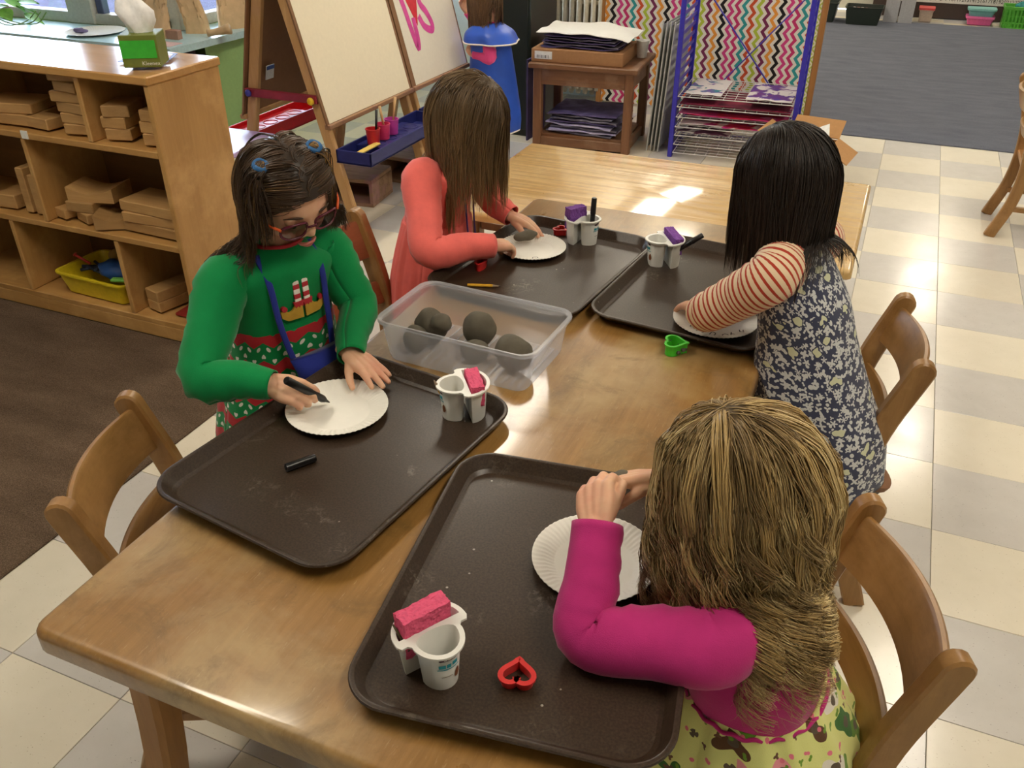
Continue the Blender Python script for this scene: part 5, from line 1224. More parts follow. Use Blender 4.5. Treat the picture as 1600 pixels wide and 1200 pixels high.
def sleeve(name, pts, rad, mat, parent, seed=0, n=40, N=28, wr=0.05, thick=0.002, frill=0.0):
    g = np.random.default_rng(seed); ph = g.random(6) * 6.28
    P = crom(pts, n); r = crom([(q, 0, 0) for q in rad], n)[:, 0]
    T_ = np.gradient(P, axis=0); T_ /= np.linalg.norm(T_, axis=1)[:, None]; u = unit(np.cross(T_[0], (0.3, 0.2, 0.9)))
    L = 0; vs = []; uv = []; th = np.linspace(0, 2 * math.pi, N + 1)
    bend = np.linalg.norm(np.gradient(T_, axis=0), axis=1); bend = np.convolve(bend / (bend.max() + 1e-9), np.ones(7) / 7, 'same')
    for i in range(n):
        if i: L += np.linalg.norm(P[i] - P[i - 1]) + 0.8 * r[i] * np.linalg.norm(T_[i] - T_[i - 1])
        t = T_[i]; u = unit(u - t * (u @ t)); b = np.cross(t, u); s_ = i / (n - 1)
        amp = wr * (0.35 + 1.0 * bend[i])
        rr = r[i] * (1 + amp * 1.5 * (2 * np.abs(np.sin(L * 88 + 0.9 * np.sin(th + ph[0]) + ph[1])) - 1.2) * (0.5 + 0.5 * np.sin(th + ph[2])) + 0.03 * np.sin(2 * th + ph[3] + L * 20))
        if frill and i >= n - 3: rr = rr * (1 + frill * (i - n + 4) * (0.4 + 0.6 * np.sin(14 * th)))
        rr[-1] = rr[0]
        vs.append(P[i] + rr[:, None] * (np.cos(th)[:, None] * u + np.sin(th)[:, None] * b)); uv.append(np.stack([th / 6.283 * 0.2, np.full(N + 1, L)], 1))
    M_ = N + 1; fs = [(i * M_ + j, i * M_ + j + 1, (i + 1) * M_ + j + 1, (i + 1) * M_ + j) for i in range(n - 1) for j in range(N)]
    o = wbuild(MB().add(np.vstack(vs), fs, 0, np.vstack(uv)), name, mat, parent, smooth=True)
    md = o.modifiers.new('thickness', 'SOLIDIFY'); md.thickness = thick; md.offset = -1
    return o
def m_hair(name, rough=0.42):
    t = NT(name, rough, 0.45)
    a = t.node('ShaderNodeVertexColor'); a.layer_name = 'Col'; t.base(a.outputs[0])
    return t.m
M_HAIR = m_hair('hair_strands')
def hair(parent, c, R, rad, cols, n_guide=220, per=12, length=lambda d: 0.2, flow=None, seed=0, g0=0.12, g1=0.5, wave=0.0, wfreq=40, clump=0.6, width=0.0011, colliders=(), lift=(1.02, 1.14), steps=15, frizz=0.002, keepf=None, push=None, name='hair', hi=None, thr=None, hug=-0.05, side_hold=0.0, jitter=0.085, drape=0.5):
    g = np.random.default_rng(seed); rad = np.array(rad)
    def roots(n):
        i = np.arange(n * 3) + 0.5; z = 1 - 2 * i / (n * 3); ph = i * 2.399963 + seed
        d = np.stack([np.sqrt(1 - z * z) * np.cos(ph), np.sqrt(1 - z * z) * np.sin(ph), z], 1)
        k = (thr or (lambda d: d[:, 2] > -0.45 + 1.0 * np.clip((d[:, 1] + 0.35) / 1.35, 0, 1)))(d)
        return d[k]
    D = roots(n_guide)
    G = len(D)
    gd = np.repeat(D, per, 0); gd = gd + g.normal(0, jitter, gd.shape); gd /= np.linalg.norm(gd, axis=1)[:, None]
    n = len(gd); gi = np.repeat(np.arange(G), per)
    lens = np.array([length(d) for d in gd]) * g.uniform(0.86, 1.06, n)
    up_ = R @ np.array((0, 0, 1.0))
    def surf(d, k=1.0): return c + (d * rad * k) @ R.T
    nrm = (gd / rad) @ R.T; nrm /= np.linalg.norm(nrm, axis=1)[:, None]
    if flow is None: flow = lambda d: np.stack([np.sign(d[:, 0]) * 1.0, -0.2 + 0 * d[:, 0], -0.3 + 0 * d[:, 0]], 1)
    fl = flow(gd) @ R.T; fl = fl - nrm * (fl * nrm).sum(1)[:, None]; fl /= np.linalg.norm(fl, axis=1)[:, None] + 1e-9
    v = fl + 0.25 * nrm + g.normal(0, 0.06, fl.shape)
    # neighbours in a lock share their direction
    vm = np.zeros((G, 3)); np.add.at(vm, gi, v); vm /= per; v = (1 - clump) * v + clump * vm[gi]; v /= np.linalg.norm(v, axis=1)[:, None]
    p = surf(gd, 1.0); path = [p]; lk = np.array([g.uniform(*lift) for _ in range(G)])[gi] * (1 + g.normal(0, 0.012, n))
    step = lens / steps; grav = np.array((0, 0, -1.0)); ph = (g.random(G) * 6.28)[gi] + g.normal(0, 0.35, n); wa = wave * g.uniform(0.5, 1.4, G)[gi]
    ax1 = unit(np.cross(up_, (0.3, 0.8, 0.1)))
    free = np.zeros(n, bool); rel = hug + 0.12 * g.standard_normal(n)
    for k in range(steps):
        w_ = g0 + (g1 - g0) * k / steps
        if side_hold and k:
            w_ = np.where(hold, 0.0, w_)[:, None]; v = v + hold[:, None] * 0.9 * (np.where(gd[:, :1] >= 0, 1.0, -1.0) * R[:, 0] - 0.35 * R[:, 1])
        v = v * (1 - w_) + grav * w_
        if push is not None: v = v + push(p, k / steps)
        v /= np.linalg.norm(v, axis=1)[:, None]
        p = p + v * step[:, None]
        q = ((p - c) @ R) / rad; m = np.linalg.norm(q, axis=1); lim = 1.012 + (lk - 1.012) * min(1.0, (k + 1) / 4)
        nn = (q / rad) @ R.T; nn /= np.linalg.norm(nn, axis=1)[:, None]
        ql = q / m[:, None]
        hold = (np.abs(ql[:, 0]) < side_hold) & (ql[:, 1] > -0.1) & (k < steps * 0.7) if side_hold else np.zeros(n, bool)
        free |= (nn[:, 2] < rel) & ~hold
        v = np.where(free[:, None], v - nn * np.array((1, 1, 0)) * (drape * np.clip((v * nn * np.array((1, 1, 0))).sum(1), 0, 1))[:, None], v)
        on = (~free) | (m < lim)                          # lies on the scalp until it can hang clear of it
        q = np.where(on[:, None], q * (lim / m)[:, None], q); p = np.where(on[:, None], c + (q * rad) @ R.T, p)
        v = np.where(on[:, None], v - nn * (v * nn).sum(1)[:, None], v)
        for cc, cr in colliders:
            q = (p - cc) / cr; m = np.linalg.norm(q, axis=1); bad = m < 1; q[bad] /= m[bad][:, None]; p = np.where(bad[:, None], cc + q * cr, p)
        path.append(p)
    path = np.array(path)                                 # steps+1, n, 3
    tt = np.linspace(0, 1, steps + 1)[:, None]
    if clump:                                             # tips gather towards the lock's mean
        gm = np.zeros((steps + 1, G, 3)); 
        for k in range(steps + 1): np.add.at(gm[k], gi, path[k])
        gm /= per; path = path + (gm[:, gi] - path) * (0.7 * clump * tt ** 1.3)[:, :, None]
    gm = np.zeros((steps + 1, G, 3)); gn = np.zeros((G, 3)); np.add.at(gn, gi, nrm); gn /= np.linalg.norm(gn, axis=1)[:, None]
    for k in range(steps + 1): np.add.at(gm[k], gi, path[k])
    tg_d = np.gradient(gm, axis=0); tg_d /= np.linalg.norm(tg_d, axis=2)[:, :, None] + 1e-9
    s0 = np.cross(grav, gn); s0 /= np.linalg.norm(s0, axis=1)[:, None] + 1e-9          # one sideways axis for each lock
    s1 = s0[None] - tg_d * (tg_d * s0[None]).sum(2)[:, :, None]; s1 /= np.linalg.norm(s1, axis=2)[:, :, None] + 1e-9
    s2 = np.cross(tg_d, s1); dist = np.linspace(0, 1, steps + 1)[:, None] * lens[None]
    ramp_ = np.clip((tt - 0.22) * 2.4, 0, 1) ** 1.2
    path = path + s1[:, gi] * (wa[None] * np.sin(dist * wfreq + ph[None]) * ramp_)[:, :, None] + s2[:, gi] * (0.6 * wa[None] * np.cos(dist * wfreq + ph[None]) * ramp_)[:, :, None]
    path = path + np.cumsum(g.normal(0, 1, path.shape), 0) * frizz * 0.2 * tt[:, :, None]
    # three-sided tapered tubes
    Tn = np.gradient(path, axis=0); Tn /= np.linalg.norm(Tn, axis=2)[:, :, None] + 1e-9
    A = np.cross(Tn, np.array((0.31, 0.52, 0.79))); A /= np.linalg.norm(A, axis=2)[:, :, None] + 1e-9; B = np.cross(Tn, A)
    wd = width * (1 - 0.75 * tt ** 2) * g.uniform(0.6, 1.3, n)[None]
    S = steps + 1
    ring = np.stack([path + wd[:, :, None] * (math.cos(a) * A + math.sin(a) * B) for a in (0, 2.094, 4.189)], 2)   # S,n,3,3
    vs = ring.transpose(1, 0, 2, 3).reshape(-1, 3)
    base = (np.arange(n) * S * 3)[:, None, None, None] + (np.arange(steps) * 3)[None, :, None, None]
    a = np.array([[0, 1, 4, 3], [1, 2, 5, 4], [2, 0, 3, 5]])[None, None]
    fs = (base + a).reshape(-1, 4)
    # colours per strand
    gcol = g.random(G)[gi]; mixv = np.clip(0.65 * gcol + 0.35 * g.random(n), 0, 1)
    C0, C1, C2 = [np.array(q[:3]) for q in cols]
    t1 = np.broadcast_to(tt, (S, n)); col = (C0[None, None] * (1 - mixv)[None, :, None] + C1[None, None] * mixv[None, :, None])
    if hi is None: hi = lambda mv, tt_, d: np.clip((mv - 0.72) * 3, 0, 1)[None] * np.clip(tt_ * 1.4, 0, 1)
    hk = hi(mixv, t1, gd)[:, :, None]; col = col * (1 - hk) + C2[None, None] * hk
    vc = np.repeat(col.transpose(1, 0, 2).reshape(-1, 3), 3, 0)
    # scalp cap beneath the strands
    nu, nv = 48, 28; cv = []; cf = []
    for i in range(nv + 1):
        for j in range(nu):
            t_ = math.pi * i / nv; q = 2 * math.pi * j / nu; cv.append((math.sin(t_) * math.cos(q), math.sin(t_) * math.sin(q), math.cos(t_)))
    cv = np.array(cv); ok = (thr or (lambda d: d[:, 2] > -0.45 + 1.0 * np.clip((d[:, 1] + 0.35) / 1.35, 0, 1)))(cv)
    for i in range(nv):
        for j in range(nu):
            f = (i * nu + j, (i + 1) * nu + j, (i + 1) * nu + (j + 1) % nu, i * nu + (j + 1) % nu)
            if all(ok[q] for q in f): cf.append(f)
    o0 = len(vs); vs = np.vstack([vs, surf(cv, 1.012)]); vc = np.vstack([vc, np.broadcast_to(C0 * 0.8, (len(cv), 3))])
    fs = [tuple(f) for f in fs.tolist()] + [tuple(q + o0 for q in f) for f in cf]
    wl = np.array(wloc(parent)); me = bpy.data.meshes.new(name); me.from_pydata((vs - wl).tolist(), [], fs)
    at = me.color_attributes.new('Col', 'FLOAT_COLOR', 'POINT')
    at.data.foreach_set('color', np.hstack([vc, np.ones((len(vc), 1))]).astype(np.float32).ravel())
    me.polygons.foreach_set('use_smooth', [True] * len(me.polygons)); me.materials.append(M_HAIR)
    return link(name, me, parent)
def face(parent, c, R, s=1.0, brow=C(70, 50, 36), lids=True):
    P = lambda x, y, z: c + R @ (np.array((x, y, z)) * s)
    for sx in (-1, 1):
        e = wbuild(MB().sphere(P(sx * 0.030, 0.0655, 0.0), 0.0115 * s, 16, 10, R=R), 'eye', plain('eye_white', C(232, 228, 222), 0.2), parent, smooth=True)
        wbuild(MB().sphere(P(sx * 0.029, 0.0725, -0.003), (0.0058 * s, 0.0052 * s, 0.0058 * s), 12, 8, R=R), 'iris', plain('iris_brown', C(62, 40, 26), 0.15), e, smooth=True)
        # lowered lid
        wbuild(MB().sphere(P(sx * 0.030, 0.0655, 0.0018), (0.0124 * s, 0.0124 * s, 0.0115 * s), 16, 10, R=R @ np.array([[1, 0, 0], [0, .8, -.6], [0, .6, .8]])), 'eyelid', SKIN, e, smooth=True)
        wbuild(MB().tube(crom([P(sx * 0.016, 0.0795, 0.0175), P(sx * 0.032, 0.077, 0.022), P(sx * 0.047, 0.066, 0.016)], 9), [0.0012, 0.002, 0.0022, 0.0022, 0.002, 0.0018, 0.0015, 0.0011, 0.0007], 6), 'eyebrow', plain('brow_brown', brow, 0.8), parent, smooth=True)
    lip = plain('lip_rose', C(196, 116, 106), 0.45)
    m = wbuild(MB().tube(crom([P(-0.019, 0.074, -0.0565), P(-0.008, 0.0835, -0.0535), P(0, 0.0835, -0.0545), P(0.008, 0.0835, -0.0535), P(0.019, 0.074, -0.0565)], 13), [0.0008] + [0.0028] * 11 + [0.0008], 8), 'mouth', lip, parent, smooth=True)
    wbuild(MB().tube(crom([P(-0.017, 0.074, -0.058), P(0, 0.083, -0.0610), P(0.017, 0.074, -0.058)], 11), [0.0008] + [0.0032] * 9 + [0.0008], 8), 'lower_lip', lip, m, smooth=True)
def body(parent, j, R, skin, hands, s=1.0, legs=True):
    """one continuous skin surface: head, neck, trunk, arms, legs; hands refined and joined"""
    mb = MB()
    head_mesh(mb, j['head'], R, s)
    hb = j['head'] + R @ V(0, -0.018, -0.05) * s
    limb(mb, [hb, (hb + j['neck']) / 2, j['neck'] - V(0, 0, 0.03)], [0.036, 0.033, 0.036])
    limb(mb, [j['neck'] - V(0, 0, 0.04), j['chest'], j['pelvis']], [0.045, 0.060, 0.070], 20)
    for q in 'RL':
        limb(mb, [j['chest'] * 0.3 + j['neck'] * 0.7 - V(0, 0, 0.03), j['sh' + q], ], [0.034, 0.03])
        limb(mb, [j['sh' + q], j['el' + q], j['wr' + q]], [0.033, 0.025, 0.0165])
        if legs:
            limb(mb, [j['pelvis'] * 0.6 + j['hip' + q] * 0.4, j['hip' + q], j['kn' + q], j['an' + q]], [0.07, 0.062, 0.045, 0.028])
            limb(mb, [j['an' + q], j['to' + q]], [0.026, 0.020])
    v, f = remesh(mb, 0.0042, 2)
    out = MB().add(v, f)
    for h in hands: out.add(*h)
    return wbuild(out, 'body', skin, parent, smooth=True)
def shoe(parent, heel, toe, mat, upv=(0, 0, 1), nm='shoe', sole=None):
    d = unit(np.array(toe) - heel); Rr = frame(d, upv); L = np.linalg.norm(np.array(toe) - heel) / 2 + 0.03; mid = (np.array(heel) + toe) / 2
    o = wbuild(MB().sphere(mid, (0.034, L, 0.032), 24, 14, R=Rr, fn=lambda q: 1 + 0.08 * max(0, q[2])), nm, mat, parent, smooth=True)
    outl = [(0.036 * math.cos(a) * (1 + 0.12 * math.sin(a)), (L + 0.004) * math.sin(a)) for a in np.linspace(0, 6.283, 28, endpoint=False)]
    mk = lambda z, k: [mid + Rr @ V(x * k, y * k, z) for x, y in outl]
    wbuild(MB().loft([mk(-0.034, 0.97), mk(-0.03, 1), mk(-0.018, 1), mk(-0.016, 0.96)]), 'sole', sole or plain('shoe_sole', C(150, 110, 76), 0.7), o, angle=40)
# ------------------------------------------------------------------ fabrics
def m_fabric(name, c, rough=0.85, var=0.1, knit=900):
    t = NT(name, rough, 0.2); co = t.coord()
    n = t.noise(co, 16, 4, 0.6); lo = tuple(v * (1 - var) for v in c[:3]) + (1,); hi = tuple(min(1, v * (1 + var)) for v in c[:3]) + (1,)
    t.base(t.ramp(n, [(0.3, lo), (0.7, hi)]))
    t.b.inputs['Sheen Weight'].default_value = 0.25; t.b.inputs['Sheen Roughness'].default_value = 0.4
    t.bump(t.math('ADD', t.noise(co, knit, 1), t.math('MULTIPLY', t.noise(t.map(co, (1, 1, 2.5)), 14, 3, 0.5), 2.5)), 0.35, 0.0016); return t
def motif(t, uv, scale, size, seed=0.0, thin=0.0, petals=(2, 6)):
    v = t.node('ShaderNodeTexVoronoi', voronoi_dimensions='2D'); u = t.map(uv, (1, 1, 1), (seed, seed * 1.7, 0))
    t.put(v.inputs['Vector'], u); v.inputs['Scale'].default_value = scale; v.inputs['Randomness'].default_value = 0.85
    d = t.vmath('SUBTRACT', u, v.outputs['Position']); s = t.sep(d); c = t.node('ShaderNodeSeparateColor'); t.put(c.inputs[0], v.outputs['Color'])
    r = t.math('MULTIPLY', t.math('SQRT', t.math('ADD', t.math('MULTIPLY', s[0], s[0]), t.math('MULTIPLY', s[1], s[1]))), scale)
    a = t.math('ARCTAN2', s[1], s[0])
    n = t.math('ADD', t.math('FLOOR', t.math('MULTIPLY', c.outputs[0], petals[1] - petals[0])), petals[0])
    lobe = t.math('COSINE', t.math('ADD', t.math('MULTIPLY', a, n), t.math('MULTIPLY', c.outputs[1], 6.28)))
    R_ = t.math('ADD', size * (0.66), t.math('MULTIPLY', lobe, size * 0.34))
    R_ = t.math('ADD', R_, t.math('MULTIPLY', t.math('SUBTRACT', c.outputs[2], 0.5), size * 0.4))
    return t.math('LESS_THAN', r, R_), c.outputs, r
def uvc(t): return t.coord('UV')
G_SW = C(8, 132, 70)
t = m_fabric('green_jersey', G_SW); M_GRNSW = t.m
def m_elfskirt():
    t = m_fabric('chevron_dot_cotton', G_SW, 0.8); uv = uvc(t); s = t.sep(uv)
    tri = t.math('PINGPONG', s[0], 0.0225); w_ = t.math('SUBTRACT', s[1], t.math('MULTIPLY', tri, 0.62))
    f = t.math('FRACT', t.math('DIVIDE', t.math('ADD', w_, 1.0), 0.066))
    col = t.mix(t.math('LESS_THAN', f, 0.40), G_SW, C(178, 40, 48))
    for f0, sh in ((0.54, 0.0), (0.86, 0.5)):
        dx = t.math('MULTIPLY', t.math('SUBTRACT', t.math('FRACT', t.math('ADD', t.math('DIVIDE', s[0], 0.0225), sh)), 0.5), 0.0225)
        dy = t.math('MULTIPLY', t.math('SUBTRACT', f, f0), 0.066)
        rr = t.math('ADD', t.math('MULTIPLY', dx, dx), t.math('MULTIPLY', dy, dy))
        col = t.mix(t.math('LESS_THAN', rr, 0.0046 ** 2), col, C(232, 228, 220))
    t.base(col); return t.m
M_ELF = m_elfskirt()
M_CORAL = m_fabric('coral_jersey', C(238, 112, 104)).m
def m_navy():
    t = m_fabric('navy_floral_print', C(62, 66, 86), 0.85); uv = uvc(t); nz = t.noise(uv, 60, 2)
    a, c1, _ = motif(t, uv, 50, 0.43, 0.3, petals=(2, 7)); b, c2, _ = motif(t, uv, 66, 0.34, 2.1, petals=(1, 4))
    v = t.node('ShaderNodeTexVoronoi', voronoi_dimensions='2D'); t.put(v.inputs['Vector'], t.map(uv, (1, 1.6, 1), (1.3, 0.4, 0))); v.inputs['Scale'].default_value = 15
    cc = t.node('ShaderNodeSeparateColor'); t.put(cc.inputs[0], v.outputs['Color'])
    d = t.math('ADD', v.outputs['Distance'], t.math('MULTIPLY', t.math('SUBTRACT', t.noise(uv, 62, 1), 0.5), 0.7))
    big = t.math('MULTIPLY', t.math('LESS_THAN', d, 0.17), t.math('GREATER_THAN', cc.outputs[0], 0.35))
    halo = t.math('MULTIPLY', t.math('LESS_THAN', d, 0.26), t.math('GREATER_THAN', cc.outputs[0], 0.35))
    sm = t.math('MULTIPLY', t.math('MAXIMUM', a, b), t.math('SUBTRACT', 1.0, halo))
    col = t.mix(sm, C(64, 68, 90), C(204, 206, 206)); col = t.mix(big, col, C(206, 208, 176)); t.base(col); return t.m
M_NAVY = m_navy()
def m_stripe():
    t = m_fabric('rust_striped_jersey', C(232, 208, 176), 0.85); s = t.sep(uvc(t))
    f = t.math('FRACT', t.math('DIVIDE', s[1], 0.0128)); t.base(t.mix(t.math('LESS_THAN', f, 0.36), C(232, 208, 176), C(176, 62, 44))); return t.m
M_STRIPE = m_stripe()
M_MAG = m_fabric('magenta_jersey', C(186, 46, 118)).m
def m_forest():
    t = m_fabric('forest_animal_print', C(220, 222, 140), 0.85); uv = uvc(t); col = C(222, 224, 142)
    a, c1, r1 = motif(t, uv, 17, 0.42, 0.7, petals=(1, 4))
    k = t.ramp(c1[1], [(0.0, C(98, 140, 40)), (0.25, C(232, 150, 160)), (0.45, C(60, 110, 50)), (0.6, C(96, 66, 44)), (0.75, C(232, 226, 214)), (0.88, C(150, 176, 60))], 'CONSTANT')
    col = t.mix(t.math('MULTIPLY', a, t.math('GREATER_THAN', c1[2], 0.18)), col, k)
    inner = t.math('MULTIPLY', a, t.math('LESS_THAN', r1, 0.13)); col = t.mix(inner, col, C(96, 84, 70))
    b, c2, _ = motif(t, uv, 48, 0.24, 3.0, petals=(1, 4)); k2 = t.ramp(c2[0], [(0, C(226, 120, 140)), (0.4, C(110, 150, 50)), (0.7, C(110, 80, 60))], 'CONSTANT')
    col = t.mix(t.math('MULTIPLY', b, t.math('GREATER_THAN', c2[2], 0.45)), col, k2); t.base(col); return t.m
M_FOREST = m_forest()
M_SMOCK = plain('blue_vinyl_smock', C(40, 84, 190), 0.4, 0.4, noise=0.12, nscale=9)
M_PINKT = m_fabric('pink_jersey', C(236, 84, 150)).m
M_TIGHTS = m_fabric('grey_green_leggings', C(84, 92, 84)).m
M_DARKLEG = m_fabric('dark_leggings', C(48, 46, 54)).m
M_SHOEB = plain('brown_leather', C(110, 74, 54), 0.5)
def legs_cloth(parent, j, mat, r=(0.066, 0.049, 0.033)):
    for q in 'RL': sleeve('legging', [j['hip' + q], j['kn' + q], j['an' + q]], list(r), mat, parent, seed=3, n=24, N=20, wr=0.02)
def folds(amp, k=(9, 14, 23), ph=(0.3, 1.1, 2.0), start=0.0):
    return lambda th, t: amp * max(0, t - start) / (1 - start) * (0.55 * np.sin(k[0] * th + ph[0]) + 0.35 * np.sin(k[1] * th + ph[1]) + 0.25 * np.sin(k[2] * th + ph[2]))
def standing(j, right, fwd, foot=0.05, base=None):
    P = j['pelvis']; b = base if base is not None else P
    for q, s in (('R', 1), ('L', -1)):
        j['hip' + q] = P + right * s * 0.05 - V(0, 0, 0.03); k = V(b[0], b[1], 0)
        j['kn' + q] = (k + right * s * 0.055) + V(0, 0, 0.26) + fwd * 0.01; j['an' + q] = k + right * s * 0.055 + V(0, 0, 0.075) - fwd * 0.02; j['to' + q] = k + right * s * 0.058 + V(0, 0, 0.04) + fwd * 0.075

# ---- girl in green ------------------------------------------------
f = unit(V(0.93, -0.37, 0)); r = np.cross(f, V(0, 0, 1))
j = dict(pelvis=V(-1.095, -4.075, 0.47), chest=V(-1.06, -4.085, 0.73), neck=V(-1.035, -4.092, 0.845), head=V(-0.985, -4.108, 0.962),
         shR=V(-1.085, -4.18, 0.795), shL=V(-1.0, -4.0, 0.795), elR=V(-1.035, -4.325, 0.69), wrR=V(-0.925, -4.302, 0.678), elL=V(-0.925, -4.025, 0.70), wrL=V(-0.872, -4.125, 0.658))
standing(j, r, f)
g = thing('person', 'girl in green holiday sweater and red glasses drawing on a plate', 'person', (-1.095, -4.075, 0), 0, 'children')
RH = frame(f * 0.86 + V(0, 0, -0.50), V(0, 0, 1)); RH = frame(RH[:, 1], V(0, 0, 1) + 0.12 * r)
hands = [hand_mesh(j['wrR'], V(1, 0.18, -0.22), V(-0.15, -0.55, 0.8), -1, [0.62, 0.72, 0.8, 0.85], 0.98, 0.9, 0.02, 0.35),
         hand_mesh(j['wrL'], V(0.92, -0.34, -0.17), V(0.15, 0.05, 1), 1, [0.10, 0.08, 0.10, 0.14], 1.0, 0.35, 0.14, 0.75)]
body(g, j, RH, SKIN, hands); face(g, j['head'], RH)
garment('bodice', [(j['neck'] + V(0, 0, 0.012), 0.046, 0.048), (j['neck'] - V(0, 0, 0.012), 0.068, 0.055), (j['neck'] - V(0, 0, 0.045), 0.112, 0.064), (j['chest'], 0.108, 0.084), (V(-1.064, -4.083, 0.685), 0.107, 0.088)], r, f, M_GRNSW, g, fold=lambda th, t: 0.006 * np.sin(7 * th + 9 * t))
wbuild(MB().tube([j['neck'] + V(0, 0, 0.012) + 0.047 * (math.cos(a) * r + 1.02 * math.sin(a) * f) for a in np.linspace(0, 6.283, 33)], 0.004, 8), 'neckband', plain('red_rib', C(178, 40, 48), 0.8), g, smooth=True)
garment('skirt', [(V(-1.064, -4.083, 0.692), 0.107, 0.0885), (V(-1.066, -4.082, 0.675), 0.111, 0.092), (V(-1.075, -4.08, 0.60), 0.119, 0.102), (V(-1.085, -4.08, 0.50), 0.134, 0.118), (V(-1.09, -4.08, 0.40), 0.15, 0.134), (V(-1.095, -4.078, 0.33), 0.156, 0.14)], r, f, M_ELF, g, fold=folds(0.05), uref=0.7)
sleeve('sleeve', [j['neck'] * 0.45 + j['shR'] * 0.55 - V(0, 0, 0.018), j['shR'] + V(0, -0.012, 0.008), j['shR'] * 0.5 + j['elR'] * 0.5 + V(-0.012, -0.01, 0), j['elR'] + V(-0.01, -0.012, -0.005), j['elR'] * 0.45 + j['wrR'] * 0.55 + V(0, -0.004, 0), j['wrR'] + V(0.006, 0, 0)], [0.04, 0.049, 0.044, 0.040, 0.034, 0.027], M_GRNSW, g, 1, wr=0.10)
sleeve('sleeve', [j['neck'] * 0.45 + j['shL'] * 0.55 - V(0, 0, 0.018), j['shL'] + V(0, 0.012, 0.008), j['shL'] * 0.5 + j['elL'] * 0.5 + V(0.008, 0.008, 0), j['elL'] + V(0.006, 0.01, 0), j['elL'] * 0.4 + j['wrL'] * 0.6, j['wrL'] + V(0.004, -0.006, 0)], [0.04, 0.048, 0.042, 0.038, 0.033, 0.027], M_GRNSW, g, 2, wr=0.10)
legs_cloth(g, j, M_DARKLEG)
for q in 'RL': shoe(g, j['an' + q] - V(0, 0, 0.038), j['to' + q], M_SHOEB)
# applique of two elf boots on the chest
AC = V(-1.062, -4.085, 0.735) + f * 0.0905
def on_chest(x, z, off=0.0015):
    # wraps onto the bodice front ellipse
    a = x / 0.108; return AC - f * 0.0905 + r * x + f * (0.0925 * (1 - abs(a) ** 2.3) ** (1 / 2.3) + off) + V(0, 0, z) + f * (-0.05 * max(0, z))
def applique(pts, mat, nm, off):
    n = len(pts); c = np.mean(pts, axis=0)
    vs = [on_chest(*c, off + 0.0012)] + [on_chest(x, z, off + 0.0008) for x, z in pts] + [on_chest(x, z, -0.002) for x, z in pts]
    fs = [(0, 1 + i, 1 + (i + 1) % n) for i in range(n)] + [(1 + i, 1 + n + i, 1 + n + (i + 1) % n, 1 + (i + 1) % n) for i in range(n)]
    wbuild(MB().add(vs, fs), nm, mat, g)
WHT = plain('applique_white', C(232, 226, 218), 0.8); RDD = plain('applique_red', C(176, 36, 48), 0.8); GLD = plain('applique_gold', C(190, 150, 50), 0.7)
for s, x0 in ((-1, -0.0135), (1, 0.0065)):
    for k in range(5):
        z0 = 0.012 + 0.0095 * k; w0 = 0.0065
        applique([(x0 - w0, z0), (x0 + w0, z0), (x0 + w0, z0 + 0.0095), (x0 - w0, z0 + 0.0095)], [WHT, RDD][k % 2], 'elf_stocking', 0.001)
    zig = [(x0 - 0.011, 0.016), (x0 - 0.008, 0.004), (x0 - 0.004, 0.009), (x0, 0.003), (x0 + 0.004, 0.009), (x0 + 0.008, 0.004), (x0 + 0.011, 0.016)]
    applique(zig, RDD, 'elf_cuff', 0.0022)
    m = lambda q: x0 + s * q
    boot = [(m(-0.007), 0.009), (m(0.008), 0.009), (m(0.016), 0.0), (m(0.026), -0.004), (m(0.034), 0.0), (m(0.036), 0.007), (m(0.031), 0.010), (m(0.033), 0.004), (m(0.028), 0.001)]
    boot += [(m(0.040), -0.004), (m(0.036), -0.014), (m(0.02), -0.019), (m(-0.006), -0.019)]
    boot = [(m(-0.007), 0.009), (m(0.008), 0.009), (m(0.015), 0.001), (m(0.025), -0.002), (m(0.033), 0.006), (m(0.038), 0.002), (m(0.037), -0.010), (m(0.026), -0.018), (m(-0.007), -0.019)]
    applique(boot if s > 0 else boot[::-1], GLD, 'elf_boot', 0.0014)
    applique([(m(0.031) + 0.0055 * math.cos(a), 0.008 + 0.0055 * math.sin(a)) for a in np.linspace(0, 6.283, 12, endpoint=False)], RDD, 'elf_boot_curl', 0.003)
# hair: centre parting, side bunches with blue bands
HC = [C(52, 39, 29), C(84, 62, 44), C(158, 122, 72)]
RAD = (0.075, 0.09, 0.10)
def fl_part(d):
    s = np.where(d[:, 0] >= 0.0, 1.0, -1.0); return np.stack([s * 1.0, -0.25 + 0 * s, np.where(d[:, 1] < -0.15, -0.8, 0.1 - 0.5 * (d[:, 2] < 0.5))], 1)
sc_ = [(j['chest'] + V(0, 0, 0.02), np.array((0.105, 0.125, 0.11))), (j['shR'], np.array((0.055,) * 3)), (j['shL'], np.array((0.055,) * 3))]
facec = (j['head'] + RH @ V(0, 0.05, -0.035), np.array((0.062, 0.062, 0.075)))
hair(g, j['head'], RH, RAD, HC, 115, 20, lambda d: 0.175 + 0.05 * (d[2] < 0.3), fl_part, 11, 0.10, 0.42, 0.005, 45, 0.7, 0.0009, sc_ + [facec], (1.02, 1.14), frizz=0.001, side_hold=0.8, jitter=0.05, thr=lambda d: d[:, 2] > -0.45 + 1.1 * np.clip((d[:, 1] + 0.35) / 1.35, 0, 1), hi=lambda mv, tt_, d: np.clip((mv - 0.8) * 4, 0, 0.8)[None] * np.clip(tt_ * 2, 0, 1))
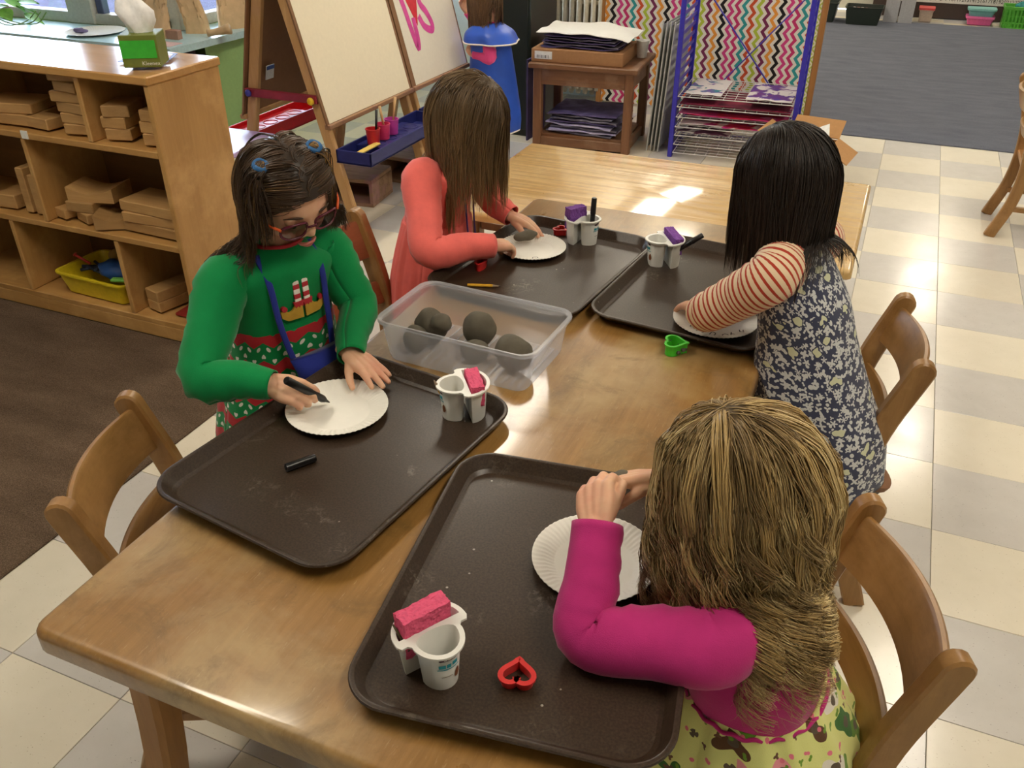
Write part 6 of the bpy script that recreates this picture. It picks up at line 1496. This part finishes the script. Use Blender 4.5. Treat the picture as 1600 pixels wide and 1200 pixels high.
for s in (1, -1):
    bc = j['head'] + RH @ V(s * 0.052, 0.0, 0.088)
    wbuild(MB().tube([bc + RH @ V(0.010 * math.cos(a), 0.010 * math.sin(a), 0.001 * math.sin(3 * a)) for a in np.linspace(0, 6.283, 25)], 0.0052, 8), 'hair_band', plain('blue_band', C(40, 96, 150), 0.7), g, smooth=True)
    hair(g, bc - RH @ V(0, 0, 0.004), RH, (0.012, 0.012, 0.010), [HC[0], HC[1], C(176, 136, 74)], 26, 12, lambda d: 0.14, lambda d, s=s: np.stack([s * 0.9 + 0 * d[:, 0], 0.25 + 0 * d[:, 0], 0.5 + 0 * d[:, 0]], 1), 5 + s, 0.22, 0.55, 0.004, 40, 0.5, 0.0010, sc_ + [(j['head'], np.array((0.083, 0.09, 0.102)))], (1.0, 1.3), name='hair_bunch', thr=lambda d: d[:, 2] > 0.2, hi=lambda mv, tt_, d: np.clip((mv - 0.55) * 4, 0, 1)[None] * np.clip(1.2 - tt_, 0, 1))
# glasses
gl_ = thing('eyeglasses', 'dark red framed glasses worn by the girl in green', 'glasses', tuple(j['head']), 0)
PH = lambda x, y, z: j['head'] + RH @ V(x, y, z)
lens_m = NT('tinted_lens', 0.05); trn = lens_m.node('ShaderNodeBsdfTransparent'); trn.inputs[0].default_value = (0.45, 0.32, 0.36, 1); gg = lens_m.node('ShaderNodeBsdfGlossy'); gg.inputs[1].default_value = 0.03; mm = lens_m.node('ShaderNodeMixShader'); mm.inputs[0].default_value = 0.1
lens_m.t.links.new(trn.outputs[0], mm.inputs[1]); lens_m.t.links.new(gg.outputs[0], mm.inputs[2]); lens_m.t.links.new(mm.outputs[0], lens_m.t.nodes['Material Output'].inputs[0])
M_FRM = plain('maroon_frame', C(92, 26, 46), 0.25)
for s in (-1, 1):
    rim = [PH(s * (0.032 + 0.0245 * math.copysign(abs(math.cos(a)) ** 0.75, math.cos(a))), 0.088 - 0.006 * (math.cos(a) * 1) ** 2 - 0.004 * (1 + math.cos(a)), -0.006 + 0.019 * math.copysign(abs(math.sin(a)) ** 0.8, math.sin(a))) for a in np.linspace(0, 6.283, 29)]
    wbuild(MB().tube(rim, 0.0024, 8), 'rim', M_FRM, gl_, smooth=True)
    wbuild(MB().add([np.mean(rim, axis=0)] + rim[:-1], [(0, 1 + i, 1 + (i + 1) % 28) for i in range(28)]), 'lens', lens_m.m, gl_, smooth=True)
    wbuild(MB().tube(crom([PH(s * 0.0575, 0.078, 0.004), PH(s * 0.074, 0.05, 0.006), PH(s * 0.079, 0.0, 0.004), PH(s * 0.076, -0.02, -0.012)], 14), 0.0026, 8), 'temple', plain('orange_temple', C(226, 92, 34), 0.3), gl_, smooth=True)
wbuild(MB().tube(crom([PH(-0.009, 0.087, -0.002), PH(0, 0.091, 0.002), PH(0.009, 0.087, -0.002)], 8), 0.0022, 8), 'bridge', M_FRM, gl_, smooth=True)
# blue bag on a strap
M_BAG = m_fabric('royal_blue_cloth', C(40, 52, 140)).m
bgx = thing('shoulder_bag', 'royal blue cloth bag hanging on straps at the green sweater', 'bag', (-0.96, -4.13, 0.62))
def chest_pt(x, z): return V(-1.066, -4.082, 0) + r * x + f * (0.100 + 0.12 * max(0, 0.66 - z) - 0.11 * max(0, z - 0.70)) * (1 - 0.3 * (abs(x) / 0.1) ** 2.2) + V(0, 0, z) + f * 0.008
for x0, x1 in ((0.058, 0.040), (-0.056, -0.050)):
    wbuild(MB().bar(crom([j['neck'] + r * x0 * 1.0 + V(0, 0, 0.0) + f * 0.02, chest_pt(x0, 0.80), chest_pt(x0 * 0.95, 0.73), chest_pt((x0 + x1) / 2, 0.68), chest_pt(x1, 0.632)], 22), 0.004, 0.012, r), 'strap', M_BAG, bgx, smooth=True)
rows = []
for k, z in enumerate(np.linspace(0.645, 0.585, 6)):
    hw = 0.060 - 0.002 * k; dd = 0.006 + 0.014 * math.sin(math.pi * (k + 0.6) / 6.2)
    rows.append([chest_pt(hw * math.cos(a) + -0.006, z) + f * (dd * (1 + math.sin(a)) + 0.002) for a in np.linspace(0, 6.283, 30, endpoint=False)])
wbuild(MB().loft(rows), 'pouch', M_BAG, bgx, smooth=True)
# marker held in the right hand: tip down on the plate
mt = V(-0.848, -4.243, 0.6245); me_ = V(-0.872, -4.316, 0.705)
mk_ = thing('black_marker', 'black marker held in the hand of the girl in green', 'marker', tuple(mt), 0, 'black markers')
dv = unit(me_ - mt); m = plain('marker_black', C(18, 18, 20)); Lm = 0.118
MB().tube([dv * 0.012, dv * 0.02, dv * (Lm - 0.002), dv * Lm], [0.0045, 0.0072, 0.0075, 0.006], 14).build('barrel', m, mk_, angle=40); MB().tube([dv * 0, dv * 0.012], [0.0012, 0.0035], 10).build('tip', m, mk_)

# ---- girl in coral ------------------------------------------------
f = unit(V(0.97, 0.24, 0)); r = np.cross(f, V(0, 0, 1))
j = dict(pelvis=V(-1.075, -3.435, 0.47), chest=V(-1.035, -3.43, 0.73), neck=V(-1.01, -3.43, 0.845), head=V(-0.945, -3.44, 0.945),
         shR=V(-1.02, -3.525, 0.795), shL=V(-1.00, -3.335, 0.795), elR=V(-0.935, -3.655, 0.685), wrR=V(-0.835, -3.555, 0.667), elL=V(-0.93, -3.335, 0.695), wrL=V(-0.872, -3.352, 0.668))
standing(j, r, f)
g = thing('person', 'girl in a long coral dress shaping clay over her plate', 'person', (-1.075, -3.435, 0), 0, 'children')
RH = frame(f * 0.72 + V(0.0, -0.02, -0.68), V(0, 0, 1))
hands = [hand_mesh(j['wrR'], V(0.45, 0.88, -0.2), V(-0.1, -0.35, 0.9), -1, [0.5, 0.55, 0.6, 0.65], 0.95, 0.7, 0.02, 0.4), hand_mesh(j['wrL'], V(0.95, 0.1, -0.3), V(0.2, 0.1, 0.95), 1, [0.22, 0.2, 0.25, 0.3], 0.95, 0.4, 0.06, 0.6)]
body(g, j, RH, SKIN, hands); face(g, j['head'], RH)
garment('bodice', [(j['neck'] + V(0, 0, 0.012), 0.045, 0.046), (j['neck'] - V(0, 0, 0.012), 0.066, 0.053), (j['neck'] - V(0, 0, 0.045), 0.108, 0.062), (j['chest'], 0.102, 0.080), (V(-1.045, -3.43, 0.665), 0.100, 0.083)], r, f, M_CORAL, g, fold=lambda th, t: 0.006 * np.sin(6 * th + 8 * t))
garment('skirt', [(V(-1.045, -3.43, 0.672), 0.100, 0.083), (V(-1.048, -3.43, 0.65), 0.108, 0.090), (V(-1.065, -3.432, 0.52), 0.126, 0.108), (V(-1.075, -3.43, 0.36), 0.132, 0.120), (V(-1.075, -3.43, 0.25), 0.138, 0.126)], r, f, M_CORAL, g, fold=lambda th, t: (0.025 * (1 - t) + 0.05 * t) * (0.5 * np.sin(17 * th) + 0.5 * np.sin(29 * th + 1)) * min(1, 12 * t) * (1 if t < .3 else 1) * (1.0 if t < 0.25 else 0.7) + 0.03 * t * np.sin(5 * th))
sleeve('sleeve', [j['neck'] * 0.45 + j['shR'] * 0.55 - V(0, 0, 0.018), j['shR'] + V(-0.004, -0.012, 0.006), j['shR'] * 0.5 + j['elR'] * 0.5 + V(-0.01, -0.012, 0), j['elR'] + V(-0.006, -0.012, -0.005), j['elR'] * 0.45 + j['wrR'] * 0.55, j['wrR'] + V(0.004, 0.004, 0)], [0.038, 0.049, 0.044, 0.040, 0.035, 0.030], M_CORAL, g, 4, wr=0.08)
sleeve('sleeve', [j['neck'] * 0.45 + j['shL'] * 0.55 - V(0, 0, 0.018), j['shL'] + V(0, 0.012, 0.006), j['shL'] * 0.5 + j['elL'] * 0.5 + V(0, 0.008, 0), j['elL'], j['elL'] * 0.4 + j['wrL'] * 0.6, j['wrL'] + V(0.004, 0, 0)], [0.038, 0.046, 0.041, 0.037, 0.032, 0.028], M_CORAL, g, 5, wr=0.05)
legs_cloth(g, j, M_DARKLEG)
for q in 'RL': shoe(g, j['an' + q] - V(0, 0, 0.038), j['to' + q], M_SHOEB)
HC = [C(86, 68, 48), C(124, 100, 70), C(184, 150, 102)]
sc_ = [(j['chest'] + V(-0.005, 0, 0.015), np.array((0.095, 0.12, 0.11))), (j['shR'], np.array((0.055,) * 3)), (j['shL'], np.array((0.055,) * 3))]
hair(g, j['head'], RH, (0.073, 0.088, 0.098), HC, 115, 20, lambda d: 0.23 + 0.05 * (d[2] < 0.2), lambda d: np.stack([d[:, 0] * 1.2 + 0.3 * np.sign(d[:, 0] - 0.1), 0.1 + 0.3 * (d[:, 1] > 0), -0.9 + 0.0 * d[:, 0]], 1), 21, 0.12, 0.5, 0.003, 30, 0.7, 0.0009, sc_, (1.02, 1.14), frizz=0.001, hi=lambda mv, tt_, d: np.clip(tt_ - 0.35, 0, 1) * (0.5 + 0.9 * mv[None]))
st_ = thing('purple_lanyard', 'thin purple lanyard worn over the coral dress', 'lanyard', tuple(j['neck']))
cp = lambda x, z: V(-1.045, -3.43, 0) + r * x + f * (0.092 * (1 - 0.25 * (abs(x) / 0.1) ** 2) + 0.03 * max(0, 0.66 - z) * 3) + V(0, 0, z)
for s, zb in ((0.05, 0.56), (-0.045, 0.56)):
    wbuild(MB().bar(crom([j['neck'] + r * s * 1.0 + f * 0.02 + V(0, 0, 0.004), cp(s, 0.80) - f * 0.008, cp(s * 0.95, 0.72), cp(s * 0.8, 0.64), cp(s * 0.6, zb)], 20), 0.003, 0.008, r), 'strap', plain('purple_cord', C(74, 52, 130), 0.7), st_, smooth=True)
tag(MB().sphere((0, 0, 0), (0.034, 0.015, 0.013), 20, 12, R=np.array(rotz(0.9)), fn=lambda q: 1 + 0.08 * math.sin(6 * q[0])).build('held_clay', M_CLAY, None, smooth=True, loc=(-0.796, -3.425, 0.652)), 'grey clay piece held by the girl in coral', 'clay')

# ---- girl in navy print ------------------------------------------------
f = unit(V(-0.96, 0.27, 0)); r = np.cross(f, V(0, 0, 1))
j = dict(pelvis=V(-0.035, -3.715, 0.49), chest=V(-0.095, -3.715, 0.74), neck=V(-0.13, -3.705, 0.862), head=V(-0.165, -3.692, 0.968),
         shL=V(-0.150, -3.80, 0.805), shR=V(-0.095, -3.615, 0.81), elL=V(-0.262, -3.755, 0.70), wrL=V(-0.288, -3.672, 0.662), elR=V(-0.205, -3.565, 0.70), wrR=V(-0.255, -3.612, 0.665))
for q, s in (('R', 1), ('L', -1)):
    j['hip' + q] = j['pelvis'] + r * s * 0.05 - V(0, 0, 0.03); j['kn' + q] = V(-0.125, -3.68, 0.372) + r * s * 0.055; j['an' + q] = V(0.025, -3.705, 0.362) + r * s * 0.05; j['to' + q] = V(0.075, -3.72, 0.33) + r * s * 0.05
g = thing('person', 'dark haired girl in navy floral dress with striped sleeves', 'person', (-0.05, -3.70, 0.32), 0, 'children')
RH = frame(unit(V(-0.95, 0.30, 0)) * 0.86 + V(0, 0, -0.5), V(0, 0, 1))
hands = [hand_mesh(j['wrL'], V(-0.72, 0.66, -0.28), V(0.1, -0.1, 1), 1, [0.2, 0.16, 0.2, 0.25], 0.95, 0.4, 0.1, 0.6), hand_mesh(j['wrR'], V(-0.55, -0.75, -0.2), V(0.0, 0.2, 1), -1, [0.3, 0.3, 0.35, 0.4], 0.95, 0.4, 0.05, 0.6)]
body(g, j, RH, SKIN2, hands); face(g, j['head'], RH)
garment('dress', [(j['neck'] + V(0.004, 0, 0.008), 0.044, 0.046), (j['neck'] - V(0, 0, 0.014), 0.064, 0.054), (j['neck'] - V(-0.004, 0, 0.05), 0.094, 0.066), (j['chest'], 0.100, 0.082), (V(-0.075, -3.716, 0.66), 0.105, 0.092), (V(-0.05, -3.716, 0.55), 0.122, 0.115), (V(-0.022, -3.712, 0.45), 0.138, 0.135), (V(-0.012, -3.71, 0.365), 0.146, 0.142)], r, f, M_NAVY, g, nrow=60, fold=folds(0.045, (5, 8, 13), start=0.35), uref=0.66)
sleeve('sleeve', [j['neck'] * 0.62 + j['shL'] * 0.38 - V(0, 0, 0.012), j['shL'] + V(-0.002, -0.006, 0.01), j['shL'] * 0.5 + j['elL'] * 0.5 + V(-0.004, -0.012, 0.004), j['elL'] + V(-0.006, -0.01, 0), j['elL'] * 0.5 + j['wrL'] * 0.5, j['wrL'] + V(0.004, -0.010, 0.002)], [0.05, 0.05, 0.044, 0.039, 0.034, 0.028], M_STRIPE, g, 6, wr=0.07)
sleeve('sleeve', [j['neck'] * 0.62 + j['shR'] * 0.38 - V(0, 0, 0.012), j['shR'] + V(0, 0.006, 0.01), j['shR'] * 0.5 + j['elR'] * 0.5, j['elR'], j['elR'] * 0.45 + j['wrR'] * 0.55, j['wrR'] + V(-0.004, -0.004, 0)], [0.05, 0.049, 0.043, 0.038, 0.034, 0.029], M_STRIPE, g, 7, wr=0.07)
legs_cloth(g, j, M_TIGHTS, (0.062, 0.048, 0.034))
for q in 'RL': shoe(g, j['an' + q] + V(0.01, 0, -0.01), j['to' + q] + V(0.02, 0, -0.01), plain('grey_shoe', C(96, 92, 84), 0.6), (0.35, 0, -0.9), sole=plain('tan_sole', C(134, 94, 66), 0.6))
HC = [C(26, 19, 15), C(42, 30, 23), C(66, 48, 36)]
sc_ = [(j['chest'] + V(0, 0, 0.02), np.array((0.105, 0.12, 0.115))), (j['shL'], np.array((0.052,) * 3)), (j['shR'], np.array((0.052,) * 3)), (j['head'] + RH @ V(0, 0.045, -0.035), np.array((0.06, 0.06, 0.075)))]
hair(g, j['head'], RH, (0.074, 0.09, 0.099), HC, 145, 17, lambda d: 0.25 + 0.02 * (d[2] < 0.2) - 0.05 * (d[1] > 0.2), lambda d: np.stack([d[:, 0] * 1.2 + 0.25 * np.sign(d[:, 0]), -0.25 + 0 * d[:, 0], -1.0 + 0.0 * d[:, 0]], 1), 31, 0.2, 0.8, 0.0012, 30, 0.4, 0.0009, sc_, (1.02, 1.10), frizz=0.0006)

# ---- blonde girl seated in front ------------------------------------------------
f = unit(V(-0.90, 0.12, 0)); r = np.cross(f, V(0, 0, 1))
j = dict(pelvis=V(0.0, -4.44, 0.40), chest=V(-0.035, -4.475, 0.60), neck=V(-0.055, -4.465, 0.715), head=V(-0.085, -4.452, 0.83),
         shL=V(-0.075, -4.560, 0.66), shR=V(-0.035, -4.375, 0.67), elL=V(-0.225, -4.590, 0.660), wrL=V(-0.254, -4.505, 0.738), elR=V(-0.145, -4.335, 0.68), wrR=V(-0.200, -4.382, 0.748))
for q, s in (('R', 1), ('L', -1)):
    j['hip' + q] = j['pelvis'] + r * s * 0.055 - V(0, 0, 0.01); j['kn' + q] = V(-0.22, -4.45, 0.40) + r * s * 0.06; j['an' + q] = V(-0.25, -4.45, 0.12) + r * s * 0.06; j['to' + q] = V(-0.34, -4.44, 0.09) + r * s * 0.06
g = thing('person', 'blonde girl in magenta top seen from behind on a chair', 'person', (0.0, -4.44, 0.32), 0, 'children')
RH = frame(unit(V(-0.85, 0.2, 0)) * 0.84 + V(0, 0, -0.54), V(0, 0, 1))
hands = [hand_mesh(j['wrL'], V(-0.30, 0.72, 0.42), V(-0.35, -0.55, 0.75), 1, [0.75, 0.72, 0.72, 0.75], 1.0, 0.6, 0.06, 0.4), hand_mesh(j['wrR'], V(-0.85, -0.48, 0.02), V(-0.1, 0.45, 0.85), -1, [0.5, 0.5, 0.55, 0.6], 1.0, 0.5, 0.03, 0.5)]
body(g, j, RH, SKIN, hands); face(g, j['head'], RH)
garment('top', [(j['neck'] + V(0.004, 0, 0.008), 0.047, 0.048), (j['neck'] - V(0, 0, 0.012), 0.068, 0.055), (j['neck'] - V(-0.004, 0, 0.045), 0.106, 0.066), (j['chest'], 0.108, 0.086), (V(-0.028, -4.47, 0.53), 0.106, 0.088)], r, f, M_MAG, g, fold=lambda th, t: 0.008 * np.sin(5 * th + 7 * t))
garment('skirt', [(V(-0.028, -4.47, 0.538), 0.106, 0.089), (V(-0.026, -4.468, 0.515), 0.117, 0.100), (V(-0.016, -4.46, 0.45), 0.142, 0.128), (V(-0.012, -4.455, 0.39), 0.165, 0.155), (V(-0.02, -4.455, 0.335), 0.175, 0.185)], r, f, M_FOREST, g, nrow=50, fold=lambda th, t: (0.035 + 0.02 * t) * min(1, 8 * t) * (0.5 * np.sin(13 * th) + 0.35 * np.sin(21 * th + 1) + 0.3 * np.sin(6 * th)), uref=0.8)
wbuild(MB().tube([V(-0.028, -4.47, 0.531 + 0.0025 * math.sin(22 * a)) + 0.112 * math.cos(a) * r + 0.0945 * math.sin(a) * f for a in np.linspace(0, 6.283, 121)], 0.003, 6), 'lettuce_hem', M_MAG, g, smooth=True)
sleeve('sleeve', [j['neck'] * 0.5 + j['shL'] * 0.5 - V(0, 0, 0.01), j['shL'] + V(0, -0.008, 0.004), j['shL'] * 0.5 + j['elL'] * 0.5 + V(0.004, -0.012, -0.002), j['elL'] + V(-0.004, -0.012, -0.008), j['elL'] * 0.5 + j['wrL'] * 0.5 + V(-0.002, -0.006, 0), j['wrL'] + V(0.0, 0.004, 0.004)], [0.042, 0.048, 0.044, 0.041, 0.035, 0.031], M_MAG, g, 8, wr=0.09, frill=0.05)
sleeve('sleeve', [j['neck'] * 0.5 + j['shR'] * 0.5 - V(0, 0, 0.01), j['shR'] + V(0, 0.008, 0.004), j['shR'] * 0.5 + j['elR'] * 0.5, j['elR'], j['elR'] * 0.5 + j['wrR'] * 0.5, j['wrR'] + V(0.01, 0.006, 0)], [0.042, 0.046, 0.042, 0.038, 0.032, 0.027], M_MAG, g, 9, wr=0.05, frill=0.06)
legs_cloth(g, j, M_FOREST, (0.066, 0.05, 0.036))
for q in 'RL': shoe(g, j['an' + q] - V(0, 0, 0.03), j['to' + q], M_SHOEB)
HC = [C(112, 90, 58), C(180, 150, 98), C(244, 222, 168)]
sc_ = [(j['chest'] + V(-0.004, 0, -0.01), np.array((0.094, 0.116, 0.15))), (j['shL'], np.array((0.056,) * 3)), (j['shR'], np.array((0.056,) * 3))]
hair(g, j['head'], RH, (0.076, 0.092, 0.10), HC, 90, 28, lambda d: 0.31 + 0.06 * (d[2] < 0.4) - 0.06 * (d[1] > 0.3), lambda d: np.stack([d[:, 0] * 1.1, (d[:, 1] + 0.2) * 0.8, -1.0 + 0.0 * d[:, 0]], 1), 41, 0.10, 0.36, 0.017, 80, 0.9, 0.0008, sc_, (1.03, 1.26), frizz=0.001, jitter=0.09, steps=22, hi=lambda mv, tt_, d: np.clip((mv - 0.45) * 2.6, 0, 1)[None] * np.clip(0.25 + tt_ * 1.3, 0, 1))
hair(g, j['head'], RH, (0.076, 0.092, 0.10), [C(150, 122, 76), C(204, 174, 116), C(246, 226, 172)], 26, 20, lambda d: 0.39 - 0.06 * (d[1] > 0.2), lambda d: np.stack([d[:, 0] * 1.1, (d[:, 1] + 0.2) * 0.8, -1.0 + 0.0 * d[:, 0]], 1), 47, 0.10, 0.34, 0.022, 76, 0.86, 0.0009, sc_, (1.16, 1.28), frizz=0.0008, jitter=0.045, steps=24, name='hair_locks')
tag(MB().sphere((0, 0, 0), (0.013, 0.026, 0.013), 18, 10, fn=lambda q: 1 + 0.07 * math.sin(6 * q[1])).build('held_clay', M_CLAY, None, smooth=True, loc=(-0.252, -4.408, 0.745)), 'dark clay piece between the hands of the blonde girl', 'clay')

# ---- child in the blue smock at the easel ------------------------------------------------
f = unit(V(-0.95, 0.30, 0)); r = np.cross(f, V(0, 0, 1)); s7 = 0.92
j = dict(pelvis=V(-1.975, -1.02, 0.42), chest=V(-1.985, -1.02, 0.62), neck=V(-1.995, -1.02, 0.725), head=V(-2.015, -1.015, 0.83),
         shL=V(-1.958, -1.098, 0.658), shR=V(-2.018, -0.935, 0.658), elL=V(-1.945, -1.12, 0.575), wrL=V(-2.04, -1.10, 0.578), elR=V(-2.10, -0.885, 0.665), wrR=V(-2.155, -0.93, 0.755))
for q, s in (('R', 1), ('L', -1)):
    j['hip' + q] = j['pelvis'] + r * s * 0.045 - V(0, 0, 0.03); k = V(-1.975, -0.98, 0) + r * s * 0.05
    j['kn' + q] = k + V(0, 0, 0.235); j['an' + q] = k + V(0, 0, 0.07); j['to' + q] = k + V(0, 0, 0.04) + f * 0.08
g = thing('person', 'child in a blue vinyl smock painting at the far easel', 'person', (-1.975, -1.0, 0), 0, 'children')
RH = frame(f * 0.97 + V(0, 0, -0.2), V(0, 0, 1))
hands = [hand_mesh(j['wrL'], V(-0.75, 0.4, 0.5), V(0.1, -0.8, 0.4), 1, [0.5] * 4, 0.9, 0.5, 0.03, 0.5), hand_mesh(j['wrR'], V(-0.4, -0.2, 0.8), V(-0.5, 0.3, 0.2), -1, [0.5] * 4, 0.9, 0.5, 0.03, 0.5)]
body(g, j, RH, SKIN, hands, 0.95); face(g, j['head'], RH, 0.95)
garment('shirt', [(j['neck'] + V(0, 0, 0.008), 0.042, 0.044), (j['neck'] - V(0, 0, 0.045), 0.096, 0.058), (j['chest'], 0.094, 0.074), (j['pelvis'] + V(0, 0, 0.02), 0.10, 0.085)], r, f, M_PINKT, g, nrow=24, N=48)
garment('smock', [(j['neck'] + V(0, 0, 0.0), 0.058, 0.058), (j['neck'] - V(0, 0, 0.05), 0.112, 0.078), (j['chest'], 0.110, 0.092), (V(-1.975, -1.02, 0.45), 0.124, 0.115), (V(-1.97, -1.02, 0.27), 0.145, 0.135), (V(-1.97, -1.02, 0.19), 0.142, 0.135)], r, f, M_SMOCK, g, nrow=36, N=72, fold=folds(0.05, (4, 7, 11), start=0.2))
wbuild(MB().tube([V(-1.97, -1.02, 0.19) + (0.143 * math.cos(a) * r + 0.136 * math.sin(a) * f) * (1 + 0.05 * (0.55 * math.sin(4 * a + 0.3) + 0.35 * math.sin(7 * a + 1.1) + 0.25 * math.sin(11 * a + 2))) for a in np.linspace(0, 6.283, 81)], 0.004, 6), 'white_trim', WHT, g, smooth=True)
# short shoulder cape of the smock with white trim
cape = [(j['neck'] + V(0, 0, 0.004), 0.056, 0.056), (j['neck'] - V(0, 0, 0.02) - f * 0.005, 0.105, 0.080), (j['neck'] - V(0, 0, 0.045) - f * 0.015, 0.140, 0.105), (j['neck'] - V(0, 0, 0.085) - f * 0.03, 0.150, 0.125)]
cf_ = lambda th, t: 0.10 * t * (np.sin(3 * th + 0.6) + 0.4 * np.sin(7 * th))
o = garment('smock_cape', cape, r, f, M_SMOCK, g, nrow=18, N=72, fold=cf_)
th_, cx_, sy_2 = superell(72, 2.3); ff = 1 + cf_(th_, 1.0); cc = cape[-1][0]
ring_ = [cc + r * 0.150 * cx_[i] * ff[i] + f * 0.125 * sy_2[i] * ff[i] for i in list(range(72)) + [0]]
wbuild(MB().tube(ring_, 0.004, 6), 'white_trim', WHT, o, smooth=True)
for q, s in (('L', -1), ('R', 1)):
    sleeve('sleeve', [j['chest'] * 0.3 + j['sh' + q] * 0.7, j['sh' + q], j['sh' + q] * 0.5 + j['el' + q] * 0.5, j['el' + q], j['el' + q] * 0.45 + j['wr' + q] * 0.55, j['wr' + q]], [0.028, 0.034, 0.035, 0.034, 0.030, 0.025], M_PINKT, g, 10, n=28, N=20)
legs_cloth(g, j, m_fabric('pale_tights', C(214, 200, 200)).m, (0.055, 0.042, 0.03))
for q in 'RL': shoe(g, j['an' + q] - V(0, 0, 0.035), j['to' + q], plain('dark_brown_shoe', C(72, 44, 38), 0.5))
HC = [C(84, 62, 44), C(120, 92, 64), C(160, 126, 84)]
hair(g, j['head'], RH, (0.068, 0.084, 0.092), HC, 150, 9, lambda d: 0.22, None, 51, 0.14, 0.5, 0.004, 35, 0.6, 0.0015, [(j['chest'] + V(0, 0, 0.02), np.array((0.105, 0.12, 0.10)))], (1.03, 1.2))
